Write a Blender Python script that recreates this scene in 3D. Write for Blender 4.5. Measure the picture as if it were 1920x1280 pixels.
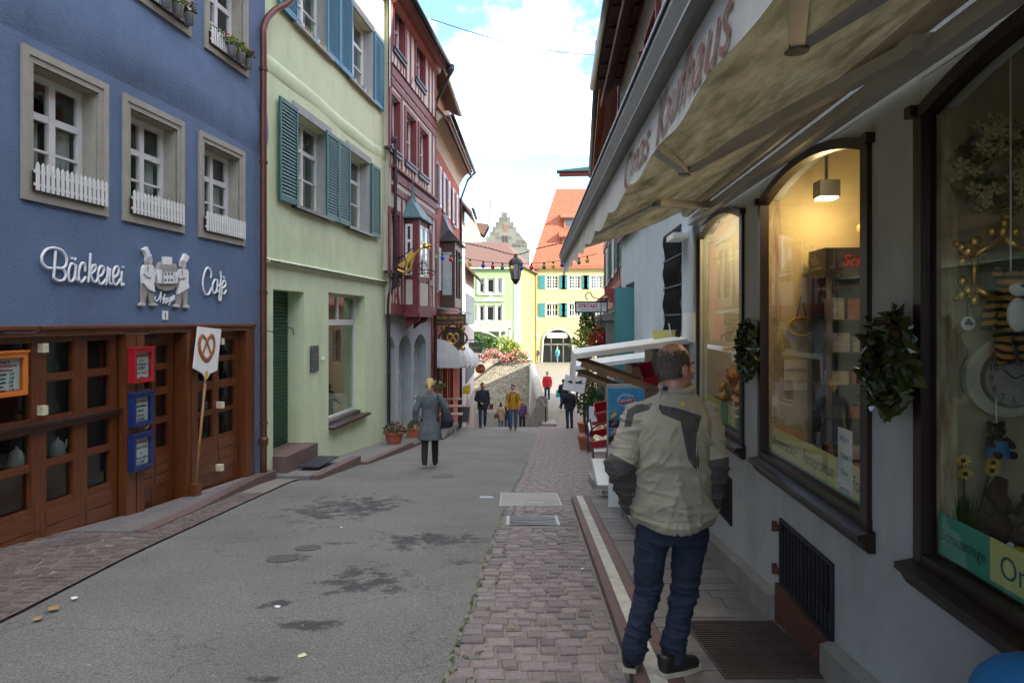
import bpy, bmesh, math, random
from mathutils import Vector, Matrix, noise as mnoise
random.seed(7)
PI = math.pi; R = math.radians
for o in list(bpy.data.objects): bpy.data.objects.remove(o)
sc = bpy.context.scene
C = sc.collection
# ------------------------------------------------ camera
EYE = 1.46
cam_d = bpy.data.cameras.new('camera'); cam_o = bpy.data.objects.new('camera', cam_d); C.objects.link(cam_o)
cam_o.location = (0, 0, EYE); cam_o.rotation_euler = (R(90), 0, 0)
cam_d.sensor_width = 36; cam_d.lens = 24; cam_d.shift_y = -40/1920
cam_d.clip_start = 0.05; cam_d.clip_end = 2000
sc.camera = cam_o
# ------------------------------------------------ world, sun, exposure
SUN_AZ = R(116); SUN_EL = R(22)
w = bpy.data.worlds.new('World'); sc.world = w; w.use_nodes = True
nt = w.node_tree; N = nt.nodes; Lk = nt.links; N.clear()
out = N.new('ShaderNodeOutputWorld'); bg = N.new('ShaderNodeBackground'); sky = N.new('ShaderNodeTexSky')
sky.sky_type = 'NISHITA'; sky.sun_disc = False; sky.sun_elevation = SUN_EL; sky.sun_rotation = SUN_AZ
sky.air_density = 1.0; sky.dust_density = .4; sky.ozone_density = 3.0
tc = N.new('ShaderNodeTexCoord'); mp = N.new('ShaderNodeMapping'); mp.inputs['Scale'].default_value = (1.6, 1.6, 3.4)
mp.inputs['Location'].default_value = (3.1, 0.4, 0.35)
nz = N.new('ShaderNodeTexNoise'); nz.inputs['Scale'].default_value = 1.7; nz.inputs['Detail'].default_value = 9; nz.inputs['Roughness'].default_value = .6; nz.inputs['Distortion'].default_value = .5
rmp = N.new('ShaderNodeValToRGB'); rmp.color_ramp.elements[0].position = .40; rmp.color_ramp.elements[1].position = .76
mx = N.new('ShaderNodeMixRGB'); mx.inputs['Color2'].default_value = (6.9, 6.6, 6.1, 1)
Lk.new(tc.outputs['Generated'], mp.inputs['Vector']); Lk.new(mp.outputs[0], nz.inputs['Vector']); Lk.new(nz.outputs['Fac'], rmp.inputs[0])
Lk.new(rmp.outputs[0], mx.inputs['Fac']); tint = N.new('ShaderNodeMixRGB'); tint.blend_type = 'MULTIPLY'; tint.inputs[0].default_value = 1; tint.inputs[2].default_value = (.46, .51, .58, 1); Lk.new(sky.outputs[0], tint.inputs[1]); Lk.new(tint.outputs[0], mx.inputs['Color1']); Lk.new(mx.outputs[0], bg.inputs['Color'])
bg.inputs['Strength'].default_value = .15
Lk.new(bg.outputs[0], out.inputs[0])
sun_d = bpy.data.lights.new('sun', 'SUN'); sun_d.energy = 2.0; sun_d.angle = R(.5); sun_d.color = (1, .94, .84)
sun_o = bpy.data.objects.new('sun', sun_d); C.objects.link(sun_o)
to_sun = Vector((math.sin(SUN_AZ)*math.cos(SUN_EL), math.cos(SUN_AZ)*math.cos(SUN_EL), math.sin(SUN_EL)))
sun_o.rotation_euler = to_sun.to_track_quat('Z', 'Y').to_euler(); sun_o.location = (20, -20, 30)
sc.view_settings.view_transform = 'Standard'; sc.view_settings.look = 'None'; sc.view_settings.gamma = 1
sc.view_settings.use_curve_mapping = False; sc.view_settings.exposure = 3.0
# ------------------------------------------------ materials
MATS = {}
def mat(name, col, rough=.7, var=.15, scale=4, bump=0, bscale=40, metal=0, rnd=0, col2=None, st=(1, 1, 1), dirt=0, coat=0, emit=None, trans=0, spec=.5):
    """noise-mottled procedural surface; st stretches the noise (wood grain), rnd varies per object"""
    if name in MATS: return MATS[name]
    m = bpy.data.materials.new(name); MATS[name] = m; m.use_nodes = True
    t = m.node_tree; n = t.nodes; l = t.links; b = n['Principled BSDF']
    b.inputs['Roughness'].default_value = rough; b.inputs['Metallic'].default_value = metal
    b.inputs['Specular IOR Level'].default_value = spec
    if coat: b.inputs['Coat Weight'].default_value = coat; b.inputs['Coat Roughness'].default_value = .15
    tc = n.new('ShaderNodeTexCoord'); mp = n.new('ShaderNodeMapping'); mp.inputs['Scale'].default_value = st
    l.new(tc.outputs['Object'], mp.inputs[0])
    nz = n.new('ShaderNodeTexNoise'); nz.inputs['Scale'].default_value = scale; nz.inputs['Detail'].default_value = 6; nz.inputs['Roughness'].default_value = .65
    l.new(mp.outputs[0], nz.inputs['Vector'])
    rp = n.new('ShaderNodeValToRGB'); e = rp.color_ramp.elements
    c2 = col2 or tuple(min(1, c*(1+var)) for c in col)
    c1 = tuple(c*(1-var) for c in col) if not col2 else col
    e[0].position = .3; e[1].position = .7; e[0].color = (*c1, 1); e[1].color = (*c2, 1)
    l.new(nz.outputs['Fac'], rp.inputs[0]); cur = rp.outputs[0]
    if dirt:
        n2 = n.new('ShaderNodeTexNoise'); n2.inputs['Scale'].default_value = .9; n2.inputs['Detail'].default_value = 8; n2.inputs['Roughness'].default_value = .7
        m2 = n.new('ShaderNodeMapping'); m2.inputs['Scale'].default_value = (1.6, 1.6, .55); l.new(tc.outputs['Object'], m2.inputs[0]); l.new(m2.outputs[0], n2.inputs['Vector'])
        r2 = n.new('ShaderNodeMapRange'); r2.inputs[1].default_value = .48; r2.inputs[2].default_value = .78; r2.inputs[3].default_value = 0; r2.inputs[4].default_value = dirt
        l.new(n2.outputs['Fac'], r2.inputs[0]); mm = n.new('ShaderNodeMixRGB'); mm.blend_type = 'MULTIPLY'; mm.inputs['Color2'].default_value = (.42, .38, .32, 1)
        l.new(r2.outputs[0], mm.inputs['Fac']); l.new(cur, mm.inputs['Color1']); cur = mm.outputs[0]
    if rnd:
        oi = n.new('ShaderNodeObjectInfo'); hs = n.new('ShaderNodeHueSaturation'); r3 = n.new('ShaderNodeMapRange')
        r3.inputs[3].default_value = 1-rnd; r3.inputs[4].default_value = 1+rnd
        l.new(oi.outputs['Random'], r3.inputs[0]); l.new(r3.outputs[0], hs.inputs['Value']); l.new(cur, hs.inputs['Color']); cur = hs.outputs[0]
    l.new(cur, b.inputs['Base Color'])
    if bump:
        n3 = n.new('ShaderNodeTexNoise'); n3.inputs['Scale'].default_value = bscale; n3.inputs['Detail'].default_value = 5
        l.new(mp.outputs[0], n3.inputs['Vector']); bp = n.new('ShaderNodeBump'); bp.inputs['Strength'].default_value = bump; bp.inputs['Distance'].default_value = .02
        l.new(n3.outputs['Fac'], bp.inputs['Height']); l.new(bp.outputs[0], b.inputs['Normal'])
    if emit: b.inputs['Emission Color'].default_value = (*emit[0], 1); b.inputs['Emission Strength'].default_value = emit[1]
    if trans:
        tr = n.new('ShaderNodeBsdfTranslucent'); l.new(cur, tr.inputs[0]); ms = n.new('ShaderNodeMixShader'); ms.inputs[0].default_value = trans
        l.new(b.outputs[0], ms.inputs[1]); l.new(tr.outputs[0], ms.inputs[2]); l.new(ms.outputs[0], n['Material Output'].inputs[0])
    return m
def glassmat(name, tint=(.9, .95, .93), refl=1.0):
    if name in MATS: return MATS[name]
    m = bpy.data.materials.new(name); MATS[name] = m; m.use_nodes = True
    t = m.node_tree; n = t.nodes; l = t.links; n.remove(n['Principled BSDF'])
    lw = n.new('ShaderNodeLayerWeight'); lw.inputs[0].default_value = .5
    pw = n.new('ShaderNodeMath'); pw.operation = 'POWER'; pw.inputs[1].default_value = 4.5; l.new(lw.outputs['Facing'], pw.inputs[0])
    fr = n.new('ShaderNodeMapRange'); fr.inputs[3].default_value = .035; fr.inputs[4].default_value = 1; l.new(pw.outputs[0], fr.inputs[0])
    tr = n.new('ShaderNodeBsdfTransparent'); tr.inputs[0].default_value = (*tint, 1)
    gl = n.new('ShaderNodeBsdfGlossy'); gl.inputs['Roughness'].default_value = .015; gl.inputs[0].default_value = (refl, refl, refl, 1)
    nz = n.new('ShaderNodeTexNoise'); nz.inputs['Scale'].default_value = 1.3; bp = n.new('ShaderNodeBump'); bp.inputs['Strength'].default_value = .05; bp.inputs['Distance'].default_value = .05
    l.new(nz.outputs['Fac'], bp.inputs['Height']); l.new(bp.outputs[0], gl.inputs['Normal'])
    mx = n.new('ShaderNodeMixShader'); l.new(fr.outputs[0], mx.inputs[0]); l.new(tr.outputs[0], mx.inputs[1]); l.new(gl.outputs[0], mx.inputs[2])
    l.new(mx.outputs[0], n['Material Output'].inputs[0]); return m
GLASS = glassmat('window_glass')
# ------------------------------------------------ frames: (u along wall, n out towards the street, z)
class Fr:
    def __init__(s, ox, oy, slope, sgn):
        k = math.hypot(slope, 1); s.t = (slope/k, 1/k); s.o = (ox, oy); s.sgn = sgn
        s.n = (-s.t[1]*sgn, s.t[0]*sgn); s.rot = math.atan2(s.t[1], s.t[0])
    def pt(s, u, n, z): return Vector((s.o[0]+s.t[0]*u+s.n[0]*n, s.o[1]+s.t[1]*u+s.n[1]*n, z))
    def u(s, px, n=0):
        k = (px-960)/1280
        return (k*(s.o[1]+s.n[1]*n)-s.o[0]-s.n[0]*n)/(s.t[0]-k*s.t[1])
    def z(s, px, py, n=0): return EYE+(600-py)/1280*s.pt(s.u(px, n), n, 0).y
class FrT(Fr):
    def __init__(s, ox, oy, ang, sgn):
        s.t = (math.cos(ang), math.sin(ang)); s.o = (ox, oy); s.sgn = sgn; s.n = (-s.t[1]*sgn, s.t[0]*sgn); s.rot = ang
class World:
    sgn = 1; rot = 0
    def pt(s, u, n, z): return Vector((u, n, z))
W = World()
def at(px, py, d): return Vector(((px-960)/1280*d, d, EYE+(600-py)/1280*d))
def G(y): return -.104*y if y < 32 else -3.328-.0*(y-32)
def lane(y): return -.104*y if y < 27.5 else -2.86-.17*(y-27.5)
def ground_at(px, py, h=0):
    k = (py-600)/1280; d = (EYE-h)/(k-.104) if k > .104 else 1e9
    if d > 32: d = (EYE+3.328-h)/k
    return Vector(((px-960)/1280*d, d, G(d)+h))
FL = Fr(-5.32, 0, .11, -1)          # left row
FR = Fr(1.37, 0, .0615, 1)          # right shop
FRED = Fr(-2.757-.03*23.3, 0, .03, -1)
FB = Fr(2.3-.1*13.6, 0, .10, 1)     # right timber house further down
# ------------------------------------------------ mesh builder
class MB:
    def __init__(s): s.v = []; s.f = []; s.m = []
    def add(s, vs, fs, mi=0):
        b = len(s.v); s.v += [tuple(v) for v in vs]; s.f += [tuple(i+b for i in f) for f in fs]; s.m += [mi]*len(fs); return s
    def box(s, u0, u1, n0, n1, z0, z1, mi=0):
        return s.add([(u0, n0, z0), (u1, n0, z0), (u1, n1, z0), (u0, n1, z0), (u0, n0, z1), (u1, n0, z1), (u1, n1, z1), (u0, n1, z1)],
                     [(0, 3, 2, 1), (4, 5, 6, 7), (0, 1, 5, 4), (1, 2, 6, 5), (2, 3, 7, 6), (3, 0, 4, 7)], mi)
    def hexa(s, p, mi=0):  # 8 corners
        return s.add(p, [(0, 3, 2, 1), (4, 5, 6, 7), (0, 1, 5, 4), (1, 2, 6, 5), (2, 3, 7, 6), (3, 0, 4, 7)], mi)
    def quad(s, a, b, c, d, mi=0): return s.add([a, b, c, d], [(0, 1, 2, 3)], mi)
    def bar(s, a, b, w, t, up=(0, 0, 1), mi=0):
        a = Vector(a); b = Vector(b); d = (b-a).normalized(); up = Vector(up)
        x = d.cross(up)
        if x.length < 1e-4: x = d.cross(Vector((1, 0, 0)))
        x.normalize(); y = x.cross(d)
        p = []
        for q in (a, b):
            for sx, sy in ((-1, -1), (1, -1), (1, 1), (-1, 1)): p.append(q+x*sx*w/2+y*sy*t/2)
        return s.hexa(p, mi)
    def tube(s, pts, r, seg=8, flat=1, fax=None, mi=0, close=False):
        pts = [Vector(p) for p in pts]; n = len(pts); rr = r if isinstance(r, (list, tuple)) else [r]*n
        b = len(s.v); ref = Vector((0, 0, 1)); prev = None
        for i, p in enumerate(pts):
            if close: d = pts[(i+1) % n]-pts[i-1]
            else: d = pts[min(i+1, n-1)]-pts[max(i-1, 0)]
            if d.length < 1e-9: d = Vector((0, 0, 1))
            d.normalize()
            if prev is None:
                x = d.cross(fax and Vector(fax) or ref)
                if x.length < 1e-3: x = d.cross(Vector((1, 0, 0)))
            else: x = prev-d*prev.dot(d)
            if x.length < 1e-6: x = d.cross(Vector((.3, .5, .8)))
            x.normalize(); prev = x; y = d.cross(x)
            for k in range(seg):
                a = 2*PI*k/seg; s.v.append(tuple(p+x*math.cos(a)*rr[i]+y*math.sin(a)*rr[i]*flat))
        m = n if close else n-1
        for i in range(m):
            for k in range(seg):
                i2 = (i+1) % n
                s.f.append((b+i*seg+k, b+i*seg+(k+1) % seg, b+i2*seg+(k+1) % seg, b+i2*seg+k)); s.m.append(mi)
        if not close:
            s.f.append(tuple(b+k for k in range(seg))[::-1]); s.f.append(tuple(b+(n-1)*seg+k for k in range(seg))); s.m += [mi, mi]
        return s
    def lathe(s, prof, c=(0, 0, 0), seg=16, mi=0):
        b = len(s.v)
        for r, z in prof:
            for k in range(seg): a = 2*PI*k/seg; s.v.append((c[0]+r*math.cos(a), c[1]+r*math.sin(a), c[2]+z))
        for i in range(len(prof)-1):
            for k in range(seg): s.f.append((b+i*seg+k, b+i*seg+(k+1) % seg, b+(i+1)*seg+(k+1) % seg, b+(i+1)*seg+k)); s.m.append(mi)
        s.f.append(tuple(b+k for k in range(seg))[::-1]); s.f.append(tuple(b+(len(prof)-1)*seg+k for k in range(seg))); s.m += [mi, mi]
        return s
    def prism(s, poly, n0, n1, mi=0):   # polygon in (u,z), extruded over n
        k = len(poly)
        return s.add([(p[0], n0, p[1]) for p in poly]+[(p[0], n1, p[1]) for p in poly],
                     [tuple(range(k)), tuple(range(2*k-1, k-1, -1))]+[(i, (i+1) % k, k+(i+1) % k, k+i) for i in range(k)], mi)
    def prismu(s, poly, u0, u1, mi=0):  # polygon in (n,z), extruded over u
        k = len(poly)
        return s.add([(u0, p[0], p[1]) for p in poly]+[(u1, p[0], p[1]) for p in poly],
                     [tuple(range(k)), tuple(range(2*k-1, k-1, -1))]+[(i, (i+1) % k, k+(i+1) % k, k+i) for i in range(k)], mi)
    def ell(s, c, r, seg=12, rings=8, mi=0, rot=None):
        vs = []; fs = []
        for i in range(rings+1):
            a = PI*i/rings
            for k in range(seg):
                b = 2*PI*k/seg; p = Vector((math.sin(a)*math.cos(b)*r[0], math.sin(a)*math.sin(b)*r[1], math.cos(a)*r[2]))
                if rot: p = rot @ p
                vs.append(p+Vector(c))
        for i in range(rings):
            for k in range(seg): fs.append((i*seg+k, i*seg+(k+1) % seg, (i+1)*seg+(k+1) % seg, (i+1)*seg+k))
        return s.add(vs, fs, mi)
    def loft(s, rings, seg=16, mi=0):   # (cx,cy,z,rx,ry)
        b = len(s.v)
        for (cx, cy, z, rx, ry) in rings:
            for k in range(seg): a = 2*PI*k/seg; s.v.append((cx+rx*math.cos(a), cy+ry*math.sin(a), z))
        for i in range(len(rings)-1):
            for k in range(seg): s.f.append((b+i*seg+k, b+i*seg+(k+1) % seg, b+(i+1)*seg+(k+1) % seg, b+(i+1)*seg+k)); s.m.append(mi)
        s.f.append(tuple(b+k for k in range(seg))[::-1]); s.f.append(tuple(b+(len(rings)-1)*seg+k for k in range(seg))); s.m += [mi, mi]
        return s
    def map(s, fn): s.v = [tuple(fn(Vector(v))) for v in s.v]; return s
    def merge(s, o, fn=None):
        return s.add([tuple(fn(Vector(v))) if fn else v for v in o.v], o.f)
    def mesh(s, name, mats, fr, off, smooth=False):
        me = bpy.data.meshes.new(name); sg = fr.sgn
        me.from_pydata([(v[0]-off[0], sg*(v[1]-off[1]), v[2]-off[2]) for v in s.v], [], s.f)
        if not isinstance(mats, (list, tuple)): mats = [mats]
        for m in mats: me.materials.append(m)
        if len(mats) > 1: me.polygons.foreach_set('material_index', s.m)
        bm = bmesh.new(); bm.from_mesh(me); bmesh.ops.recalc_face_normals(bm, faces=bm.faces); bm.to_mesh(me); bm.free()
        if smooth: me.polygons.foreach_set('use_smooth', [True]*len(me.polygons))
        me.update(); return me
OFF = {}
def tag(o, label=None, cat=None, group=None, kind=None):
    if label: o['label'] = label
    if cat: o['category'] = cat
    if group: o['group'] = group
    if kind: o['kind'] = kind
    return o
def thing(name, label, cat, fr=W, u=0, n=0, z=0, group=None):
    o = bpy.data.objects.new(name, None); C.objects.link(o); o.location = fr.pt(u, n, z); o.rotation_euler = (0, 0, fr.rot); o.empty_display_size = .1
    OFF[o] = (fr, (u, n, z)); return tag(o, label, cat, group)
def part(name, mb, m, parent, smooth=False, label=None, kind=None):
    fr, off = OFF[parent]
    o = bpy.data.objects.new(name, mb.mesh(name, m, fr, off, smooth)); C.objects.link(o); o.parent = parent; OFF[o] = (fr, off)
    return tag(o, label, None, None, kind)
def inst(name, me, parent, loc, rot=(0, 0, 0), scale=None):   # piece sharing a mesh; loc in the thing's frame
    fr, off = OFF[parent]
    o = bpy.data.objects.new(name, me); C.objects.link(o); o.parent = parent
    o.location = (loc[0]-off[0], fr.sgn*(loc[1]-off[1]), loc[2]-off[2]); o.rotation_euler = rot
    if scale: o.scale = scale
    return o
def solo(name, mb, m, label, cat, fr=W, group=None, kind=None, smooth=False):
    xs = [v[0] for v in mb.v]; ys = [v[1] for v in mb.v]; zs = [v[2] for v in mb.v]
    off = ((min(xs)+max(xs))/2, (min(ys)+max(ys))/2, min(zs))
    o = bpy.data.objects.new(name, mb.mesh(name, m, fr, off, smooth)); C.objects.link(o)
    o.location = fr.pt(*off); o.rotation_euler = (0, 0, fr.rot); OFF[o] = (fr, off)
    return tag(o, label, cat, group, kind)
def spline(pts, k=6, close=False):
    P = [Vector(p) for p in pts]; n = len(P); o = []
    for i in range(n if close else n-1):
        if close: p0, p1, p2, p3 = P[i-1], P[i], P[(i+1) % n], P[(i+2) % n]
        else: p0, p1, p2, p3 = P[max(i-1, 0)], P[i], P[i+1], P[min(i+2, n-1)]
        for j in range(k):
            t = j/k; o.append(.5*((2*p1)+(p2-p0)*t+(2*p0-5*p1+4*p2-p3)*t*t+(3*p1-p0-3*p2+p3)*t**3))
    if not close: o.append(P[-1])
    return o
TXT = {}
def text_mb(txt, h, shear=0, ext=.002, bold=0, spacing=1, width=None):
    """built-in font as a mesh builder in (x, 0..ext, z); h is the cap height; width squeezes it"""
    key = (txt, shear, round(bold/h, 2), spacing)
    if key not in TXT:
        cu = bpy.data.curves.new('t', 'FONT'); cu.body = txt; cu.size = 1; cu.shear = shear; cu.resolution_u = 3; cu.offset = bold/h*.72; cu.space_character = spacing
        ob = bpy.data.objects.new('t', cu); me = ob.to_mesh()
        vs = [v.co.copy() for v in me.vertices]; fs = [tuple(p.vertices) for p in me.polygons]; ob.to_mesh_clear()
        bpy.data.objects.remove(ob); bpy.data.curves.remove(cu); TXT[key] = (vs, fs)
    vs, fs = TXT[key]; k = h/.72
    x1 = max(v.x for v in vs)*k; x0 = min(v.x for v in vs)*k; sx = width/(x1-x0) if width else 1
    mb = MB(); mb.add([((v.x*k-x0)*sx, ext, v.y*k) for v in vs], fs); mb.w = (x1-x0)*sx
    return mb
def put(mb, u, n, z, du=1):   # place (x,depth,z) builder on a wall: x runs along du*u
    return MB().add([(u+du*v[0], n+v[1], z+v[2]) for v in mb.v], mb.f)
# ------------------------------------------------ building pieces
def wall_holes(mb, u0, u1, z0, z1, holes, depth=.3, n=0, thick=None):
    us = sorted({u0, u1} | {h[i] for h in holes for i in (0, 1)}); zs = sorted({z0, z1} | {h[i] for h in holes for i in (2, 3)})
    def hole(a, b): return any(h[0]-1e-6 < a < h[1]+1e-6 and h[2]-1e-6 < b < h[3]+1e-6 for h in holes)
    for i in range(len(us)-1):
        for j in range(len(zs)-1):
            if not hole((us[i]+us[i+1])/2, (zs[j]+zs[j+1])/2):
                mb.quad((us[i], n, zs[j]), (us[i+1], n, zs[j]), (us[i+1], n, zs[j+1]), (us[i], n, zs[j+1]))
    for h in holes:
        a, b, c, d = h[:4]; m = n-depth
        mb.quad((a, n, c), (b, n, c), (b, m, c), (a, m, c)); mb.quad((a, n, d), (a, m, d), (b, m, d), (b, n, d))
        mb.quad((a, n, c), (a, m, c), (a, m, d), (a, n, d)); mb.quad((b, n, c), (b, n, d), (b, m, d), (b, m, c))
    return mb
def house(name, label, fr, u0, u1, z0, z1, holes, mwall, mroof, depth=.3, deep=8, ridge=4, over=.5, inner=None, roof_thick=.14, rz=None, far_gable=True):
    t = thing(name, label, 'house', fr, u0, 0, z0)
    mb = MB(); wall_holes(mb, u0, u1, z0, z1, holes, depth)
    for a, b in ((u0, u0+.05), (u1-.05, u1)):
        mb.box(a+.001, b-.001, -deep, -.004, z0, z1)
    mb.box(u0, u1, -deep-.1, -deep, z0, z1)
    mid = -deep/2
    for a, b in ((u0+.002, u0+.1), (u1-.1, u1-.002)): mb.prismu([(-deep, z1), (0, z1), (mid, z1+ridge)], a, b)
    wl = part('wall', mb, mwall, t)
    part('room', MB().box(u0+.06, u1-.06, -deep+.1, -depth-.75, z0, z1), inner or M['inner_shade'], t)
    k = ridge/(deep/2); zr = (rz or z1)
    rb = MB(); e = over
    rb.prismu([(e, zr-k*e), (e, zr-k*e+roof_thick), (mid, z1+ridge+roof_thick), (-deep-e, zr-k*e+roof_thick), (-deep-e, zr-k*e), (mid, z1+ridge)], u0-.05, u1+.05)
    rf = part('roof', rb, mroof, t)
    return t, rf, wl
def gutter(t, u0, u1, n, z, m, r=.07):
    part('gutter', MB().tube([(u0, n, z), (u1, n, z)], r, 10), m, t, True)
def window(t, fr, u0, u1, z0, z1, n, cols, rows, fw=.06, bw=.03, mf=None, th=.05, zsplit=None, glass=None, name='window', panes=True):
    """casement window at depth n: outer frame, mullions, glazing bars; every pane a sub-part"""
    mb = MB(); mf = mf or M['white_paint']
    mb.box(u0, u0+fw, n-th, n, z0, z1); mb.box(u1-fw, u1, n-th, n, z0, z1); mb.box(u0+fw, u1-fw, n-th, n, z0, z0+fw); mb.box(u0+fw, u1-fw, n-th, n, z1-fw, z1)
    iu0, iu1, iz0, iz1 = u0+fw, u1-fw, z0+fw, z1-fw
    zs = [iz0]+[iz0+(iz1-iz0)*q for q in (zsplit or [i/rows for i in range(1, rows)])]+[iz1]
    us = [iu0+(iu1-iu0)*i/cols for i in range(cols+1)]
    for i in range(1, cols):
        ww = fw*1.3 if (cols == 2 or i == cols//2) else bw
        mb.box(us[i]-ww/2, us[i]+ww/2, n-th+.004, n+.004, iz0, iz1)
    for i, q in enumerate(zs[1:-1]):
        ww = fw*1.1 if (zsplit and i == len(zs)-3) else bw
        mb.box(iu0, iu1, n-th+.006, n-.003, q-ww/2, q+ww/2)
    wf = part(name, mb, mf, t)
    if panes:
        for i in range(cols):
            for j in range(len(zs)-1):
                p = MB().box(us[i]+.002, us[i+1]-.002, n-th*.6, n-th*.6+.004, zs[j]+.002, zs[j+1]-.002); part('pane', p, glass or GLASS, wf)
    return wf
def curtain(t, u0, u1, z0, z1, n, m, k=9, amp=.02):
    vs = []; fs = []; q = k*6
    for i in range(q+1):
        a = u0+(u1-u0)*i/q; o = amp*math.sin(i/6*2*PI)+amp*.5*math.sin(i*.9)
        vs += [(a, n+o, z0), (a, n+o*.6, z1)]
    for i in range(q): fs.append((2*i, 2*i+2, 2*i+3, 2*i+1))
    return part('curtain', MB().add(vs, fs), m, t, True)
def shutter(t, u0, u1, z0, z1, n, m, nsl=22, th=.035):
    fw = .055; mb = MB()
    mb.box(u0, u0+fw, n, n+th, z0, z1); mb.box(u1-fw, u1, n, n+th, z0, z1); mb.box(u0+fw, u1-fw, n, n+th, z0, z0+fw*1.7); mb.box(u0+fw, u1-fw, n, n+th, z1-fw*1.4, z1)
    s = part('shutter', mb, m, t); a, b = z0+fw*1.7, z1-fw*1.4; sl = MB()
    for i in range(nsl):
        z = a+(b-a)*(i+.5)/nsl; h = (b-a)/nsl*.5
        sl.hexa([(u0+fw, n+.002, z+h), (u1-fw, n+.002, z+h), (u1-fw, n+.008, z+h+.004), (u0+fw, n+.008, z+h+.004), (u0+fw, n+th-.006, z-h), (u1-fw, n+th-.006, z-h), (u1-fw, n+th-.002, z-h+.006), (u0+fw, n+th-.002, z-h+.006)])
    part('slats', sl, m, s, kind='stuff')
    return s
def leaves_mb(pts, size, jit=.5, rnd=random):
    mb = MB()
    for p in pts:
        a = Vector((rnd.uniform(-1, 1), rnd.uniform(-1, 1), rnd.uniform(-.6, 1))).normalized(); b = a.cross(Vector((rnd.random(), rnd.random(), rnd.random()))).normalized()
        s = size*rnd.uniform(1-jit, 1+jit); c = a.cross(b)*.25*s
        p = Vector(p); mb.add([p-a*s*.5, p+b*s*.32+c, p+a*s*.55, p-b*s*.32+c], [(0, 1, 2), (0, 2, 3)])
    return mb
def blob_pts(c, r, n, shell=.35, rnd=random):
    o = []
    for _ in range(n):
        while True:
            v = Vector((rnd.uniform(-1, 1), rnd.uniform(-1, 1), rnd.uniform(-1, 1)))
            if shell < v.length < 1: break
        o.append((c[0]+v.x*r[0], c[1]+v.y*r[1], c[2]+v.z*r[2]))
    return o
M = {}
def defm(k, *a, **kw): M[k] = mat(k, *a, **kw)
defm('white_paint', (.70, .68, .62), rough=.45, var=.05, dirt=.25)
defm('inner_shade', (.035, .032, .03), rough=.9)  # near-black colour stands in for the shade inside rooms and openings
defm('blue_plaster', (.115, .170, .265), rough=.9, var=.10, scale=3, bump=.55, bscale=55, dirt=.45)
defm('green_plaster', (.60, .66, .40), rough=.9, var=.06, scale=2, bump=.25, bscale=30, dirt=.35)
defm('grey_plaster', (.40, .42, .41), rough=.9, var=.06, scale=3, bump=.2, bscale=40, dirt=.35)
defm('shop_plaster', (.46, .475, .435), rough=.88, var=.08, scale=2.5, bump=.2, bscale=60, dirt=.6)
defm('paleblue_plaster', (.50, .57, .60), rough=.9, var=.06, scale=3, bump=.25, bscale=50, dirt=.3)
defm('red_plaster', (.36, .08, .05), rough=.9, var=.12, scale=3, bump=.3, bscale=40, dirt=.3)
defm('cream_infill', (.56, .51, .42), rough=.9, var=.06, bump=.15, dirt=.25)
defm('red_timber', (.17, .028, .03), rough=.65, var=.25, scale=6, bump=.2)
defm('stone_trim', (.34, .31, .24), rough=.8, var=.10, scale=7, bump=.15, dirt=.3)
defm('grey_trim', (.34, .33, .31), rough=.8, var=.1, scale=7, bump=.15, dirt=.3)
defm('roof_tile', (.33, .10, .05), rough=.85, var=.3, scale=9, bump=.6, bscale=12)
defm('brown_roof', (.10, .048, .033), rough=.85, var=.3, scale=9, bump=.6, bscale=12)
defm('brown_pipe', (.13, .045, .03), rough=.4, var=.2, metal=.3)
defm('dark_metal', (.035, .033, .035), rough=.5, var=.3, metal=.4)
defm('grey_metal', (.22, .22, .21), rough=.4, var=.2, metal=.7)
defm('wood_front', (.085, .022, .006), col2=(.18, .052, .013), rough=.32, scale=3, st=(9, 9, .8), bump=.08, bscale=20, coat=.3)
defm('wood_plank', (.095, .026, .006), col2=(.20, .062, .016), rough=.34, scale=3, st=(.8, 9, 9), bump=.08, bscale=20, coat=.3)
defm('dark_wood', (.028, .012, .008), col2=(.055, .022, .013), rough=.4, scale=3, st=(8, 8, .8), bump=.1, bscale=20)
defm('green_shutter', (.010, .095, .080), rough=.5, var=.15, bump=.05)
defm('blue_shutter', (.028, .18, .28), rough=.5, var=.12, bump=.05)
defm('curtain_cloth', (.75, .73, .66), rough=.9, var=.05, trans=.4)
defm('paper', (.72, .72, .70), rough=.6, var=.03)
defm('ink', (.02, .02, .03), rough=.6)
defm('red_ink', (.45, .03, .04), rough=.6)
defm('gold', (.72, .43, .08), rough=.3, metal=.9, var=.2)
defm('gold_paint', (.60, .36, .04), rough=.45, var=.15)
defm('iron', (.02, .02, .022), rough=.55, var=.3, metal=.3)
defm('leaf', (.025, .075, .012), col2=(.09, .17, .03), rough=.55, scale=14, trans=.25)
defm('leaf_yellow', (.16, .22, .03), col2=(.36, .38, .06), rough=.55, scale=10, trans=.3)
defm('petal_red', (.55, .012, .02), rough=.6, var=.25, scale=30)
defm('petal_pink', (.62, .12, .22), rough=.6, var=.3, scale=30)
defm('petal_orange', (.70, .16, .04), rough=.6, var=.4, scale=3, col2=(.75, .35, .30))
defm('petal_yellow', (.75, .48, .03), rough=.6, var=.2, scale=30)
defm('petal_cream', (.68, .60, .38), rough=.6, var=.2, scale=30)
defm('terracotta', (.36, .10, .045), rough=.8, var=.15, dirt=.3)
defm('zinc', (.34, .345, .34), rough=.55, metal=.5, var=.1)
defm('copper_roof', (.07, .14, .15), rough=.6, var=.35, scale=7)
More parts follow.
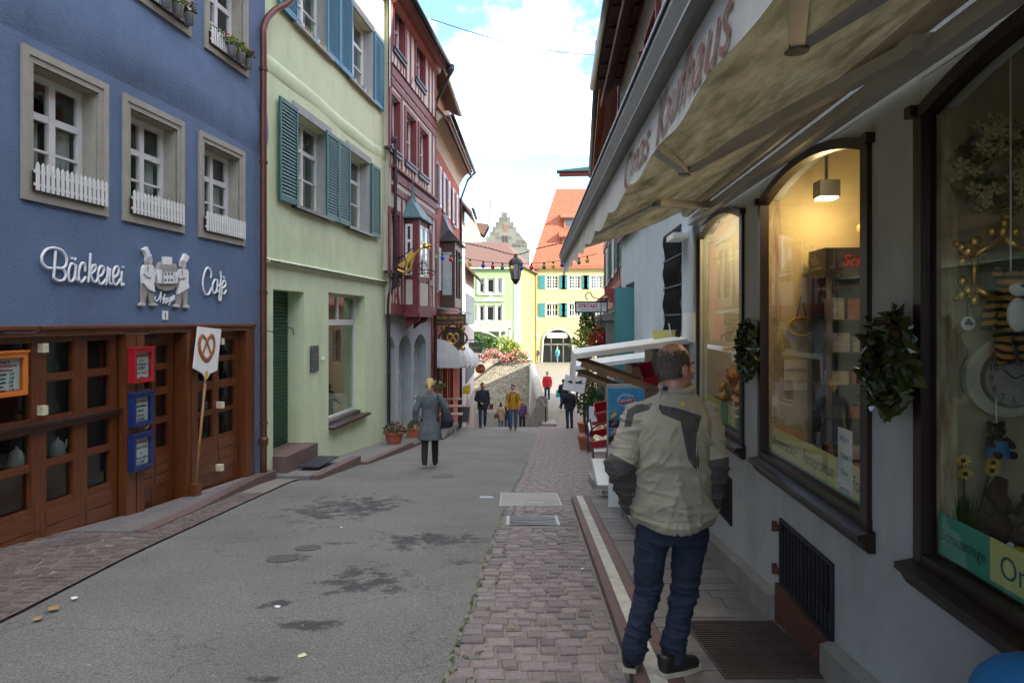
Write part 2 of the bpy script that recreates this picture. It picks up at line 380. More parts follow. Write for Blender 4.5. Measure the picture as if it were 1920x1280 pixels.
# ================================================================ ground and paving
def asphalt():
    m = bpy.data.materials.new('asphalt'); m.use_nodes = True; t = m.node_tree; n = t.nodes; l = t.links; b = n['Principled BSDF']; b.inputs['Roughness'].default_value = .8
    tc = n.new('ShaderNodeTexCoord'); P = tc.outputs['Object']
    def noise(sc, det=5, rough=.6):
        q = n.new('ShaderNodeTexNoise'); q.inputs['Scale'].default_value = sc; q.inputs['Detail'].default_value = det; q.inputs['Roughness'].default_value = rough; l.new(P, q.inputs['Vector']); return q
    def math_(op, a, bb=None):
        q = n.new('ShaderNodeMath'); q.operation = op
        for i, x in enumerate((a, bb)):
            if x is None: continue
            if isinstance(x, (int, float)): q.inputs[i].default_value = x
            else: l.new(x, q.inputs[i])
        return q.outputs[0]
    big = noise(.8, 4); rp = n.new('ShaderNodeValToRGB'); e = rp.color_ramp.elements; e[0].position = .3; e[1].position = .7
    e[0].color = (.120, .115, .104, 1); e[1].color = (.165, .158, .143, 1); l.new(big.outputs['Fac'], rp.inputs[0])
    sp = noise(75, 3, .75); r2 = n.new('ShaderNodeValToRGB'); r2.color_ramp.elements[0].position = .36; r2.color_ramp.elements[1].position = .74
    r2.color_ramp.elements[0].color = (.55, .55, .55, 1); r2.color_ramp.elements[1].color = (1.9, 1.88, 1.8, 1); l.new(sp.outputs['Fac'], r2.inputs[0])
    mu = n.new('ShaderNodeMixRGB'); mu.blend_type = 'MULTIPLY'; mu.inputs[0].default_value = 1; l.new(rp.outputs[0], mu.inputs[1]); l.new(r2.outputs[0], mu.inputs[2])
    # old spills and damp patches, each with its own place on the road
    acc = None
    for px, py, rx, ry in ((655, 950, .95, 1.5), (690, 1085, .5, .62), (805, 1012, .75, .55), (510, 1133, .17, .13), (585, 1172, .36, .14), (640, 1018, .25, .10), (875, 1052, .3, .2), (545, 1045, .3, .2), (500, 1272, .13, .07)):
        c = ground_at(px, py); mp = n.new('ShaderNodeMapping'); mp.inputs['Location'].default_value = (-c.x/rx, -c.y/ry, 0); mp.inputs['Scale'].default_value = (1/rx, 1/ry, 0)
        l.new(P, mp.inputs[0]); vl = n.new('ShaderNodeVectorMath'); vl.operation = 'LENGTH'; l.new(mp.outputs[0], vl.inputs[0])
        s = math_('SUBTRACT', 1.25, vl.outputs['Value']); acc = s if acc is None else math_('MAXIMUM', acc, s)
    nn = noise(5.5, 12, .74); v = math_('ADD', math_('MULTIPLY', math_('MINIMUM', acc, .85), .42), math_('MULTIPLY', nn.outputs['Fac'], 1.5))
    mr = n.new('ShaderNodeMapRange'); mr.inputs[1].default_value = 1.0; mr.inputs[2].default_value = 1.13; l.new(v, mr.inputs[0])
    mk = math_('MULTIPLY', mr.outputs[0], .85)
    m2 = n.new('ShaderNodeMixRGB'); m2.inputs[2].default_value = (.026, .022, .024, 1); l.new(mk, m2.inputs[0]); l.new(mu.outputs[0], m2.inputs[1])
    # hairline cracks
    vo = n.new('ShaderNodeTexVoronoi'); vo.feature = 'DISTANCE_TO_EDGE'; vo.inputs['Scale'].default_value = .55
    nd = noise(1.6, 6); ad = n.new('ShaderNodeMixRGB'); ad.blend_type = 'ADD'; ad.inputs[0].default_value = .9; l.new(P, ad.inputs[1]); l.new(nd.outputs['Color'], ad.inputs[2]); l.new(ad.outputs[0], vo.inputs['Vector'])
    cr = n.new('ShaderNodeMapRange'); cr.inputs[1].default_value = .0; cr.inputs[2].default_value = .006; cr.inputs[3].default_value = .55; cr.inputs[4].default_value = 0; l.new(vo.outputs['Distance'], cr.inputs[0])
    m3 = n.new('ShaderNodeMixRGB'); m3.inputs[2].default_value = (.03, .028, .027, 1); l.new(cr.outputs[0], m3.inputs[0]); l.new(m2.outputs[0], m3.inputs[1])
    l.new(m3.outputs[0], b.inputs['Base Color'])
    bp = n.new('ShaderNodeBump'); bp.inputs['Strength'].default_value = .6; bp.inputs['Distance'].default_value = .01; l.new(sp.outputs['Fac'], bp.inputs['Height']); l.new(bp.outputs[0], b.inputs['Normal'])
    return m
defm('mortar', (.20, .18, .145), rough=.95, var=.25, scale=30, bump=.3)
defm('earth', (.16, .14, .11), rough=.95, var=.2)
defm('sett', (.175, .142, .132), rough=.7, var=.22, scale=18, rnd=.30, bump=.25, bscale=60)
defm('sett_far', (.20, .17, .15), rough=.75, var=.35, scale=7, bump=.3, bscale=30)
defm('slab', (.155, .140, .128), rough=.7, var=.18, scale=9, rnd=.16, bump=.15, bscale=90)
defm('kerb_red', (.13, .075, .065), rough=.7, var=.2, scale=14, rnd=.15, bump=.15, bscale=70)
defm('kerb_white', (.46, .44, .37), rough=.75, var=.22, scale=11, bump=.15, bscale=70, dirt=.5)
defm('moss', (.045, .09, .015), rough=.9, var=.4, scale=30)
def strip(mb, ys, xl, xr, zf, dz=0):
    vs = []; fs = []
    for y in ys: vs += [(xl(y), y, zf(y)+dz), (xr(y), y, zf(y)+dz)]
    for i in range(len(ys)-1): fs.append((2*i, 2*i+1, 2*i+3, 2*i+2))
    return mb.add(vs, fs)
def interp(tab):
    def f(y):
        if y <= tab[0][0]: a, b = tab[0], tab[1]
        elif y >= tab[-1][0]: a, b = tab[-2], tab[-1]
        else:
            for a, b in zip(tab, tab[1:]):
                if a[0] <= y <= b[0]: break
        return a[1]+(b[1]-a[1])*(y-a[0])/(b[0]-a[0])
    return f
xL = interp([(0, -3.05), (4.28, -3.21), (6.1, -3.38), (10.9, -3.55), (13, -3.2), (16.7, -2.67), (22.8, -2.14), (27, -2.0), (30, -2.0)])   # left edge of the asphalt
xA = interp([(0, -.5), (3.42, -.35), (8.24, -.13), (13.65, .27), (24.3, .89), (27.5, 1.15), (30, 1.3)])                               # asphalt / cobbles
xK = interp([(0, .50), (3.4, .60), (9.1, .79)])                                                                                    # right kerb
def xW(y): return 1.37+.0615*y                                                                                                   # shop wall
# terrain under everything
gm = MB(); gx = [-400, -60, -12, -4.2, 1.36, 1.40, 12, 60, 400]; gy = [-60, -5, 0, 10, 20, 27.5, 28, 32, 40, 48, 55, 55.2, 90, 200, 700]
def gz(x, y):
    if y > 28 and y < 55.1 and x < 1.38: return lane(y)-.06
    return G(y)-.06
for j, y in enumerate(gy):
    for x in gx: gm.v.append((x, y, gz(x, y)))
k = len(gx)
for j in range(len(gy)-1):
    for i in range(k-1): gm.f.append((j*k+i, j*k+i+1, (j+1)*k+i+1, (j+1)*k+i)); gm.m.append(0)
solo('ground', gm, M['earth'], None, None, kind='structure')
ys = [-4+.5*i for i in range(64)]+[27.8]
MA = asphalt()
road = MB(); strip(road, ys, lambda y: xL(y), lambda y: xA(y), G)
rd = bpy.data.objects.new('road', road.mesh('road', MA, W, (0, 0, 0))); C.objects.link(rd); rd['kind'] = 'structure'
ln = MB(); strip(ln, [27.8+i for i in range(28)], lambda y: -4.2, lambda y: 1.36 if y > 29 else 1.3, lane)
ln = bpy.data.objects.new('lane', ln.mesh('lane', M['sett_far'], W, (0, 0, 0))); C.objects.link(ln); ln['kind'] = 'structure'
sq = MB(); strip(sq, [27.5, 29, 32, 40, 50, 60, 70, 78], lambda y: 1.39 if y > 29 else 1.15, lambda y: 14 if y > 29 else 8, G, -.002)
def sqmat():
    m = mat('square_paving', (.24, .21, .17), rough=.8, var=.14, scale=3, bump=.0)
    t = m.node_tree; n = t.nodes; l = t.links; b = n['Principled BSDF']
    br = n.new('ShaderNodeTexBrick'); br.inputs['Scale'].default_value = 1; br.inputs['Brick Width'].default_value = .16; br.inputs['Row Height'].default_value = .13; br.inputs['Mortar Size'].default_value = .012
    br.inputs['Color1'].default_value = (1, 1, 1, 1); br.inputs['Color2'].default_value = (.72, .70, .68, 1); br.inputs['Mortar'].default_value = (.45, .42, .38, 1)
    tc = n.new('ShaderNodeTexCoord'); l.new(tc.outputs['Object'], br.inputs['Vector']); old = b.inputs['Base Color'].links[0].from_socket
    mm = n.new('ShaderNodeMixRGB'); mm.blend_type = 'MULTIPLY'; mm.inputs[0].default_value = 1; l.new(old, mm.inputs[1]); l.new(br.outputs['Color'], mm.inputs[2]); l.new(mm.outputs[0], b.inputs['Base Color'])
    return m
sq = bpy.data.objects.new('square', sq.mesh('square', sqmat(), W, (0, 0, 0))); C.objects.link(sq); sq['kind'] = 'structure'
# cobbled strip on the right: mortar bed, 300 single stones, the rest joined
def sett_mb(w, l, h=.05, bev=.012):
    mb = MB(); a, b = w/2, l/2
    for z, k in ((-h, 0), (-bev*.8, 0), (0, bev)):
        mb.v += [(-a+k, -b+k, z), (a-k, -b+k, z), (a-k, b-k, z), (-a+k, b-k, z)]
    for i in range(2):
        for q in range(4): mb.f.append((i*4+q, i*4+(q+1) % 4, (i+1)*4+(q+1) % 4, (i+1)*4+q)); mb.m.append(0)
    mb.f.append((8, 9, 10, 11)); mb.m.append(0)
    return mb
def bed(name, ysb, xl, xr, zf, m):
    mb = MB(); strip(mb, ysb, xl, xr, zf)
    o = bpy.data.objects.new(name, mb.mesh(name, m, W, (0, 0, 0))); C.objects.link(o); o['kind'] = 'structure'; OFF[o] = (W, (0, 0, 0)); return o
def stone_rows(y0, y1, xl, xr, rw, rl, sk=.0):
    o = []; y = y0; r = random.Random(3)
    while y < y1:
        l_ = rl*r.uniform(.85, 1.15); x = xl(y)+.01+r.uniform(0, rw*.3); first = True
        while x < xr(y)-.03:
            ww = min(rw*r.uniform(.75, 1.3), xr(y)-.01-x)
            if ww > .05: o.append((x+ww/2, y+l_/2+r.uniform(-.01, .01)+.03*math.sin(x*5+y), ww-.014, l_-.014, r.uniform(-.05, .05), r.uniform(-.004, .004)))
            x += ww
        y += l_
    return o
def lay(bedo, stones, zf, nsingle, name, m, base_h, slope=-.1036):
    shp = [(.9, .9), (1, 1), (1.12, .95), (.95, 1.1)]; meshes = []
    for k, (a, b) in enumerate(shp):
        mb = sett_mb(.15, .15); r = random.Random(k); mb.v = [(v[0]+r.uniform(-.006, .006), v[1]+r.uniform(-.006, .006), v[2]+r.uniform(-.003, .003)) for v in mb.v]
        meshes.append(mb.mesh(name, m, W, (0, 0, 0), False))
    stones = sorted(stones, key=lambda s: s[1]); rest = MB(); cnt = 0
    for i, (x, y, ww, ll, rz, dz) in enumerate(stones):
        z = zf(y)+base_h+dz
        if cnt < nsingle and y > 2.9 and abs(x/y) < .78:
            cnt += 1; inst(name, meshes[i % 4], bedo, (x, y, z), (slope, 0, rz), (ww/.15, ll/.15, 1))
        else:
            c, s = math.cos(rz), math.sin(rz); q = sett_mb(ww, ll)
            rest.add([(x+v[0]*c-v[1]*s, y+v[0]*s+v[1]*c, z+v[2]+(zf(y+v[1])-zf(y))) for v in q.v], q.f)
    o = part('rest_of_cobbles', rest, m, bedo, kind='stuff')
holesR = [(8.62, 9.75, -.14, .62), (7.35, 7.95, -.05, .5)]    # cover and drain in the cobbles
def not_in_holes(s): return not any(a-.07 < s[1] < b+.07 and c-.07 < s[0] < d+.07 for a, b, c, d in holesR)
cb = bed('cobble_strip', [-1+i*.5 for i in range(58)], lambda y: xA(y)+.0, lambda y: xK(y)+.02 if y < 9.2 else (xW(y)+.1 if y < 14 else xW(y)+1.0), lambda y: G(y)+.001, M['mortar'])
st = stone_rows(1.5, 9.2, xA, xK, .122, .118)+stone_rows(9.2, 27.6, xA, lambda y: xW(y) if y < 14 else xW(y)+.8, .145, .14)
lay(cb, [s for s in st if not_in_holes(s)], G, 300, 'cobble', M['sett'], .012)
mo = MB()
r = random.Random(5)
for i in range(900):
    y = r.uniform(3, 14); x = xA(y)+abs(r.gauss(0, .035))+(.14 if r.random() < .3 else 0); z = G(y)+.006
    s = r.uniform(.006, .016); a = r.uniform(0, 6.3)
    mo.add([(x-s, y, z), (x+s, y+s*.6*math.sin(a), z+.01), (x+s*.4, y+s*2, z+.004)], [(0, 1, 2)])
solo('moss', mo, M['moss'], 'green moss in the joint between asphalt and cobbles', 'moss', kind='stuff')
# concrete cover and drain set in the cobbles
def slab_on(name, label, cat, x0, x1, y0, y1, m, h=.016, t=.05):
    mb = MB().hexa([(x0, y0, G(y0)-t), (x1, y0, G(y0)-t), (x1, y1, G(y1)-t), (x0, y1, G(y1)-t), (x0, y0, G(y0)+h), (x1, y0, G(y0)+h), (x1, y1, G(y1)+h), (x0, y1, G(y1)+h)])
    return solo(name, mb, m, label, cat)
defm('concrete', (.30, .29, .25), rough=.85, var=.12, scale=12, bump=.2, bscale=120, dirt=.4)
cv = slab_on('access_cover', 'pale concrete access cover with steel rim set in the cobbles', 'manhole cover', -.14, .62, 8.66, 9.72, M['concrete'])
rim = MB()
for a, b, c, d in ((-.16, .64, 8.62, 8.66), (-.16, .64, 9.72, 9.76), (-.16, -.14, 8.66, 9.72), (.62, .64, 8.66, 9.72), (.22, .42, 8.84, 8.90), (-.1, -.02, 9.10, 9.14)):
    h = .019 if c > 8.7 and d < 9.2 else .014
    rim.hexa([(a, c, G(c)-.03), (b, c, G(c)-.03), (b, d, G(d)-.03), (a, d, G(d)-.03), (a, c, G(c)+h), (b, c, G(c)+h), (b, d, G(d)+h), (a, d, G(d)+h)])
part('rim', rim, M['zinc'], cv)
dr = thing('street_drain', 'curved steel drain grate sunk in the cobbles', 'drain', W, .22, 7.65, G(7.65)-.03)
part('pit_shade_plate', MB().hexa([(-.04, 7.4, G(7.4)-.05), (.5, 7.4, G(7.4)-.05), (.5, 7.9, G(7.9)-.05), (-.04, 7.9, G(7.9)-.05), (-.04, 7.4, G(7.4)+.004), (.5, 7.4, G(7.4)+.004), (.5, 7.9, G(7.9)+.004), (-.04, 7.9, G(7.9)+.004)]), M['inner_shade'], dr)  # flush dark plate stands in for the shade down the drain
for i in range(6):
    y = 7.43+i*.09; pts = [(-.03+.52*q/8, y+.03*math.sin(q/8*PI), G(y)+.006) for q in range(9)]
    part('bar', MB().tube(pts, .0055, 6), M['zinc'], dr)
for x in (-.045, .505): part('frame_side', MB().bar((x, 7.38, G(7.38)+.005), (x, 7.92, G(7.92)+.005), .035, .03), M['zinc'], dr)
# right pavement: kerb (red edge, white line, red edge) and slabs
pav = bed('pavement', [-1+i*.5 for i in range(21)]+[9.1], lambda y: xK(y)+.02, lambda y: xW(y)+.05, lambda y: G(y)+.055, M['mortar'])
def kerbpiece(name, y0, y1, xa, xb, z0, z1, m, parent):
    mb = MB().hexa([(xa(y0), y0, G(y0)+z0), (xb(y0), y0, G(y0)+z0), (xb(y1), y1, G(y1)+z0), (xa(y1), y1, G(y1)+z0), (xa(y0), y0, G(y0)+z1), (xb(y0), y0, G(y0)+z1), (xb(y1), y1, G(y1)+z1), (xa(y1), y1, G(y1)+z1)])
    return part(name, mb, m, parent)
y = .5
while y < 9.0:
    y1 = min(y+1.05, 9.08)
    kerbpiece('kerb_stone', y+.006, y1, lambda q: xK(q), lambda q: xK(q)+.062, -.05, .072, M['kerb_red'], pav)
    kerbpiece('white_kerb_strip', y+.004, y1, lambda q: xK(q)+.066, lambda q: xK(q)+.15, 0, .071, M['kerb_white'], pav)
    kerbpiece('kerb_stone', y+.006, y1, lambda q: xK(q)+.154, lambda q: xK(q)+.225, 0, .068, M['kerb_red'], pav)
    y = y1
y = .6; r = random.Random(2)
while y < 9.0:
    l_ = r.choice((.17, .2, .23)); y1 = min(y+l_, 9.07); cuts = [0, r.uniform(.25, .75), 1] if r.random() < .75 else [0, r.uniform(.2, .4), r.uniform(.6, .8), 1]
    for c0, c1 in zip(cuts, cuts[1:]):
        f0 = lambda q: xK(q)+.232+(xW(q)-xK(q)-.225)*c0+.002; f1 = lambda q: xK(q)+.232+(xW(q)-xK(q)-.225)*c1-.004
        if not (2.9 < y < 4.0 and c1 > .55 and False): kerbpiece('paving_slab', y+.004, y1-.002, f0, f1, 0, .07+r.uniform(-.003, .003), M['slab'], pav)
    y = y1
# ribbed iron floor plate by the basement grille
pl = thing('floor_plate', 'rusty ribbed iron floor plate in front of the basement grille', 'floor plate', W, 1.3, 3.7, G(3.7)+.07)
def plate(x0, x1, y0, y1, h0, h1): return [(x0, y0, G(y0)+h0), (x1, y0, G(y0)+h0), (x1, y1, G(y1)+h0), (x0, y1, G(y1)+h0), (x0, y0, G(y0)+h1), (x1, y0, G(y0)+h1), (x1, y1, G(y1)+h1), (x0, y1, G(y1)+h1)]
defm('rusty_plate', (.075, .052, .044), rough=.6, var=.3, scale=8, metal=.3, bump=.2)
part('plate', MB().hexa(plate(1.03, 1.57, 3.30, 4.12, .06, .078)), M['rusty_plate'], pl)
for i in range(26):
    q = 3.32+i*.031; part('rib', MB().hexa(plate(1.04, 1.56, q, q+.012, .077, .083)), M['rusty_plate'], pl)
# left pavement: small setts, kerb step and slabs
def zLs(y): return G(y)+.02
def xWl(y): return -5.32+.11*y
lb = bed('left_pavement', [2+i*.5 for i in range(20)], lambda y: xWl(y)-.05, lambda y: xL(y)-.005, zLs, M['mortar'])
fan = []
r = random.Random(9); y = 2.6
while y < 9.6:
    x = xL(y)-.01; l_ = .105*r.uniform(.9, 1.1); xe = xWl(y)+.02 if y < 6.9 else xL(y)-.36
    while x > xe:
        ww = .125*r.uniform(.8, 1.25); cx = x-ww/2; dist = (xL(y)-cx)
        bend = 0 if dist < .36 else .16*abs(math.sin((cx+4.1)*2.4))
        fan.append((cx, y+bend, ww-.014, l_-.014, 0 if dist < .36 else .30*math.cos((cx+4.1)*2.4), r.uniform(-.003, .003))); x -= ww
    y += l_
lay(lb, fan, zLs, 300, 'sett', mat('sett_brown', (.125, .092, .080), rough=.75, var=.22, scale=18, rnd=.25, bump=.2, bscale=60), .012)
# raised slab steps before the houses
def step(y0, y1, n0f, n1f, z0, ztop, parent, m, name='step_slab'):
    mb = MB().hexa([(n0f(y0), y0, z0), (n1f(y0), y0, z0), (n1f(y1), y1, z0), (n0f(y1), y1, z0), (n0f(y0), y0, ztop), (n1f(y0), y0, ztop), (n1f(y1), y1, ztop), (n0f(y1), y1, ztop)])
    return part(name, mb, m, parent)
sp_ = thing('left_steps', None, None, W, -4, 10, G(10)); sp_['kind'] = 'structure'
ykeys = [6.95, 8.1, 9.3, 10.55, 11.25]
for a, b in zip(ykeys, ykeys[1:]):       # gently sloped slabs with a red kerb in front
    w_ = lambda y: xL(y)-.30-.02*(y-7)
    def slabz(y): return G(y)+.035+max(0, (y-8)*.038)
    for f0, f1 in ((0, .5), (.5, 1)):
        q0 = lambda y: xWl(y)+(w_(y)-.16-xWl(y))*f0+.003; q1 = lambda y: xWl(y)+(w_(y)-.16-xWl(y))*f1-.003
        part('paving_slab', MB().hexa([(q0(a), a+.004, G(a)-.05), (q1(a), a+.004, G(a)-.05), (q1(b), b, G(b)-.05), (q0(b), b, G(b)-.05), (q0(a), a+.004, slabz(a)), (q1(a), a+.004, slabz(a)), (q1(b), b, slabz(b)), (q0(b), b, slabz(b))]), M['slab'], sp_)
    q0 = lambda y: w_(y)-.155; q1 = w_
    part('kerb_stone', MB().hexa([(q0(a), a+.004, G(a)-.05), (q1(a), a+.004, G(a)-.05), (q1(b), b, G(b)-.05), (q0(b), b, G(b)-.05), (q0(a), a+.004, slabz(a)+.004), (q1(a), a+.004, slabz(a)+.004), (q1(b), b, slabz(b)+.004), (q0(b), b, slabz(b)+.004)]), M['kerb_red'], sp_)
for (ya, yb, wa, wb) in ((11.26, 13.6, .9, .82), (13.61, 17.6, .95, .85), (17.61, 20.5, .8, .72)):
    zt = G(ya)+.045+ (.02 if ya < 12 else .0); zt1 = G(yb)+.17 if ya < 12 else G(yb)+.15
    f = lambda y: xWl(y)+wa+(wb-wa)*(y-ya)/(yb-ya)-.16; g = lambda y: f(y)+.155
    f0 = lambda y: xWl(y)
    part('paving_slab', MB().hexa([(f0(ya), ya, G(ya)-.3), (f(ya), ya, G(ya)-.3), (f(yb), yb, G(yb)-.3), (f0(yb), yb, G(yb)-.3), (f0(ya), ya, zt), (f(ya), ya, zt), (f(yb), yb, zt1), (f0(yb), yb, zt1)]), M['slab'], sp_)
    part('kerb_stone', MB().hexa([(f(ya)+.003, ya, G(ya)-.3), (g(ya), ya, G(ya)-.3), (g(yb), yb, G(yb)-.3), (f(yb)+.003, yb, G(yb)-.3), (f(ya)+.003, ya, zt+.004), (g(ya), ya, zt+.004), (g(yb), yb, zt1+.004), (f(yb)+.003, yb, zt1+.004)]), M['kerb_red'], sp_)
for i in range(4):      # stone steps along the red house
    ya = 20.55+i*1.75; yb = ya+1.7
    part('step_slab', MB().hexa([(-3.2, ya, G(yb)-.3), (-2.05+.02*i, ya, G(yb)-.3), (-2.05+.02*i, yb, G(yb)-.3), (-3.2, yb, G(yb)-.3), (-3.2, ya, G(ya)+.05), (-2.05+.02*i, ya, G(ya)+.05), (-2.05+.02*i, yb, G(ya)+.03), (-3.2, yb, G(ya)+.03)]), M['slab'], sp_)
# manhole lids, litter, leaves on the road
for px, py, rr, lab in ((530, 1047, .135, 'small round iron lid nearest the left setts'), (578, 1027, .12, 'round iron lid just behind the other small lid'), (830, 893, .2, 'flat oval lid behind the walking woman')):
    p = ground_at(px, py); mb = MB().lathe([(rr, -.02), (rr, .006), (rr*.93, .008), (rr*.88, .004), (rr*.2, .004)], (0, 0, 0), 24)
    mb.map(lambda v: Vector((v.x+p.x, v.y+p.y, v.z+p.z-.104*v.y)))
    solo('manhole_cover', mb, mat('worn_iron', (.075, .07, .064), rough=.6, var=.35, scale=30, bump=.4, bscale=70), lab, 'manhole cover', group='small round lids in the asphalt')
p = ground_at(912, 932); mb = MB().hexa(plate(p.x-.09, p.x+.09, p.y-.09, p.y+.09, -.02, .006)); solo('valve_cover', mb, M['zinc'], 'small bright square valve cover in the asphalt', 'valve cover')
r = random.Random(21); lit = []
spots = [(565, 1223, .03), (100, 1140, .045), (70, 1158, .04), (140, 1120, .03), (230, 1075, .02), (300, 1010, .02), (1092, 1065, .02), (1160, 1150, .03), (960, 1175, .02), (640, 985, .02), (690, 940, .02), (445, 935, .03), (410, 955, .02), (1118, 1192, .02), (1105, 1198, .02), (520, 1132, .03)]
spots += [(r.uniform(0, 830), r.uniform(950, 1270), r.uniform(.004, .011)) for _ in range(70)]
for i, (px, py, s) in enumerate(spots):
    p = ground_at(px, py, .02); a = r.uniform(0, 6.3); mb = MB(); q = []
    for k in range(6): q.append((p.x+s*math.cos(a+k)*r.uniform(.5, 1.1), p.y+s*math.sin(a+k)*r.uniform(.5, 1.1), p.z+.001+r.uniform(0, s*.25)-.02+(.018 if px > 880 or px < 320 else .002)))
    cen = sum((Vector(t_) for t_ in q), Vector())/6
    mb.add(q+[tuple(cen)], [(k, (k+1) % 6, 6) for k in range(6)])
    if i < 16: solo('fallen_leaf', mb, (mat('dry_leaf', (.33, .19, .07), rough=.8, var=.3) if i % 3 else M['paper']) if i else M['petal_cream'], 'dry leaf or scrap of paper lying on the street', 'leaf', group='leaves and scraps on the street')
    else: lit.append(mb)
allb = MB()
for q in lit: allb.merge(q)
solo('litter_specks', allb, M['concrete'], 'tiny pale specks of litter strewn over the asphalt', 'litter', kind='stuff')
# ================================================================ left row
def UZ(fr, px, py, n=0): return fr.u(px, n), fr.z(px, py, n)
# ---------------------------------------------------------------- blue bakery house
WIN1 = [(FL.u(38), FL.u(200)), (FL.u(228), FL.u(343)), (FL.u(371), FL.u(457))]
WIN2 = [(FL.u(355)-1.25, FL.u(355)), (FL.u(382), FL.u(463)), (4.3, 5.5)]
ZW = (2.60, 4.06); ZU = (5.24, 6.72); uB1 = FL.u(497); uS1 = FL.u(472); FWD = .135
hol = [(a+FWD, b-FWD, ZW[0]+FWD, ZW[1]-FWD) for a, b in WIN1]+[(a+FWD, b-FWD, ZU[0]+FWD, ZU[1]-FWD) for a, b in WIN2]+[(2.0, uS1, -2.2, 1.40)]
bh, rf, _ = house('blue_house', 'blue stucco bakery house with grey stone window surrounds and brown wooden shopfront', FL, -9.0, uB1, -2.2, 9.0, hol, M['blue_plaster'], M['brown_roof'], depth=.24, ridge=5)
bl = MB(); nb = 50
for i in range(nb+1):
    u = -8.9+(uB1+8.88)*i/nb; w_ = .06+.02*math.sin(u*1.7)
    for q, z in ((-.01, 4.12), (w_*.35, 4.26), (w_*.9, 4.42), (w_, 4.6), (w_*.7, 4.9), (-.01, 5.2)): bl.v.append((u, q, z+.04*math.sin(u*.9)))
for i in range(nb):
    for j in range(5): bl.f.append((i*6+j, i*6+6+j, i*6+7+j, i*6+1+j)); bl.m.append(0)
part('plaster_bulge', bl, M['blue_plaster'], bh, True)
def surround(t, u0, u1, z0, z1, w, m, n=.03, ins=.24):
    mb = MB()
    for a, b, k in ((0, .55, n), (.55, 1, n*.55)):      # two stepped fillets
        i0, i1 = w*a, w*b
        mb.box(u0+i0, u0+i1, -.01, k, z0+i0, z1-i0); mb.box(u1-i1, u1-i0, -.01, k, z0+i0, z1-i0)
        mb.box(u0+i1, u1-i1, -.01, k, z0+i0, z0+i1); mb.box(u0+i1, u1-i1, -.01, k, z1-i1, z1-i0)
    a, b, c, d = u0+w, u1-w, z0+w, z1-w; q = .018   # lining of the reveal
    mb.box(a, a+q, -ins, -.012, c, d); mb.box(b-q, b, -ins, -.012, c, d); mb.box(a+q, b-q, -ins, -.012, c, c+q); mb.box(a+q, b-q, -ins, -.012, d-q, d)
    return part('window_surround', mb, m, t)
def picket_box(name, label, fr, u0, u1, z0, h, n, flowers=None, tilt=0):
    t = thing(name, label, 'window box', fr, (u0+u1)/2, n, z0, group='white picket window boxes on the blue house')
    part('rail', MB().box(u0, u1, n-.012, n, z0+.045, z0+.07), M['white_paint'], t); part('rail', MB().box(u0, u1, n-.012, n, z0+h*.62, z0+h*.62+.025), M['white_paint'], t)
    part('trough', MB().box(u0+.02, u1-.02, n-.12, n-.014, z0, z0+h*.7), M['dark_wood'], t)
    k = int((u1-u0)/.062); w = .038
    for i in range(k):
        a = u0+(u1-u0)*(i+.5)/k
        me = MB().prism([(a-w/2, z0), (a+w/2, z0), (a+w/2, z0+h-.03), (a, z0+h), (a-w/2, z0+h-.03)], n, n+.012); part('picket', me, M['white_paint'], t)
    return t
for i, (a, b) in enumerate(WIN1):
    surround(bh, a, b, ZW[0], ZW[1], FWD, M['stone_trim'])
    q = FWD+.018; wf = window(bh, FL, a+q, b-q, ZW[0]+q, ZW[1]-q, -.17, 2, 3, .065, .025, zsplit=[.33, .66])
    part('window_ledge', MB().box(a+q, b-q, -.16, -.02, ZW[0]+q-.02, ZW[0]+q+.004), M['stone_trim'], bh)
    m0 = (a+b)/2
    for c0, c1 in ((a+q+.06, m0-.06), (m0+.05, b-q-.06)):
        curtain(bh, c0, c1, ZW[0]+q, ZW[0]+.85, -.28, M['curtain_cloth'], 4); part('curtain_rod', MB().tube([(c0, -.275, ZW[0]+.855), (c1, -.275, ZW[0]+.855)], .006, 6), M['zinc'], bh)
    picket_box('picket_window_box', 'white picket window box below the '+('nearest large', 'middle', 'farthest')[i]+' first floor window of the blue house', FL, a+.10, b-.06, ZW[0]+.10, .27, .06)
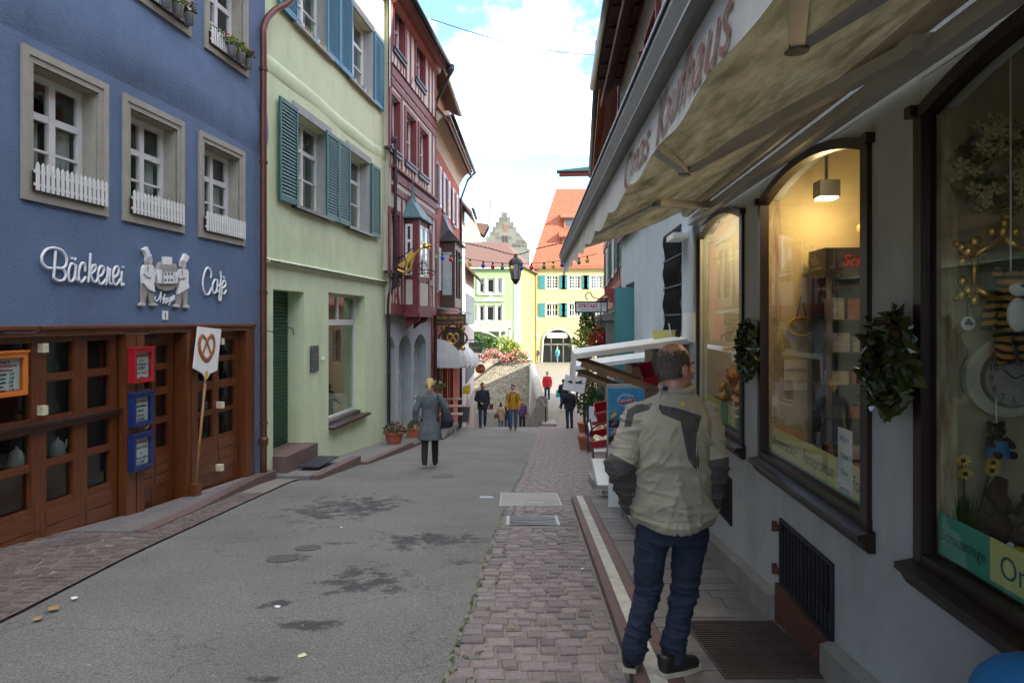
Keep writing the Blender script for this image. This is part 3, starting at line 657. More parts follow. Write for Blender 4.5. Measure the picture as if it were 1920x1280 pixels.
for i, (a, b) in enumerate(WIN2):
    surround(bh, a, b, ZU[0], ZU[1], FWD, M['stone_trim']); q = FWD+.018
    window(bh, FL, a+q, b-q, ZU[0]+q, ZU[1]-q, -.17, 2, 3, .065, .025, zsplit=[.33, .66])
    curtain(bh, a+q+.05, b-q-.05, ZU[0]+q, ZU[0]+.6, -.28, M['curtain_cloth'], 8)
    if i < 2:
        t = picket_box('picket_window_box', ('white picket window box with zinc pails, cut by the top edge', 'white picket window box with flowers, next to the brown downpipe')[i], FL, a+.08, b-.05, ZU[0]+.10, .25, .06)
        for k, f in enumerate((.42, .62, .82)):
            u = a+(b-a)*f; bk = thing('flower_pail', ('zinc pail of %s hooked on the %s upper picket box' % (('herbs', 'yellow green leaves', 'pink flowers')[k], ('left', 'right')[i])), 'flower pot', FL, u, .14, ZU[0]+.06, group='zinc pails on the upper window boxes')
            part('pail', MB().lathe([(.05, 0), (.066, .14), (.07, .145), (.062, .14), (.05, .09)], (u, .14, ZU[0]+.06), 14), M['zinc'], bk, True)
            part('leaves', leaves_mb(blob_pts((u, .14, ZU[0]+.27), (.10, .09, .09), 90), .05), M['leaf_yellow'] if k == 1 else M['leaf'], bk)
            part('blossoms', leaves_mb(blob_pts((u, .15, ZU[0]+.30), (.10, .09, .07), 30), .035), (M['petal_red'], M['petal_yellow'], M['petal_pink'])[(k+i) % 3] if k != 1 else M['leaf'], bk)
        part('trailing_flowers', leaves_mb(blob_pts((a+.35, .03, ZU[0]+.33), (.22, .07, .08), 110), .05), M['leaf'], t); part('blossoms', leaves_mb(blob_pts((a+.5, .04, ZU[0]+.36), (.2, .07, .07), 30), .04), M['petal_red'], t)
# wooden shopfront
def lattice(t, us, zs, u0, u1, z0, z1, n, th, parent_name, mw, planks=None, panes=True):
    """wood frame from u0..u1,z0..z1 with openings us x zs; panes are sub-parts; planks fill the foot"""
    mb = MB(); e = [u0]+[x for p in us for x in p]+[u1]
    for i in range(0, len(e), 2): mb.box(e[i], e[i+1], n-th, n, z0, z1)
    f = [z0]+[x for p in zs for x in p]+[z1]
    for a, b in us:
        for i in range(0, len(f), 2): mb.box(a, b, n-th+.003, n-.004, f[i], f[i+1])
    o = part(parent_name, mb, mw, t)
    for a, b in us:
        for c, d in zs:
            part('pane', MB().box(a+.001, b-.001, n-th*.7, n-th*.7+.004, c+.001, d-.001), GLASS, o)
            bd = MB(); s = .012
            bd.box(a, a+s, n-.02, n-.008, c, d); bd.box(b-s, b, n-.02, n-.008, c, d); bd.box(a+s, b-s, n-.02, n-.008, c, c+s); bd.box(a+s, b-s, n-.02, n-.008, d-s, d)
            part('bead', bd, M['wood_front'], o)
        if planks:
            k = planks[2]
            for i in range(k):
                c = planks[0]+(planks[1]-planks[0])*i/k; d = planks[0]+(planks[1]-planks[0])*(i+1)/k
                part('plank', MB().box(a-.01, b+.01, n-.01, n+.006, c+.006, d-.006), M['wood_plank'], o)
    return o
MW = M['wood_front']
part('shop_beam', MB().box(2.0, uS1, -.1, .05, 1.30, 1.40).prismu([(.05, 1.345), (.085, 1.375), (.085, 1.40), (.05, 1.41)], 2.0, uS1), M['wood_plank'], bh)
e = [FL.u(x) for x in (-75, -22, 0, 64, 92, 144, 168, 213)]
pw = .37; st_ = .185; u3 = FL.u(213)
cols3 = [(u3-pw-k*(pw+st_), u3-k*(pw+st_)) for k in range(6)][::-1]
lattice(bh, cols3, [(-.36, .01), (.07, .37), (.50, .86), (.92, 1.25)], 2.0, FL.u(224), -2.2, 1.295, -.03, .07, 'folding_front', MW, planks=(-.90, -.42, 3))
part('dark_rail', MB().box(2.0, FL.u(222), -.03, .02, .40, .435).box(2.0, FL.u(222), -.028, .035, .436, .462), M['dark_wood'], bh)
uP = (FL.u(228), FL.u(246), FL.u(248), FL.u(262))
for a, b in ((uP[0], uP[1]), (uP[2], uP[3])): part('post', MB().box(a, b, -.1, .06, -2.2, 1.297), MW, bh)
d0, d1 = FL.u(265), FL.u(341); dm = (d0+d1)/2; zd = G(8.5)+.06
lattice(bh, [(d0+.11, dm-.04), (dm+.04, d1-.11)], [(-.17, .16), (.22, .52), (.60, .84), (.90, 1.15)], d0, d1, -2.2, 1.297, -.12, .06, 'door', MW, planks=(-.62, -.24, 3))
for a, b in ((FL.u(343), FL.u(350)), (FL.u(352), FL.u(364))): part('post', MB().box(a, b, -.14, .055, -2.2, 1.297), MW, bh)
r0, r1 = FL.u(366), FL.u(455); rm = (r0+r1)/2
lattice(bh, [(r0+.13, rm-.10), (rm+.06, r1-.12)], [(-.22, .12), (.17, .48), (.58, .87), (.93, 1.18)], r0, r1, -2.2, 1.297, -.06, .06, 'right_front', MW, planks=(-.72, -.28, 3))
part('post', MB().box(r1+.004, uS1-.01, -.1, .05, -2.2, 1.297), MW, bh)
for px, py in ((81, 652), (80, 769), (415, 640), (415, 759), (414, 876)):
    u, z = UZ(FL, px, py); part('latch_box', MB().box(u-.035, u+.035, -.03 if px < 200 else -.06, .03, z-.045, z+.045), M['petal_cream'], bh)
# pretzel-shaped brass door handle
def pretzel(c, s, n, r, tilt=0):
    P = [(-.05, -.42), (-.30, -.15), (-.45, .15), (-.32, .40), (-.08, .30), (.08, .05), (.28, -.25), (.10, -.44), (-.10, -.44), (-.28, -.25), (-.08, .05), (.08, .30), (.32, .40), (.45, .15), (.30, -.15), (.05, -.42)]
    ring = [(-.28, -.28), (-.1, .02), (.1, .30), (.32, .38), (.47, .12), (.36, -.22), (0, -.46), (-.36, -.22), (-.47, .12), (-.32, .38), (-.1, .30), (.1, .02), (.28, -.28)]
    return spline([(c[0]+x*s, n+(.006 if i in (2, 3) else 0), c[1]+z*s) for i, (x, z) in enumerate(ring)], 5)
hu, hz = UZ(FL, 281, 786); pts = pretzel((hu, hz), .26, -.06, .02)
hd = part('door_handle', MB().tube(pts, .017, 8), mat('bronze', (.16, .09, .04), rough=.35, metal=.8), bh, True)
# stickers and papers on the door panes
for px, py, w_, h_, m in ((280, 700, .14, .16, 'paper'), (307, 736, .11, .06, 'paper')):
    u, z = UZ(FL, px, py); part('notice', MB().box(u-w_/2, u+w_/2, -.158, -.155, z-h_/2, z+h_/2), M[m], bh)
defm('orange_paint', (.75, .17, .01), rough=.5, var=.08); defm('lime_paint', (.16, .62, .05), rough=.5)
u, z = UZ(FL, 272, 650); part('orange_pennant', MB().prism([(u-.08, z+.07), (u+.16, z+.07), (u, z-.12), (u-.08, z-.1)], -.119, -.115), M['orange_paint'], bh)
u, z = UZ(FL, 279, 708); part('green_sticker', MB().lathe([(.05, -.001), (.05, .001)], (0, 0, 0), 16).map(lambda v: Vector((u+v.x, -.117+v.z, z+v.y))), M['lime_paint'], bh)
u, z = UZ(FL, 302, 631); part('door_plate', MB().box(u-.12, u+.12, -.119, -.112, z-.02, z+.02), M['dark_metal'], bh)
# inside of the bakery: counter and coffee pots seen through the panes
part('counter', MB().box(4.5, 7.8, -.70, -.40, -1.2, -.05), M['wood_plank'], bh)
for k, u in enumerate((6.2, 6.38, 6.95, 7.5)):
    part('coffee_pot', MB().lathe([(.06, 0), (.075, .05), (.055, .16), (.04, .18), (.012, .2), (.015, .22)], (u, -.5, -.05), 14).tube([(u+.05, -.5, .02), (u+.11, -.5, .05), (u+.13, -.5, .13)], [.02, .014, .01], 6), M['white_paint'], bh, True)
# lettering and the relief of the two bakers
def ZP(x, y): return 60+x*380/1920, 440+y*160/808
def wpt(x, y, n): px, py = ZP(x, y); return (FL.u(px, n), n, FL.z(px, py, n))
def strokes(parent, sts, r, n, m, name):
    for s in sts: part(name, MB().tube([wpt(p.x, p.y, n) for p in spline([(x, y, 0) for x, y in s], 6)], r, 6, flat=1.0), m, parent, True)
SB = [[(185, 318), (140, 312), (100, 270), (92, 210), (130, 145), (200, 125), (280, 150), (325, 215), (320, 290), (280, 318), (225, 312)], [(222, 155), (215, 280), (203, 410)], [(225, 312), (290, 325), (318, 370), (302, 425), (250, 437), (203, 408)],
      [(410, 292), (370, 275), (345, 350), (350, 430), (378, 440), (405, 390), (413, 285)], [(415, 285), (408, 400), (435, 435)], [(376, 213), (378, 232)], [(409, 218), (405, 242)],
      [(502, 350), (500, 285), (472, 270), (446, 330), (443, 415), (468, 450), (507, 400)], [(553, 175), (545, 320), (532, 455)], [(537, 390), (570, 300), (600, 292), (595, 335), (552, 375)], [(552, 375), (578, 440), (605, 445), (622, 415)],
      [(622, 402), (665, 375), (680, 320), (655, 298), (630, 340), (626, 430), (655, 470), (695, 425)], [(717, 305), (712, 400), (698, 478)], [(703, 420), (730, 345), (738, 335), (730, 445), (755, 468)],
      [(764, 412), (810, 375), (820, 320), (796, 303), (770, 350), (768, 440), (795, 475), (835, 420)], [(850, 345), (844, 440), (850, 480), (870, 465)], [(863, 298), (861, 312)]]
SC_ = [[(1692, 410), (1696, 345), (1660, 312), (1627, 380), (1618, 480), (1640, 558), (1672, 562), (1698, 505)], [(1757, 432), (1728, 430), (1708, 490), (1716, 550), (1740, 545), (1755, 485), (1758, 425)], [(1758, 425), (1752, 520), (1770, 552)],
       [(1785, 345), (1790, 420), (1775, 520), (1771, 600), (1780, 625), (1793, 580), (1786, 505), (1764, 482), (1800, 470)], [(1803, 507), (1832, 480), (1830, 442), (1812, 440), (1800, 490), (1802, 545), (1820, 560), (1838, 525)], [(1811, 398), (1823, 413)]]
SM = [[(1170, 583), (1163, 610), (1180, 628), (1205, 600), (1222, 540), (1216, 640)], [(1220, 560), (1240, 615), (1258, 560), (1240, 655)], [(1282, 600), (1265, 605), (1258, 635), (1268, 648), (1281, 605), (1282, 640), (1291, 640)], [(1293, 595), (1292, 625), (1305, 630), (1313, 590), (1308, 645), (1294, 668)], [(1314, 622), (1328, 600), (1321, 588), (1314, 615), (1322, 632), (1333, 612)], [(1335, 570), (1338, 618), (1336, 590), (1352, 575), (1346, 605), (1354, 612)]]
lt = thing('wall_lettering', 'white script letters reading Bäckerei on the blue wall', 'lettering', FL, FL.u(155), .03, FL.z(155, 540)); strokes(lt, SB, .0135, .025, mat('sign_white', (.82, .81, .78), rough=.5, var=.02), 'letter_stroke')
lt = thing('wall_lettering', 'white script letters reading Cafè beside the downpipe', 'lettering', FL, FL.u(400), .03, FL.z(400, 560)); strokes(lt, SC_, .0135, .025, MATS['sign_white'], 'letter_stroke')
ch = thing('baker_relief', 'painted relief of two bakers carrying a castle shaped cake above the name Mayer', 'wall relief', FL, FL.u(308), .03, FL.z(308, 578))
defm('relief_grey', (.34, .30, .26), rough=.7, var=.15); defm('relief_white', (.80, .78, .72), rough=.6, var=.06)
def relief(name, polys, n1, m):
    mb = MB()
    for P in polys: mb.prism([(lambda q: (q[0], q[2]))(wpt(x, y, .02)) for x, y in P], .004, n1)
    part(name, mb, m, ch)
relief('hat', [[(1040, 140), (1078, 115), (1105, 180), (1122, 202), (1075, 217), (1065, 175)]], .045, M['relief_white']); relief('hat', [[(1440, 178), (1477, 210), (1450, 262), (1410, 240), (1420, 220)]], .045, M['relief_white'])
for P_ in ([(1075, 217), (1120, 207), (1130, 240), (1125, 275), (1110, 290), (1080, 280), (1068, 245)], [(1405, 240), (1450, 262), (1448, 310), (1420, 325), (1400, 300)]): relief('face', [P_], .038, mat('relief_face', (.62, .55, .48), rough=.7))
relief('jacket', [[(1058, 285), (1130, 285), (1165, 370), (1150, 400), (1148, 450), (1135, 472), (1040, 460), (1035, 370), (1042, 310)]], .04, M['relief_white']); relief('jacket', [[(1395, 325), (1455, 325), (1472, 350), (1470, 470), (1385, 465), (1385, 410), (1368, 390), (1380, 350)]], .04, M['relief_white'])
relief('trousers', [[(1035, 458), (1092, 515), (1085, 560), (1062, 645), (1033, 645)], [(1088, 512), (1146, 540), (1146, 645), (1115, 645), (1098, 555)]], .030, M['relief_grey']); relief('trousers', [[(1375, 555), (1424, 530), (1402, 660), (1363, 660)], [(1418, 530), (1472, 495), (1466, 665), (1434, 665)]], .030, M['relief_grey'])
for P_ in ([(1040, 455), (1142, 470), (1148, 545), (1088, 515)], [(1385, 462), (1472, 470), (1474, 500), (1373, 562)]): relief('apron', [P_], .046, M['relief_white'])
for P_ in ([(1008, 660), (1036, 640), (1064, 645), (1060, 673), (1010, 673)], [(1116, 650), (1147, 640), (1180, 658), (1175, 671), (1116, 671)], [(1336, 670), (1365, 655), (1392, 665), (1390, 686), (1338, 683)], [(1434, 665), (1466, 660), (1483, 680), (1480, 693), (1434, 690)]): relief('shoe', [P_], .04, mat('relief_shoe', (.5, .46, .4), rough=.6))
relief('cake_board', [[(1150, 380), (1380, 400), (1375, 470), (1330, 518), (1260, 532), (1190, 510), (1155, 455)]], .035, M['relief_grey'])
relief('cake_castle', [[(1205, 335), (1325, 345), (1340, 462), (1195, 462)], [(1240, 222), (1300, 230), (1298, 285), (1240, 280)], [(1175, 320), (1222, 325), (1222, 460), (1178, 455)], [(1315, 342), (1355, 346), (1355, 455), (1318, 460)], [(1240, 208), (1250, 208), (1250, 222), (1240, 222)], [(1262, 210), (1272, 211), (1272, 224), (1262, 224)], [(1288, 213), (1300, 214), (1300, 230), (1288, 229)]], .06, M['relief_white'])
relief('castle_roof', [[(1172, 322), (1200, 258), (1225, 325)], [(1312, 343), (1332, 276), (1360, 345)], [(1210, 345), (1240, 280), (1300, 285), (1325, 350)]], .064, M['relief_grey'])
relief('castle_window', [[(x, y), (x+13, y+1), (x+13, y+24), (x, y+23)] for x in (1232, 1262, 1290) for y in (360, 418)], .062, M['ink'])
for s in ([(1085, 240), (1092, 241)], [(1106, 240), (1112, 241)], [(1088, 268), (1104, 272), (1116, 266)], [(1060, 370), (1090, 400), (1130, 410)], [(1412, 268), (1418, 270)], [(1432, 274), (1438, 276)], [(1412, 300), (1430, 306)], [(1395, 430), (1420, 415), (1455, 412)], [(1100, 300), (1098, 350)], [(1425, 335), (1424, 380)]):
    part('outline', MB().tube([wpt(x, y, .045) for x, y in s], .004, 5), M['ink'], ch)
strokes(ch, SM, .007, .025, MATS['sign_white'], 'name_stroke')
hn = thing('house_number', 'small white house number plate reading 1', 'number plate', FL, FL.u(308), .01, FL.z(308, 599)); u, z = UZ(FL, 308, 591)
part('plate', MB().box(u-.05, u+.05, .002, .02, z-.055, z+.055), M['relief_white'], hn); part('digit', put(text_mb('1', .075, bold=.004), u-.018, .02, z-.037), M['ink'], hn)
# menu cases
def menu_case(px, py0, py1, w_, m, lines, label, n=.06, title=True):
    u = FL.u(px); z0, z1 = FL.z(px, py1), FL.z(px, py0); t = thing('menu_case', label, 'menu case', FL, u, n, z0, group='menu cases on the bakery front')
    mb = MB(); f = .045; a, b = u-w_/2, u+w_/2
    mb.box(a, b, n, n+.03, z0, z1); mb.box(a, a+f, n+.03, n+.075, z0, z1); mb.box(b-f, b, n+.03, n+.075, z0, z1); mb.box(a+f, b-f, n+.03, n+.075, z0, z0+f); mb.box(a+f, b-f, n+.03, n+.075, z1-f, z1)
    mb.box(a-.015, b+.015, n, n+.085, z1, z1+.018)
    part('case', mb, m, t); part('sheet', MB().box(a+f+.006, b-f-.006, n+.031, n+.034, z0+f+.006, z1-f-.006), M['paper'], t)
    part('glass', MB().box(a+f, b-f, n+.06, n+.063, z0+f, z1-f), GLASS, t)
    H = z1-z0-2*f
    for k, (s, h, mm) in enumerate(lines):
        tm = text_mb(s, h, shear=.2, ext=.001, bold=.0015); wd = min(tm.w, w_-2*f-.04); tm = text_mb(s, h, shear=.2, ext=.001, bold=.0015, width=wd)
        part('writing', put(tm, u-wd/2, n+.0345, z1-f-.02-H*(k+.75)/(len(lines)+.3)), mm, t)
    return t
RI, IK = M['red_ink'], M['ink']
defm('case_red', (.42, .012, .018), rough=.35, var=.08, coat=.3); defm('case_blue', (.012, .03, .13), rough=.35, var=.1, coat=.3); defm('case_orange', (.62, .17, .02), rough=.4, var=.12)
menu_case(251, 653, 716, .36, M['case_red'], [('Angebot', .05, RI), ('Grosses', .02, RI), ('Frühstück', .036, IK), ('4,90€', .04, IK), ('Kaffee u. Brötchen', .018, RI), ('und Ei', .016, IK)], 'red menu case reading Angebot, topmost of three beside the door')
menu_case(250, 737, 797, .36, M['case_blue'], [('Angebot', .05, RI), ('Herzhafter', .03, IK), ('Snack', .034, IK), ('Getränk', .028, RI), ('4,90€', .04, IK)], 'blue menu case in the middle of three beside the door')
menu_case(250, 813, 878, .36, M['case_blue'], [('Angebot', .05, RI), ('Butterbrezel', .032, IK), ('und', .02, IK), ('1 Tasse Kaffee', .03, IK), ('3,50€', .044, IK)], 'blue menu case, lowest of three beside the door')
menu_case(-12, 662, 744, .46, M['case_orange'], [('Unsere', .035, RI), ('Frühstückskarte', .032, RI), ('', .01, IK) if 0 else ('zum Mitnehmen', .022, RI), ('Tasse Kaffee   2,10', .022, IK), ('Cappuccino    2,60', .022, IK), ('Milchkaffee   2,80', .022, IK), ('Espresso      1,90', .022, IK), ('Schokolade    2,70', .022, IK)], 'orange wooden menu case cut by the left edge of the picture')
# baker's peel with painted pretzel
pe = thing('pretzel_peel', 'wooden baker peel with a pretzel painted on its white blade, leaning on the post', 'sign', FL, FL.u(367), .12, FL.z(367, 925))
def PW(px, py, n): return (FL.u(px, n), n, FL.z(px, py, n))
P = [PW(370, 612, .1), PW(413, 617, .1), PW(405, 694, .1), PW(392, 700, .1), PW(389, 706, .1), PW(382, 706, .1), PW(378, 700, .1), PW(361, 690, .1)]
part('blade', MB().prism([(p[0], p[2]) for p in P], .098, .118), M['relief_white'], pe)
p0 = PW(386, 700, .11); p1 = PW(366, 920, .11); part('pole', MB().tube([p0, p1], .018, 8), mat('pale_wood', (.34, .16, .05), rough=.6, var=.2, scale=6), pe, True)
part('ferrule', MB().tube([(p0[0], .11, p0[2]+.03), (p0[0]-.003, .11, p0[2]-.07)], .03, 8), M['gold_paint'], pe); part('foot_block', MB().box(p1[0]-.05, p1[0]+.05, .06, .17, p1[2]-.08, p1[2]+.10), M['wood_front'], pe)
c = PW(388, 650, .12); pz = pretzel((c[0], c[2]), .40, .121, .02); rr = [.022+.016*math.exp(-((i/len(pz)-.5)*4.5)**2) for i in range(len(pz))]
part('painted_pretzel', MB().tube(pz, rr, 8, flat=.25, fax=(0, 1, 0)), mat('pretzel_brown', (.22, .055, .015), col2=(.45, .17, .03), rough=.6, scale=8), pe, True)
part('clamp', MB().tube([PW(362, 712, .06), PW(372, 716, .13), PW(392, 714, .13)], .006, 6), M['iron'], pe)
# small iron brackets and the downpipe between the houses
for px, py, lab in ((30, 625, 'small curled iron hook at the top left of the shopfront'), (262, 627, 'small curled iron hook over the red menu case')):
    a = PW(px-30, py, .05); solo('iron_hook', MB().tube([(a[0], .05, a[2]), (a[0]+.2, .2, a[2]+.0), (a[0]+.24, .24, a[2]+.03), (a[0]+.22, .25, a[2]+.06)], .008, 6), M['iron'], lab, 'hook', FL)
dp = thing('downpipe', 'brown downpipe between the blue and the green house', 'downpipe', FL, FL.u(493), .1, FL.z(493, 880))
u = FL.u(494, .1)
part('pipe', MB().tube(spline([(u, .1, -1.15), (u, .1, 2), (u, .1, 5.6), (u+.02, .1, 6.2), (u+.25, .16, 6.55), (u+.55, .3, 6.85), (u+.75, .4, 7.3), (u+.78, .4, 8.8)], 6), .055, 10), M['brown_pipe'], dp, True)
for z in (-.2, 1.9, 4.0, 5.5): part('collar', MB().tube([(u, .1, z-.025), (u, .1, z+.025)], .068, 10), M['brown_pipe'], dp)
part('shoe', MB().tube([(u, .1, -.55), (u, .1, -.45), (u, .1, -.42)], [.075, .08, .06], 10), M['brown_pipe'], dp)
u, z = UZ(FL, 500, 622); solo('iron_hook', MB().tube(spline([(u-.35, .05, z+.05), (u, .12, z), (u+.12, .2, z+.05), (u+.3, .3, z+.06), (u+.38, .3, z-.06)], 4), .008, 6), M['iron'], 'thin wrought iron arm beside the brown downpipe', 'hook', FL)
# ---------------------------------------------------------------- pale green house
uG0, uG1 = uB1+.003, FL.u(722)
dr_ = (FL.u(512), FL.u(570), -2.6, FL.z(512, 542)); sw = (FL.u(616), FL.u(684), -.78, 2.03)
gw1 = (FL.u(552)+.02, FL.u(613), 3.55, 5.25); gw2 = (FL.u(652), FL.u(690), 3.55, 5.25); gw3 = (gw1[0], gw1[1], 6.86, 8.56); gw4 = (FL.u(656), FL.u(696), 6.86, 8.56)
gh, rf, _ = house('green_house', 'pale green stucco house with shuttered windows and a dark green door', FL, uG0, uG1, -2.6, 10.6, [dr_, sw, gw1, gw2, gw3, gw4], M['green_plaster'], M['brown_roof'], depth=.34, ridge=5)
nsl = 26; a, b, c, d = dr_; dz = FL.z(512, 855)
for i in range(44):
    z = dz+(d-dz)*i/44; part('door_board', MB().prismu([(-.34, z), (-.325, z+.004), (-.31, z+.05), (-.34, z+.072)], a+.0, b-.0), M['green_shutter'] if 0 else mat('door_green', (.006, .06, .035), rough=.35, var=.15), gh)
part('door_step', MB().box(a-.02, b+.05, -.34, .25, -2.6, dz), M['kerb_red'], gh)
a, b, c, d = sw; zt = d-.62
wf = window(gh, FL, a, b, c+.1, zt, -.24, 1, 1, .06, .03); window(gh, FL, a, b, zt+.004, d, -.24, 2, 1, .06, .03)
part('sill_board', MB().box(a, b+.08, -.24, .13, c-.02, c+.03).box(a+.02, b-.02, -.22, -.1, c+.03, c+.1), M['dark_wood'], gh)
# lit lamp hanging behind the shop window
hl = thing('pendant_lamp', 'glowing pendant lamp inside the green house shop window', 'lamp', FL, FL.u(640)+.2, -.6, .45)
u = FL.u(640)+.25; part('shade', MB().lathe([(.16, 0), (.13, .06), (.03, .14)], (u, -.62, .42), 14), M['petal_cream'], hl); part('bulb', MB().ell((u, -.62, .42), (.10, .10, .03)), mat('lamp_glow', (1, .8, .5), emit=((1, .75, .4), 3)), hl); part('cord', MB().tube([(u, -.62, .56), (u, -.62, 2.0)], .006, 5), M['iron'], hl)
part('display_table', MB().box(a+.1, b-.1, -.9, -.4, c+.1, c+.5), M['concrete'], gh)
for (q, mm, kk) in ((gw1, 'green_shutter', 0), (gw2, 'green_shutter', 1), (gw3, 'blue_shutter', 0), (gw4, 'blue_shutter', 1)):
    a, b, c, d = q; w_ = .14
    mb = MB(); mb.box(a-w_, a-.002, .004, .03, c-.05, d+.0).box(b+.002, b+w_, .004, .03, c-.05, d).box(a-w_, b+w_, .004, .045, d+.002, d+.16)
    for s0, s1 in ((a, a+.015), (b-.015, b)): mb.box(s0, s1, -.28, -.002, c, d)
    part('window_surround', mb, M['grey_trim'], gh)
    window(gh, FL, a+.015, b-.015, c, d-.0, -.20, 2, 3, .07, .03, zsplit=[.36, .70]); curtain(gh, a+.1, b-.1, c+.1, d-.2, -.42, M['curtain_cloth'], 7)
    part('window_sill', MB().box(a-w_, b+w_, -.2, .10, c-.06, c-.002), M['dark_wood'] if c < 5 else M['grey_trim'], gh)
    sw_ = (b-a)*.48
    shutter(gh, a-w_*.2-sw_, a-.04, c-.03, d+.04, .05, M[mm], 26)
    if kk: shutter(gh, a-w_*.2-2*sw_-.02, a-w_*.2-sw_-.02, c-.03, d+.04, .048, M[mm], 26)
    shutter(gh, b+.08, b+.08+sw_, c-.03, d+.04, .05, M[mm], 26) if kk else None
cols = [(.02, .10, .5), (.6, .3, .02), (.05, .35, .08), (.5, .03, .03), (.6, .55, .5), (.03, .35, .4)]
for w_i, q in enumerate((gw3, gw4)):
    for i in range(13):
        u = q[0]+(q[1]-q[0])*(i+.3)/13; k = i*5 % 6
        solo('glass_bottle', MB().lathe([(.022, 0), (.025, .06), (.01, .085), (.012, .11)], (u, .05, q[2]-.002), 8), mat('bottle_%d' % k, cols[k], rough=.2), 'small coloured bottle in the row on the sill '+('nearer the blue house' if w_i == 0 else 'farther from the blue house'), 'bottle', FL, group='coloured bottles on the %s upper sill' % ('near', 'far')[w_i], smooth=True)
# wavy plaster ledge, tile band
led = MB(); k = 60
for i in range(k+1):
    u = uG0+(uG1-uG0)*i/k; zc = 5.72+.03*math.sin(u*1.1)+.01*math.sin(u*2.9); o = .045+.008*math.sin(u*1.7)
    for j in range(7): a = PI*j/6; led.v.append((u, -.02+o*math.sin(a)*(1-.35*math.cos(a)), zc-.17*math.cos(a)))
for i in range(k):
    for j in range(6): led.f.append((i*7+j, (i+1)*7+j, (i+1)*7+j+1, i*7+j+1)); led.m.append(0)
part('plaster_ledge', led, M['green_plaster'], gh, True)
bt = MB(); n_ = 70
for i in range(n_): u = uG0+.05+(uG1-uG0-.1)*i/n_; bt.box(u, u+.055, .05, .085, 2.425, 2.46)
part('ledge', MB().prismu([(0, 2.34), (.05, 2.42), (.07, 2.425), (.07, 2.46), (0, 2.50)], uG0, uG1), M['green_plaster'], gh)
part('tile_band', bt, M['dark_metal'], gh, kind='stuff')
u, z = UZ(FL, 588, 671); pq = thing('wall_plaque', 'dark slate plaque with gold lettering on the pale green wall', 'plaque', FL, u, .03, z-.24)
part('plate', MB().box(u-.19, u+.19, .015, .03, z-.25, z+.24), mat('slate', (.035, .04, .055), rough=.4), pq)
for k, s in enumerate(('- - -', '-----')): part('writing', put(text_mb(s, .05, ext=.001, width=.2), u-.1, .031, z+.06-.09*k), M['gold_paint'], pq)
for a, b in ((-.16, .2), (.16, .2), (-.16, -.21), (.16, -.21)): part('screw', MB().lathe([(.014, 0), (.014, .012)], (0, 0, 0), 8).map(lambda v: Vector((u+a+v.x, .03+v.z, z+b+v.y))), M['zinc'], pq)
u, z = UZ(FL, 604, 673); solo('bell_push', MB().ell((u, .02, z), (.035, .03, .045)), M['relief_white'], 'small white door bell on the green house wall', 'door bell', FL)
u = FL.u(548); solo('door_mat', MB().hexa([(FL.pt(u-.3, .35, 0).x, FL.pt(u-.3, .35, 0).y, G(12)+.12)]*8) if 0 else MB().box(u-.45, u+.5, .30, .68, G(12.4)+.195, G(12.4)+.215), M['ink'], 'black door mat before the dark green door', 'door mat', FL)
gd = thing('downpipe', 'dark downpipe between the green and the half-timbered house', 'downpipe', FL, uG1, .12, -2)
part('pipe', MB().tube(spline([(uG1, .1, -1.85), (uG1, .1, .5), (uG1, .1, 1.9), (uG1+.05, .16, 2.3), (uG1+.12, .24, 2.7), (uG1+.12, .24, 6), (uG1+.08, .24, 6.25), (uG1, .15, 6.5), (uG1, .13, 10.5)], 5), .05, 10), M['dark_metal'], gd, True)
for z in (0, 3.2, 5.2, 8.2): part('collar', MB().tube([(uG1+(.12 if 2.7 < z < 6 else 0), .24 if 2.7 < z < 6 else .1 if z < 2 else .13, z-.02), (uG1+(.12 if 2.7 < z < 6 else 0), .24 if 2.7 < z < 6 else .1 if z < 2 else .13, z+.02)], .062, 10), M['dark_metal'], gd)
# ---------------------------------------------------------------- half-timbered house with oriel
uT0, uT1 = uG1+.003, FL.u(808); J = .16
ar = [(FL.u(724)+.1, FL.u(741), -3, 1.0), (FL.u(748), FL.u(771), -3, 1.02), (FL.u(777), FL.u(799), -1.15, 1.02)]
th, rf, wl = house('timber_house', 'half-timbered house in oxblood red and cream with an oriel and grey ground floor', FL, uT0, uT1, -3, 1.62, ar, M['grey_plaster'], M['brown_roof'], depth=.4, ridge=.01, over=-.1)
rf.hide_render = False
bpy.data.objects.remove(rf)
def arch_fill(mb, u0, u1, zs, zt, n, depth, k=10):
    """fill between a segmental arch (springing zs, crown zt) and the flat top of its opening"""
    pts = [(u0+(u1-u0)*i/k, zs+(zt-zs)*math.sin(PI*i/k)**.8) for i in range(k+1)]
    for i in range(k):
        a, b = pts[i], pts[i+1]; mb.hexa([(a[0], n-depth, a[1]), (b[0], n-depth, b[1]), (b[0], n, b[1]), (a[0], n, a[1]), (a[0], n-depth, zt+.002), (b[0], n-depth, zt+.002), (b[0], n, zt+.002), (a[0], n, zt+.002)])
    return pts
for a in ar: mb = MB(); arch_fill(mb, a[0], a[1], a[3]-.32, a[3], -.003, .39); part('arch', mb, M['grey_plaster'], th)
for i, a in enumerate(ar):
    window(th, FL, a[0], a[1], -2.9 if i < 2 else -1.1, a[3], -.32, 2, 3, .06, .03, zsplit=[.45, .78] if i == 2 else [.3, .72], name='window' if i else 'door', mf=M['white_paint'])
zt0, zt1 = 1.62, 10.25
wins = []
for (x0, x1, c, d) in ((730, 746, 2.75, 4.3), (731, 748, 6.0, 7.4), (760, 778, 6.0, 7.4), (785, 801, 6.0, 7.4), (738, 757, 8.75, 10.1), (779, 795, 8.75, 10.1), (803, 807, 2.75, 4.3)): wins.append((FL.u(x0, J), FL.u(x1, J), c, d))
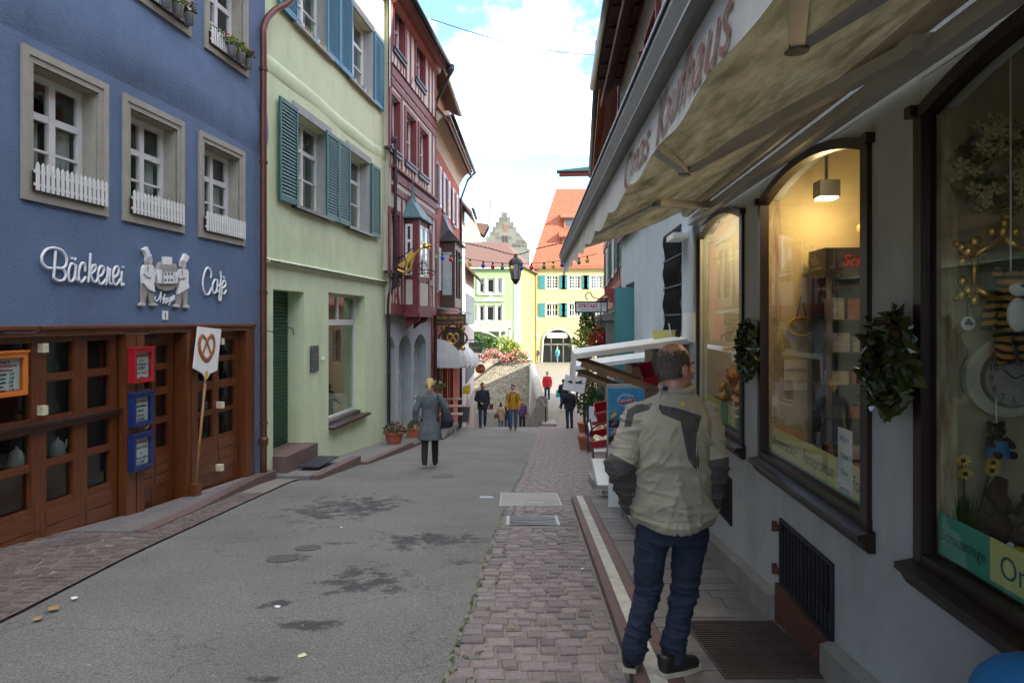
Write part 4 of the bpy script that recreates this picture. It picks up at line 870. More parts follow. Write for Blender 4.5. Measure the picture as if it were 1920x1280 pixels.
wb = MB(); wall_holes(wb, uT0, uT1, zt0, zt1, wins, .25, n=J); wb.box(uT0, uT1, -8, -.9, zt0, zt1).box(uT0+.001, uT0+.06, -.9, J-.003, zt0, zt1).box(uT1-.06, uT1-.001, -.9, J-.003, zt0, zt1)
wb.quad((uT0, J, zt0), (uT1, J, zt0), (uT1, -.1, zt0), (uT0, -.1, zt0))
for a, b in ((uT0+.002, uT0+.1), (uT1-.1, uT1-.002)): wb.prismu([(-8, zt1), (J, zt1), (-4, zt1+5)], a, b)
part('upper_wall', wb, M['cream_infill'], th)
part('roof', MB().prismu([(.62, zt1-.35), (.62, zt1-.2), (-4, zt1+5.15), (-8.5, zt1-.35), (-8.5, zt1-.5), (-4, zt1+5)], uT0-.05, uT1+.1), M['brown_roof'], th)
part('eave_cornice', MB().prismu([(J, zt1-.45), (.30, zt1-.38), (.34, zt1-.25), (.52, zt1-.22), (.56, zt1-.05), (J, zt1+.1)], uT0, uT1+.08), mat('cornice_red', (.27, .075, .055), rough=.6, var=.2), th)
gutter(th, uT0, uT1+.15, .68, zt1-.22, M['dark_metal'], .075)
RT = M['red_timber']
def timber(kind, a, b, w=.15, pr=.028): part('timber_'+kind, MB().bar((a[0], J+pr/2-.004, a[1]), (b[0], J+pr/2-.004, b[1]), w, pr, up=(0, 1, 0)) if 0 else MB().bar((a[0], J+pr/2-.004, a[1]), (b[0], J+pr/2-.004, b[1]), pr, w, up=(0, 0, 1) if abs(b[0]-a[0]) > 1e-4 or True else (1, 0, 0)), RT, th)
def hbeam(z, h=.2, pr=.035, u0=uT0, u1=uT1): part('timber_beam', MB().box(u0, u1, J-.004, J+pr, z-h/2, z+h/2), RT, th)
def post(u, z0, z1, w=.10, pr=.028): part('timber_post', MB().box(u-w/2, u+w/2, J-.004, J+pr, z0, z1), RT, th)
def brace(u0, z0, u1, z1, w=.09, bend=0, pr=.022):
    mid = ((u0+u1)/2+bend, (z0+z1)/2); P = spline([(u0, J+.008, z0), (mid[0], J+.008, mid[1]), (u1, J+.008, z1)], 4); part('timber_brace', MB().tube(P, w/2, 8, flat=.35, fax=(0, 1, 0)), RT, th)
for z, h in ((1.76, .28), (4.95, .18), (5.32, .22), (7.75, .16), (8.05, .24), (10.0, .2)): hbeam(z, h)
part('sill_moulding', MB().prismu([(J, 5.45), (J+.1, 5.5), (J+.1, 5.56), (J, 5.58)], uT0, uT1), RT, th); part('sill_moulding', MB().prismu([(J, 8.18), (J+.07, 8.22), (J, 8.27)], uT0, uT1), RT, th)
for q in wins:
    a, b, c, d = q; window(th, FL, a+.05, b-.05, c+.04, d-.04, J-.13, 2, 2, .055, .03)
    mb = MB(); mb.box(a-.13, a, J-.004, J+.04, c-.1, d+.12).box(b, b+.13, J-.004, J+.04, c-.1, d+.12).box(a, b, J-.004, J+.04, d, d+.12)
    mb.box(a+.001, a+.05, J-.24, J-.001, c, d).box(b-.05, b-.001, J-.24, J-.001, c, d)
    part('window_surround', mb, RT, th); part('window_sill', MB().box(a-.1, b+.1, J-.1, J+.09, c-.06, c).box(a-.12, b+.12, J, J+.06, c-.16, c-.06), M['dark_metal'], th)
for lv, (z0, z1) in enumerate(((1.9, 4.86), (5.6, 7.67), (8.2, 9.9))):
    n_ = 11
    for i in range(n_+1):
        u = uT0+.07+(uT1-uT0-.14)*i/n_
        if any(q[0]-.22 < u < q[1]+.22 and q[2] < z1 and q[3] > z0 for q in wins): continue
        post(u, z0, z1)
for q in wins:      # little struts below each window
    a, b, c, d = q; lo = max(zz for zz in (1.9, 5.43, 8.17) if zz < c)
    if c-.16-lo > .1:
        for f in (.0, .33, .67, 1.0): brace(a+(b-a)*f-.04, lo, a+(b-a)*f+.06*(1 if f < .5 else -1), c-.16, .07)
brace(uT0+.25, 1.9, uT0+.7, 2.6, .09, .1); brace(uT0+.75, 1.9, uT0+.3, 2.6, .09, .1)
for i in range(9): u = uT0+.3+i*.55; brace(u, 8.17 if i % 2 else 7.83, u+.25, 8.6 if i % 2 else 7.95, .06)
brace(21.0, 5.6, 21.5, 5.95, .08); brace(22.6, 4.1, 22.2, 4.86, .08, .05); brace(21.9, 4.1, 22.35, 4.86, .08, .05)
# oriel
o0, o1 = FL.u(757, J), FL.u(806, J+.42); OP = J+.42
orl = part('oriel', MB().box(o0, o1, J, OP, 1.62, 1.86).box(o0+.02, o0+.14, J, OP-.02, 1.86, 4.3).box(o0+.02, o1-.02, OP-.1, OP-.0, 2.55, 2.68).box(o0+.02, o1-.02, J, OP-.01, 4.18, 4.32).box(o0+.001, o0+.16, OP-.16, OP+.012, 1.86, 4.3).box(o1-.16, o1-.001, OP-.16, OP+.012, 1.86, 4.3).box(o0-.06, o1+.06, J, OP+.06, 1.55, 1.66), RT, th)
part('oriel_panel', MB().box(o0+.17, o1-.17, OP-.06, OP-.01, 1.87, 2.54), M['cream_infill'], orl); part('oriel_panel', MB().box(o0+.005, o0+.02, J+.06, OP-.17, 1.9, 2.6), M['cream_infill'], orl)
fo = orl
m0 = (o0+o1)/2
def pane_frame(u0, u1, n0, n1, z0, z1, side):
    mb = MB(); f = .06
    if side:
        mb.box(o0-.01, o0+.012, n0, n0+f, z0, z1).box(o0-.01, o0+.012, n1-f, n1, z0, z1).box(o0-.01, o0+.012, n0+f, n1-f, z0, z0+f).box(o0-.01, o0+.012, n0+f, n1-f, z1-f, z1).box(o0-.01, o0+.012, n0+f, n1-f, z0+.95, z0+1.03).box(o0-.008, o0+.01, n0+f, n1-f, z0+.48, z0+.51)
        part('oriel_window', mb, M['white_paint'], orl); part('pane', MB().box(o0+.0, o0+.004, n0+f, n1-f, z0+f, z1-f), mat('dark_pane', (.05, .06, .07), rough=.08), orl)
    else:
        mb.box(u0, u0+f, OP-.01, OP+.004, z0, z1).box(u1-f, u1, OP-.01, OP+.004, z0, z1).box(u0+f, u1-f, OP-.01, OP+.004, z0, z0+f).box(u0+f, u1-f, OP-.01, OP+.004, z1-f, z1).box(u0+f, u1-f, OP-.01, OP+.004, z0+.95, z0+1.03)
        part('oriel_window', mb, M['white_paint'], orl); part('pane', MB().box(u0+f, u1-f, OP-.02, OP-.012, z0+f, z1-f), MATS['dark_pane'], orl)
pane_frame(0, 0, J+.05, OP-.17, 2.7, 4.16, True); pane_frame(o0+.2, m0-.04, 0, 0, 2.7, 4.16, False); pane_frame(m0+.04, o1-.2, 0, 0, 2.7, 4.16, False)
e = .1; ap = 5.05
part('oriel_roof', MB().add([(o0-e, J-.05, 4.32), (o1+e, J-.05, 4.32), (o1+e, OP+e, 4.32), (o0-e, OP+e, 4.32), (o0+.3, J-.05, ap-.25), (o1-.3, J-.05, ap-.25), (o1-.35, J+.12, ap-.1), (o0+.35, J+.12, ap-.1), (o0-e, OP+e, 4.36), (o1+e, OP+e, 4.36), (o0-e, J-.05, 4.36), (o1+e, J-.05, 4.36)], [(0, 1, 2, 3), (3, 2, 9, 8), (0, 3, 8, 10), (2, 1, 11, 9), (8, 9, 6, 7), (10, 8, 7, 4), (9, 11, 5, 6), (4, 7, 6, 5)]).lathe([(.11, 0), (.05, .2), (.02, .55), (.004, .8)], (m0-.1, J+.1, ap-.15), 8), M['copper_roof'], orl)
for u in (o0+.25, o1-.25): part('bracket', MB().prismu([(J, 1.2), (J, 1.55), (OP, 1.55), (OP-.05, 1.42), (J+.18, 1.36)], u-.08, u+.08), RT, orl)
# ---------------------------------------------------------------- red house
uR0, uR1 = 23.36, 32.4; ze = 8.9; F = FRED
rw = [(F.u(813), F.u(820), 6.0, 7.3), (F.u(829), F.u(836), 6.0, 7.3), (F.u(846), F.u(852), 6.0, 7.3), (F.u(811), F.u(818), 2.7, 4.2)]
rw = [(24.0, 24.9, 5.6, 7.1), (26.6, 27.5, 5.6, 7.1), (29.6, 30.5, 5.6, 7.1), (23.9, 24.7, 2.55, 4.1), (23.7, 25.4, -3.2, .35), (25.9, 27.6, -3.2, .35), (28.1, 29.8, -3.2, .35)]
rh, rf, _ = house('red_house', 'brick red plastered house with cream cove eaves and white shutters', F, uR0, uR1, -4.5, ze, rw, M['red_plaster'], M['brown_roof'], depth=.3, ridge=5, over=.62)
part('eave_cove', MB().prismu([(-.01, ze-1.3)]+[(.62*(1-math.cos(a*PI/14)), ze-1.3+.85*math.sin(a*PI/14)) for a in range(1, 8)]+[(.62, ze-.3), (-.01, ze-.3)], uR0-.02, uR1+.02), mat('cove_cream', (.50, .42, .31), rough=.85, var=.1), rh, False)
gutter(rh, uR0, uR1+.05, .72, ze-.45, M['dark_metal'])
for i, q in enumerate(rw):
    a, b, c, d = q
    if i < 4:
        window(rh, F, a, b, c, d, -.12, 2, 2, .06, .03); part('window_surround', MB().box(a-.1, a, .003, .03, c-.1, d+.1).box(b, b+.1, .003, .03, c-.1, d+.1).box(a, b, .003, .03, d, d+.1).box(a, b, .003, .06, c-.1, c), M['grey_trim'], rh)
        shutter(rh, a-.55, a-.08, c, d, .05, M['white_paint'], 14); shutter(rh, b+.08, b+.55, c, d, .05, M['white_paint'], 14)
    else:
        window(rh, F, a, b, -2.2-(.12*(i-4)), d, -.18, 2, 2, .08, .04, mf=M['dark_wood'], zsplit=[.7], name='shop_window'); part('pier_trim', MB().box(a-.16, a-.01, .003, .05, -4, d), M['stone_trim'] if i % 2 else M['red_plaster'], rh)
part('downpipe', MB().tube([(uR1-.08, .08, -4), (uR1-.08, .08, ze-1.7), (uR1-.05, .4, ze-.8), (uR1-.05, .7, ze-.5)], .05, 8), M['dark_metal'], rh)
part('downpipe', MB().tube(spline([(uR0+.05, .13, -2.5), (uR0+.05, .13, 2), (uR0+.05, .13, 6), (uR0+.05, .13, 8.6), (uR0-.1, .4, 9.3), (uR0-.25, .66, 9.75)], 5), .055, 8), M['dark_metal'], rh, True)
part('hopper_head', MB().lathe([(.06, 0), (.16, .18), (.16, .35)], (uR0-.25, .66, 9.72), 8), M['dark_metal'], rh)
# dormer roof behind with gutter
part('dormer', MB().prismu([(-.2, 9.0), (-.2, 10.4), (-2.8, 11.4), (-2.8, 9.5)], uR0+.6, uR0+5.2), mat('dormer_wood', (.30, .12, .05), rough=.7, var=.2), rh); part('dormer_roof', MB().prismu([(.3, 10.25), (.3, 10.37), (-3, 11.75), (-3, 11.6)], uR0+.2, uR0+6.2), M['brown_roof'], rh)
part('dormer_gutter', MB().tube([(uR0+.2, .36, 10.3), (uR0+6.2, .36, 10.3)], .07, 8), M['grey_metal'], rh)
# brown oriel of the red house
b0, b1 = 25.6, 27.9; bp = .55
mbw = M['dark_wood']; ob = part('oriel', MB().box(b0, b1, 0, bp, 1.95, 2.3).box(b0, b1, 0, bp, 4.15, 4.4).box(b0, b0+.14, 0, bp, 2.3, 4.15).box(b1-.14, b1, 0, bp, 2.3, 4.15).box(b0+.14, b0+.3, bp-.12, bp, 2.3, 4.15).box(b1-.3, b1-.14, bp-.12, bp, 2.3, 4.15).box(b0+1.0, b0+1.14, bp-.12, bp, 2.3, 4.15), mat('oriel_brown', (.075, .03, .022), rough=.55, var=.2), rh)
part('pane', MB().box(b0+.3, b0+1.0, bp-.08, bp-.07, 2.3, 4.15), MATS['dark_pane'], ob); part('pane', MB().box(b0+1.14, b1-.3, bp-.08, bp-.07, 2.3, 4.15), MATS['dark_pane'], ob); part('pane', MB().box(b0-.006, b0+.01, .08, bp-.12, 2.4, 4.0), mat('pale_pane', (.45, .47, .45), rough=.15), ob)
part('oriel_roof', MB().add([(b0-.15, -.05, 4.4), (b1+.15, -.05, 4.4), (b1+.15, bp+.2, 4.4), (b0-.15, bp+.2, 4.4), (b0+.5, -.05, 5.7), (b1-.5, -.05, 5.7), (b0+.2, bp*.55, 4.9), (b1-.2, bp*.55, 4.9)], [(0, 1, 2, 3), (3, 2, 7, 6), (6, 7, 5, 4), (0, 3, 6), (0, 6, 4), (2, 1, 7), (1, 5, 7), (0, 4, 5, 1)]), M['dark_metal'], ob)
# bakery sign with little copper roof and the gilded pretzel below it
sg = thing('bakery_sign', 'dark board lettered Bäckerei-Conditorei Café under a small green copper roof', 'sign', F, 24.6, .5, 1.5)
part('copper_roof', MB().prismu([(0, 1.95), (1.15, 1.72), (1.15, 1.69), (0, 1.88)], 23.9, 26.2), mat('verdigris', (.10, .27, .25), rough=.6, var=.25, scale=8), sg)
part('board', MB().box(23.93, 23.98, 0.02, 1.12, 1.28, 1.68), M['dark_wood'], sg)
for s, z, h in (('BÄCKEREI - CONDITOREI', 1.50, .10), ('--- --- ---  CAFE', 1.34, .10)):
    tm = text_mb(s, h, ext=.003, width=.98); part('writing', MB().add([(23.925, .09+v[0], z+v[2]) for v in tm.v], tm.f), M['gold_paint'], sg)
gp = thing('gilded_pretzel_sign', 'square gilded pretzel sign hanging below the bakery board', 'sign', F, 24.2, .6, .2)
part('frame', MB().box(24.15, 24.2, .25, 1.05, .42, 1.22).box(24.13, 24.15, .33, .97, .50, 1.14), M['dark_wood'], gp)
rim = [( .45*math.cos(a)*(1+.12*math.cos(4*a)), .45*math.sin(a)*(1+.12*math.cos(4*a))) for a in [2*PI*i/32 for i in range(32)]]
part('scroll_rim', MB().tube([(24.12, .65+x, .82+z) for x, z in rim], .035, 6, close=True), mat('gilt_dark', (.20, .11, .03), rough=.35, metal=.6), gp, True); part('pretzel', MB().tube([(24.11, .65+p.x, .82+p.z) for p in pretzel((0, 0), .42, 0, 1)], .032, 8), M['gold'], gp, True)
for k in range(4): a = PI/4+k*PI/2; part('leaf_boss', MB().ell((24.11, .65+.5*math.cos(a), .82+.5*math.sin(a)), (.03, .09, .09)), M['gold'], gp, True)
part('hanger', MB().tube([(24.17, .4, 1.2), (24.17, .4, 1.45)], .02, 6).tube([(24.17, .9, 1.2), (24.17, .9, 1.45)], .02, 6), M['iron'], gp)
# white dome awnings
defm('awning_white', (.62, .61, .59), rough=.75, var=.06, dirt=.3, trans=.15)
for i in range(4):
    a = 23.75+i*2.15; b = a+1.85; mb = MB(); z0 = .02-.14*i; k = 8
    rings = []
    for j in range(k+1):
        t_ = j/k*PI/2; rings.append((1.0*math.sin(t_), z0+.78*math.cos(t_)))
    for j, (n_, z_) in enumerate(rings):
        ins = .28*(1-math.sin(j/k*PI/2))
        mb.v += [(a+ins, .02+n_*.92, z_), (b-ins, .02+n_*.92, z_)]
    for j in range(k): mb.f.append((2*j, 2*j+1, 2*j+3, 2*j+2)); mb.m.append(0)
    base = len(mb.v); mb.v += [(a, .03, z0), (b, .03, z0)]
    for j in range(k): mb.f += [(base, 2*j, 2*j+2), (base+1, 2*j+3, 2*j+1)]; mb.m += [0, 0]
    aw = solo('dome_awning', mb, M['awning_white'], 'white dome awning, '+('nearest', 'second', 'third', 'farthest')[i]+' of four on the red house', 'awning', F, group='dome awnings on the red house', smooth=False)
    n1, z1 = rings[-1]; v = MB().box(a, b, .02+n1*.92, .03+n1*.92, z0-.22, z0).box(a-.004, a+.004, .1, .02+n1*.92, z0-.22, z0).box(b-.004, b+.004, .1, .02+n1*.92, z0-.22, z0); part('valance', v, M['awning_white'], aw)
# ================================================================ right side: shop under the awning
uE = FR.u(1310)
W1 = (FR.u(1395), FR.u(1309)); W2 = (FR.u(1632), FR.u(1428)); W3 = (FR.u(1727)-1.55, FR.u(1727)); ZS0, ZSP, RISE = .55, 2.24, .12
sh_holes = [(a, b, ZS0, ZSP+RISE) for a, b in (W1, W2, W3)]+[(FR.u(1565), FR.u(1465), -.12, .27), (FR.u(1373), FR.u(1336), -.12, .24)]
shp, rf, _ = house('shop_house', 'grey blue plastered shop with arched display windows under an awning', FR, -11, uE, -1.5, 6.15, sh_holes, M['shop_plaster'], M['brown_roof'], depth=.12, deep=9, ridge=7, over=.44, rz=6.25, inner=mat('shop_room', (.16, .13, .09), rough=.9))
def seg_arch(u0, u1, zs, rise, k=14): return [(u0+(u1-u0)*i/k, zs+rise*(1-((2*i/k-1)**2))) for i in range(k+1)]
defm('brown_frame', (.011, .005, .004), col2=(.024, .010, .007), rough=.35, scale=4, st=(6, 6, 1), bump=.08, bscale=20)
for wi, (a, b) in enumerate((W1, W2, W3)):
    mb = MB(); pts = seg_arch(a, b, ZSP, RISE)
    for i in range(len(pts)-1):
        p, q = pts[i], pts[i+1]; mb.hexa([(p[0], -.12, p[1]), (q[0], -.12, q[1]), (q[0], -.002, q[1]), (p[0], -.002, p[1]), (p[0], -.12, ZSP+RISE+.002), (q[0], -.12, ZSP+RISE+.002), (q[0], -.002, ZSP+RISE+.002), (p[0], -.002, ZSP+RISE+.002)])
    part('arch', mb, M['shop_plaster'], shp)
    # frame: jambs, arched head, deep sill board
    f = .052; fm = MB(); fm.box(a-.015, a+f, -.035, .022, ZS0, ZSP).box(b-f*.75, b+.015, -.035, .022, ZS0, ZSP).box(a-.02, b+.02, -.035, .02, ZS0, ZS0+f)
    po = seg_arch(a-.02, b+.02, ZSP, RISE+.012); pi = seg_arch(a+f, b-f, ZSP-.03, RISE-.005)
    for i in range(len(po)-1):
        p, q, r_, s_ = po[i], po[i+1], pi[i+1], pi[i]; fm.hexa([(s_[0], -.035, s_[1]), (r_[0], -.035, r_[1]), (r_[0], .024, r_[1]), (s_[0], .024, s_[1]), (p[0], -.035, p[1]), (q[0], -.035, q[1]), (q[0], .024, q[1]), (p[0], .024, p[1])])
    for s0 in (a-.045, b+.0): fm.box(s0, s0+.045, -.02, .04, ZSP-.02, ZSP+.022)
    wf = part('display_window', fm, M['brown_frame'], shp)
    part('window_sill', MB().prismu([(-.02, ZS0+.012), (.075, ZS0-.008), (.075, ZS0-.03), (.05, ZS0-.05), (.03, ZS0-.085), (-.02, ZS0-.085)], a-.05, b+.05), M['brown_frame'], shp)
    pts = seg_arch(a+f, b-f, ZSP-.03, RISE-.005); poly = [(a+f, ZS0+f), (b-f, ZS0+f)]+pts[::-1]
    part('pane', MB().add([(u, -.015, z) for u, z in poly], [tuple(range(len(poly)))]), GLASS, wf)
# display interiors
for a, b in (W1, W2, W3): part('reveal', MB().box(b-.022, b-.002, -.118, -.037, ZS0+.01, ZSP), mat('peeling_cream', (.50, .43, .28), col2=(.20, .11, .06), rough=.8, scale=9, st=(3, 3, .5)), shp)
defm('case_cream', (.42, .34, .18), rough=.85, var=.10, scale=3, dirt=.3); defm('case_floor', (.22, .15, .08), rough=.7, var=.2); defm('case_shaded_cream', (.33, .275, .17), rough=.85, var=.08, dirt=.3)  # nearest case lining is a cream darkened for the awning's shade
for wi, (a, b) in enumerate((W1, W2, W3)):
    m = (M['case_cream'], M['case_cream'], M['case_shaded_cream'])[wi]; D = -.86
    part('display_side', MB().box(b+.002, b+.02, D, -.125, ZS0, 2.7), m, shp); part('display_side', MB().box(a-.02, a-.002, D, -.125, ZS0, 2.7), m, shp)
    part('display_back', MB().box(a-.02, b+.02, D-.02, D, ZS0, 2.7), m, shp); part('display_floor', MB().box(a, b, D, -.13, ZS0-.04, ZS0+.03), M['case_floor'], shp); part('display_ceiling', MB().box(a-.02, b+.02, D, -.13, 2.7, 2.72), m, shp)
# --- signs along the bottom of the panes (read from far to near)
def strip_sign(parent_label, name, b_u, a_u, z0, z1, m, txt, mt, h, n=-.03, shear=0, lines=None):
    """flat card behind the pane from b_u (far, left) to a_u (near, right)"""
    t = thing(name, parent_label, 'sign', FR, (a_u+b_u)/2, n, z0)
    part('card', MB().box(a_u, b_u, n-.004, n, z0, z1), m, t)
    for k, s in enumerate(lines or [txt]):
        tm = text_mb(s, h, ext=.001, shear=shear); wd = min(tm.w, (b_u-a_u)*.86); tm = text_mb(s, h, ext=.001, shear=shear, width=wd)
        zz = z0+(z1-z0)/2-h*.42 if not lines else z1-(z1-z0)*(k+.78)/len(lines)
        part('writing', put(tm, (a_u+b_u)/2+wd/2, n, zz, -1), mt, t)
    part('edge_line', MB().box(a_u, b_u, n-.003, n+.001, z0, z0+.014), M['sign_green'], t)
    return t
defm('sign_yellow', (.62, .58, .20), rough=.5, var=.04); defm('sign_green', (.06, .33, .22), rough=.5, var=.05); defm('sign_ink', (.03, .12, .13), rough=.5)
f = .055; zb = ZS0+f+.01
c = [W2[1]-f-.005, FR.u(1492), FR.u(1559), FR.u(1585), W2[0]+f+.005]
strip_sign('yellow sign reading alimentation in the middle display window', 'window_sign', c[0], c[1]+.008, zb, zb+.165, M['sign_yellow'], 'alimentation', M['sign_ink'], .065)
strip_sign('yellow sign reading Reiseproviant in the middle display window', 'window_sign', c[1]-.004, c[2]+.006, zb, zb+.165, M['sign_yellow'], 'Reiseproviant', M['sign_ink'], .075)
strip_sign('white card listing Wurst Käse Obst Getränke', 'window_sign', c[2]-.002, c[3]+.004, zb, zb+.32, M['paper'], '', M['ink'], .030, lines=['Wurst', 'Käse', 'Obst', 'Getränke'], shear=.2)
strip_sign('yellow sign reading food in the middle display window', 'window_sign', c[3]-.002, c[4], zb, zb+.165, M['sign_yellow'], 'food', M['sign_ink'], .075)
c3 = [W3[1]-f-.005, FR.u(1838), FR.u(1838)-.75]
strip_sign('green sign reading Schauanlage in the nearest display window', 'window_sign', c3[0], c3[1]+.001, zb, zb+.15, M['sign_green'], 'Schauanlage', M['ink'], .042)
strip_sign('yellow sign reading Omas Kaufhaus, cut by the right edge', 'window_sign', c3[1], c3[2], zb, zb+.15, M['sign_yellow'], 'Omas Kaufhaus', M['sign_ink'], .075)
c1 = [W1[1]-f, W1[1]-f-.7, W1[1]-f-.95, W1[0]+.32, W1[0]+f]
for k, (m, tx) in enumerate((('sign_yellow', '--'), ('sign_green', ''), ('sign_yellow', '---'), ('sign_green', '--'))):
    strip_sign(('yellow sign at the far end', 'plain green card', 'yellow card next to the green one', 'green card at the near end')[k]+' of the teddy bear window', 'window_sign', c1[k]-.003, c1[k+1]+.003, zb, zb+.17, M[m], tx or ' . ', M['sign_ink'], .05)
# --- lamps in the middle window
defm('bulb_warm', (1, .8, .5), emit=((1, .70, .35), 8)); defm('lamp_black', (.03, .03, .03), rough=.4)
def spot_lamp(label, u, n, z, watts):
    t = thing('spot_lamp', label, 'lamp', FR, u, n, z, group='spot lamps in the shop')
    part('housing', MB().box(u-.06, u+.06, n-.06, n+.06, z, z+.1), M['lamp_black'], t); part('bulb', MB().box(u-.05, u+.05, n-.05, n+.05, z-.012, z-.001), M['bulb_warm'], t); part('stem', MB().tube([(u, n, z+.1), (u, n, 2.7)], .01, 6), M['iron'], t)
    ld = bpy.data.lights.new('spot_lamp_light', 'POINT'); ld.energy = watts; ld.color = (1, .72, .38); ld.shadow_soft_size = .05
    lo = bpy.data.objects.new('light', ld); C.objects.link(lo); lo.location = FR.pt(u, n, z-.06); lo.parent = t; lo.matrix_parent_inverse = Matrix.Translation(t.location).inverted() if 0 else t.matrix_world.inverted()
    lo.parent = t; lo.location = (0, 0, -.07); lo.matrix_parent_inverse = Matrix.Identity(4)
spot_lamp('black spot lamp hanging in the middle display window', W2[1]-.25, -.32, 2.22, .8)
spot_lamp('second spot lamp, nearer, high in the middle display window', W2[1]-.75, -.35, 2.42, .5)
spot_lamp('spot lamp lighting the teddy bear window', W1[1]-.5, -.4, 2.35, 2.0)
# --- black toy cabinet with shelves of boxes in the middle window
cu = W2[1]-.06
cab = thing('display_cabinet', 'black glass display cabinet full of model boxes in the middle shop window', 'cabinet', FR, cu-.15, -.5, ZS0+.03)
ca, cbn = -.30, -.84
part('back', MB().box(cu-.02, cu, cbn, ca, ZS0+.03, 1.9), M['lamp_black'], cab)
for z in (.85, 1.05, 1.25, 1.45, 1.65): part('shelf', MB().box(cu-.26, cu-.02, cbn, ca, z, z+.012), M['lamp_black'], cab)
part('post', MB().box(cu-.26, cu-.235, ca-.025, ca, ZS0+.03, 1.9), M['grey_metal'], cab); part('top_sign', MB().box(cu-.28, cu, cbn, ca+.02, 1.72, 1.9), M['lamp_black'], cab)
tm = text_mb('Schuco', .07, shear=.3, ext=.001, bold=.002, width=.26); part('writing', MB().add([(cu-.282, -.38-v[0], 1.79+v[2]) for v in tm.v], tm.f), mat('neon_red', (.5, .02, .02), rough=.5), cab)
r = random.Random(4); bc = [(.30, .05, .04), (.45, .40, .30), (.05, .08, .15), (.08, .12, .08), (.5, .45, .12), (.12, .12, .13), (.35, .36, .38)]
for z in (.86, 1.06, 1.26, 1.46, .60):
    q = -.35
    while q > -.78:
        w_ = r.uniform(.06, .12); h = r.uniform(.06, .14); k = r.randrange(7)
        solo('model_box', MB().box(cu-.22, cu-.08, q-w_, q, z+.003, z+.003+h), mat('box_%d' % k, bc[k], rough=.4, var=.4, scale=25), 'small model box on a shelf of the black cabinet', 'box', FR, group='model boxes in the black cabinet'); q -= w_+.02
# round shield sign, wall sign, bear on the cabinet
u = W2[1]-.004
sd = thing('shield_sign', 'small oval gilt sign hanging on the cream wall in the middle shop window', 'sign', FR, u, -.24, 1.34)
part('plate', MB().ell((u-.015, -.25, 1.42), (.012, .085, .06)), mat('shield_brown', (.20, .15, .06), rough=.5), sd); part('rim', MB().tube([(u-.022, -.25+.085*math.cos(a), 1.42+.06*math.sin(a)) for a in [2*PI*i/24 for i in range(24)]], .006, 6, close=True), M['gold_paint'], sd); part('cord', MB().tube([(u-.02, -.22, 1.48), (u-.012, -.25, 1.62), (u-.02, -.28, 1.48)], .004, 5), M['iron'], sd)
pp = thing('wall_sign', 'cream sign reading Premium Partner piccolo', 'sign', FR, u, -.3, 1.02); part('card', MB().box(u-.012, u-.004, -.29, -.14, 1.0, 1.2), mat('sign_cream', (.55, .50, .38), rough=.6), pp)
for s, z, mm in (('PREMIUM PARTNER', 1.12, M['ink']), ('piccolo', 1.05, M['red_ink'])): tm = text_mb(s, .022, ext=.001, width=.13); part('writing', MB().add([(u-.0135, -.15-v[0], z+v[2]) for v in tm.v], tm.f), mm, pp)
def teddy(label, fr, c, s, m, face=(-1, 0), m2=None, group=None):
    """seated plush: belly, head, muzzle, ears, arms, legs; face = direction in (u, n)"""
    t = thing('teddy_bear', label, 'soft toy', fr, c[0], c[1], c[2], group=group); fx, fy = face; sx, sy = -fy, fx
    def P(f, l, z): return (c[0]+(fx*f+sx*l)*s, c[1]+(fy*f+sy*l)*s, c[2]+z*s)
    b = MB(); b.ell(P(0, 0, .30), (.24*s, .24*s, .30*s)); b.ell(P(.02, 0, .72), (.21*s, .21*s, .20*s)); b.ell(P(.2, 0, .68), (.09*s, .09*s, .08*s))
    for l in (-1, 1):
        b.ell(P(-.02, .17*l, .90), (.08*s, .08*s, .08*s)); b.tube([P(.05, .2*l, .48), P(.2, .28*l, .38), P(.3, .25*l, .3)], [.09*s, .08*s, .07*s], 8); b.tube([P(.1, .12*l, .1), P(.38, .2*l, .09), P(.44, .2*l, .12)], [.11*s, .1*s, .1*s], 8)
    part('body', b, m, t, True)
    for l in (-1, 1): part('eye', MB().ell(P(.2, .08*l, .78), (.022*s, .022*s, .022*s), 6, 5), M['ink'], t)
    part('nose', MB().ell(P(.28, 0, .71), (.03*s, .03*s, .025*s), 6, 5), M['ink'], t)
    return t
defm('plush_tan', (.42, .24, .08), rough=.95, var=.2, scale=40, bump=.6, bscale=90); defm('plush_cream', (.50, .38, .20), rough=.95, var=.2, scale=40, bump=.6, bscale=90); defm('plush_brown', (.045, .022, .014), rough=.95, var=.3, scale=40, bump=.6, bscale=90)
teddy('tan teddy bear sitting on top of the black cabinet', FR, (cu-.12, -.66, 1.9), .34, M['plush_tan'], (-1, .35))
for k, (du, dn, s, mm) in enumerate(((1.15, -.22, .30, 'plush_tan'), (.85, -.3, .34, 'plush_cream'), (.45, -.25, .30, 'plush_tan'), (.3, -.45, .36, 'plush_cream'), (.7, -.5, .4, 'plush_tan'))):
    teddy(('tan teddy bear at the far end of the teddy window', 'large cream teddy bear in the middle of the teddy window', 'small tan teddy bear at the near end of the teddy window', 'cream teddy bear behind the near one in the teddy window', 'tan teddy bear at the back of the teddy window')[k], FR, (W1[0]+du, dn, ZS0+.2), s, M[mm], (-.8, .6), group='teddy bears in the far display window')
part('display_step', MB().box(W1[0]+.05, W1[1]-.05, -.8, -.13, ZS0+.03, ZS0+.2), M['case_floor'], shp)
op = thing('gilt_mask', 'round gilt ornament hanging in the teddy bear window', 'ornament', FR, W1[1]-.1, -.4, 1.35)
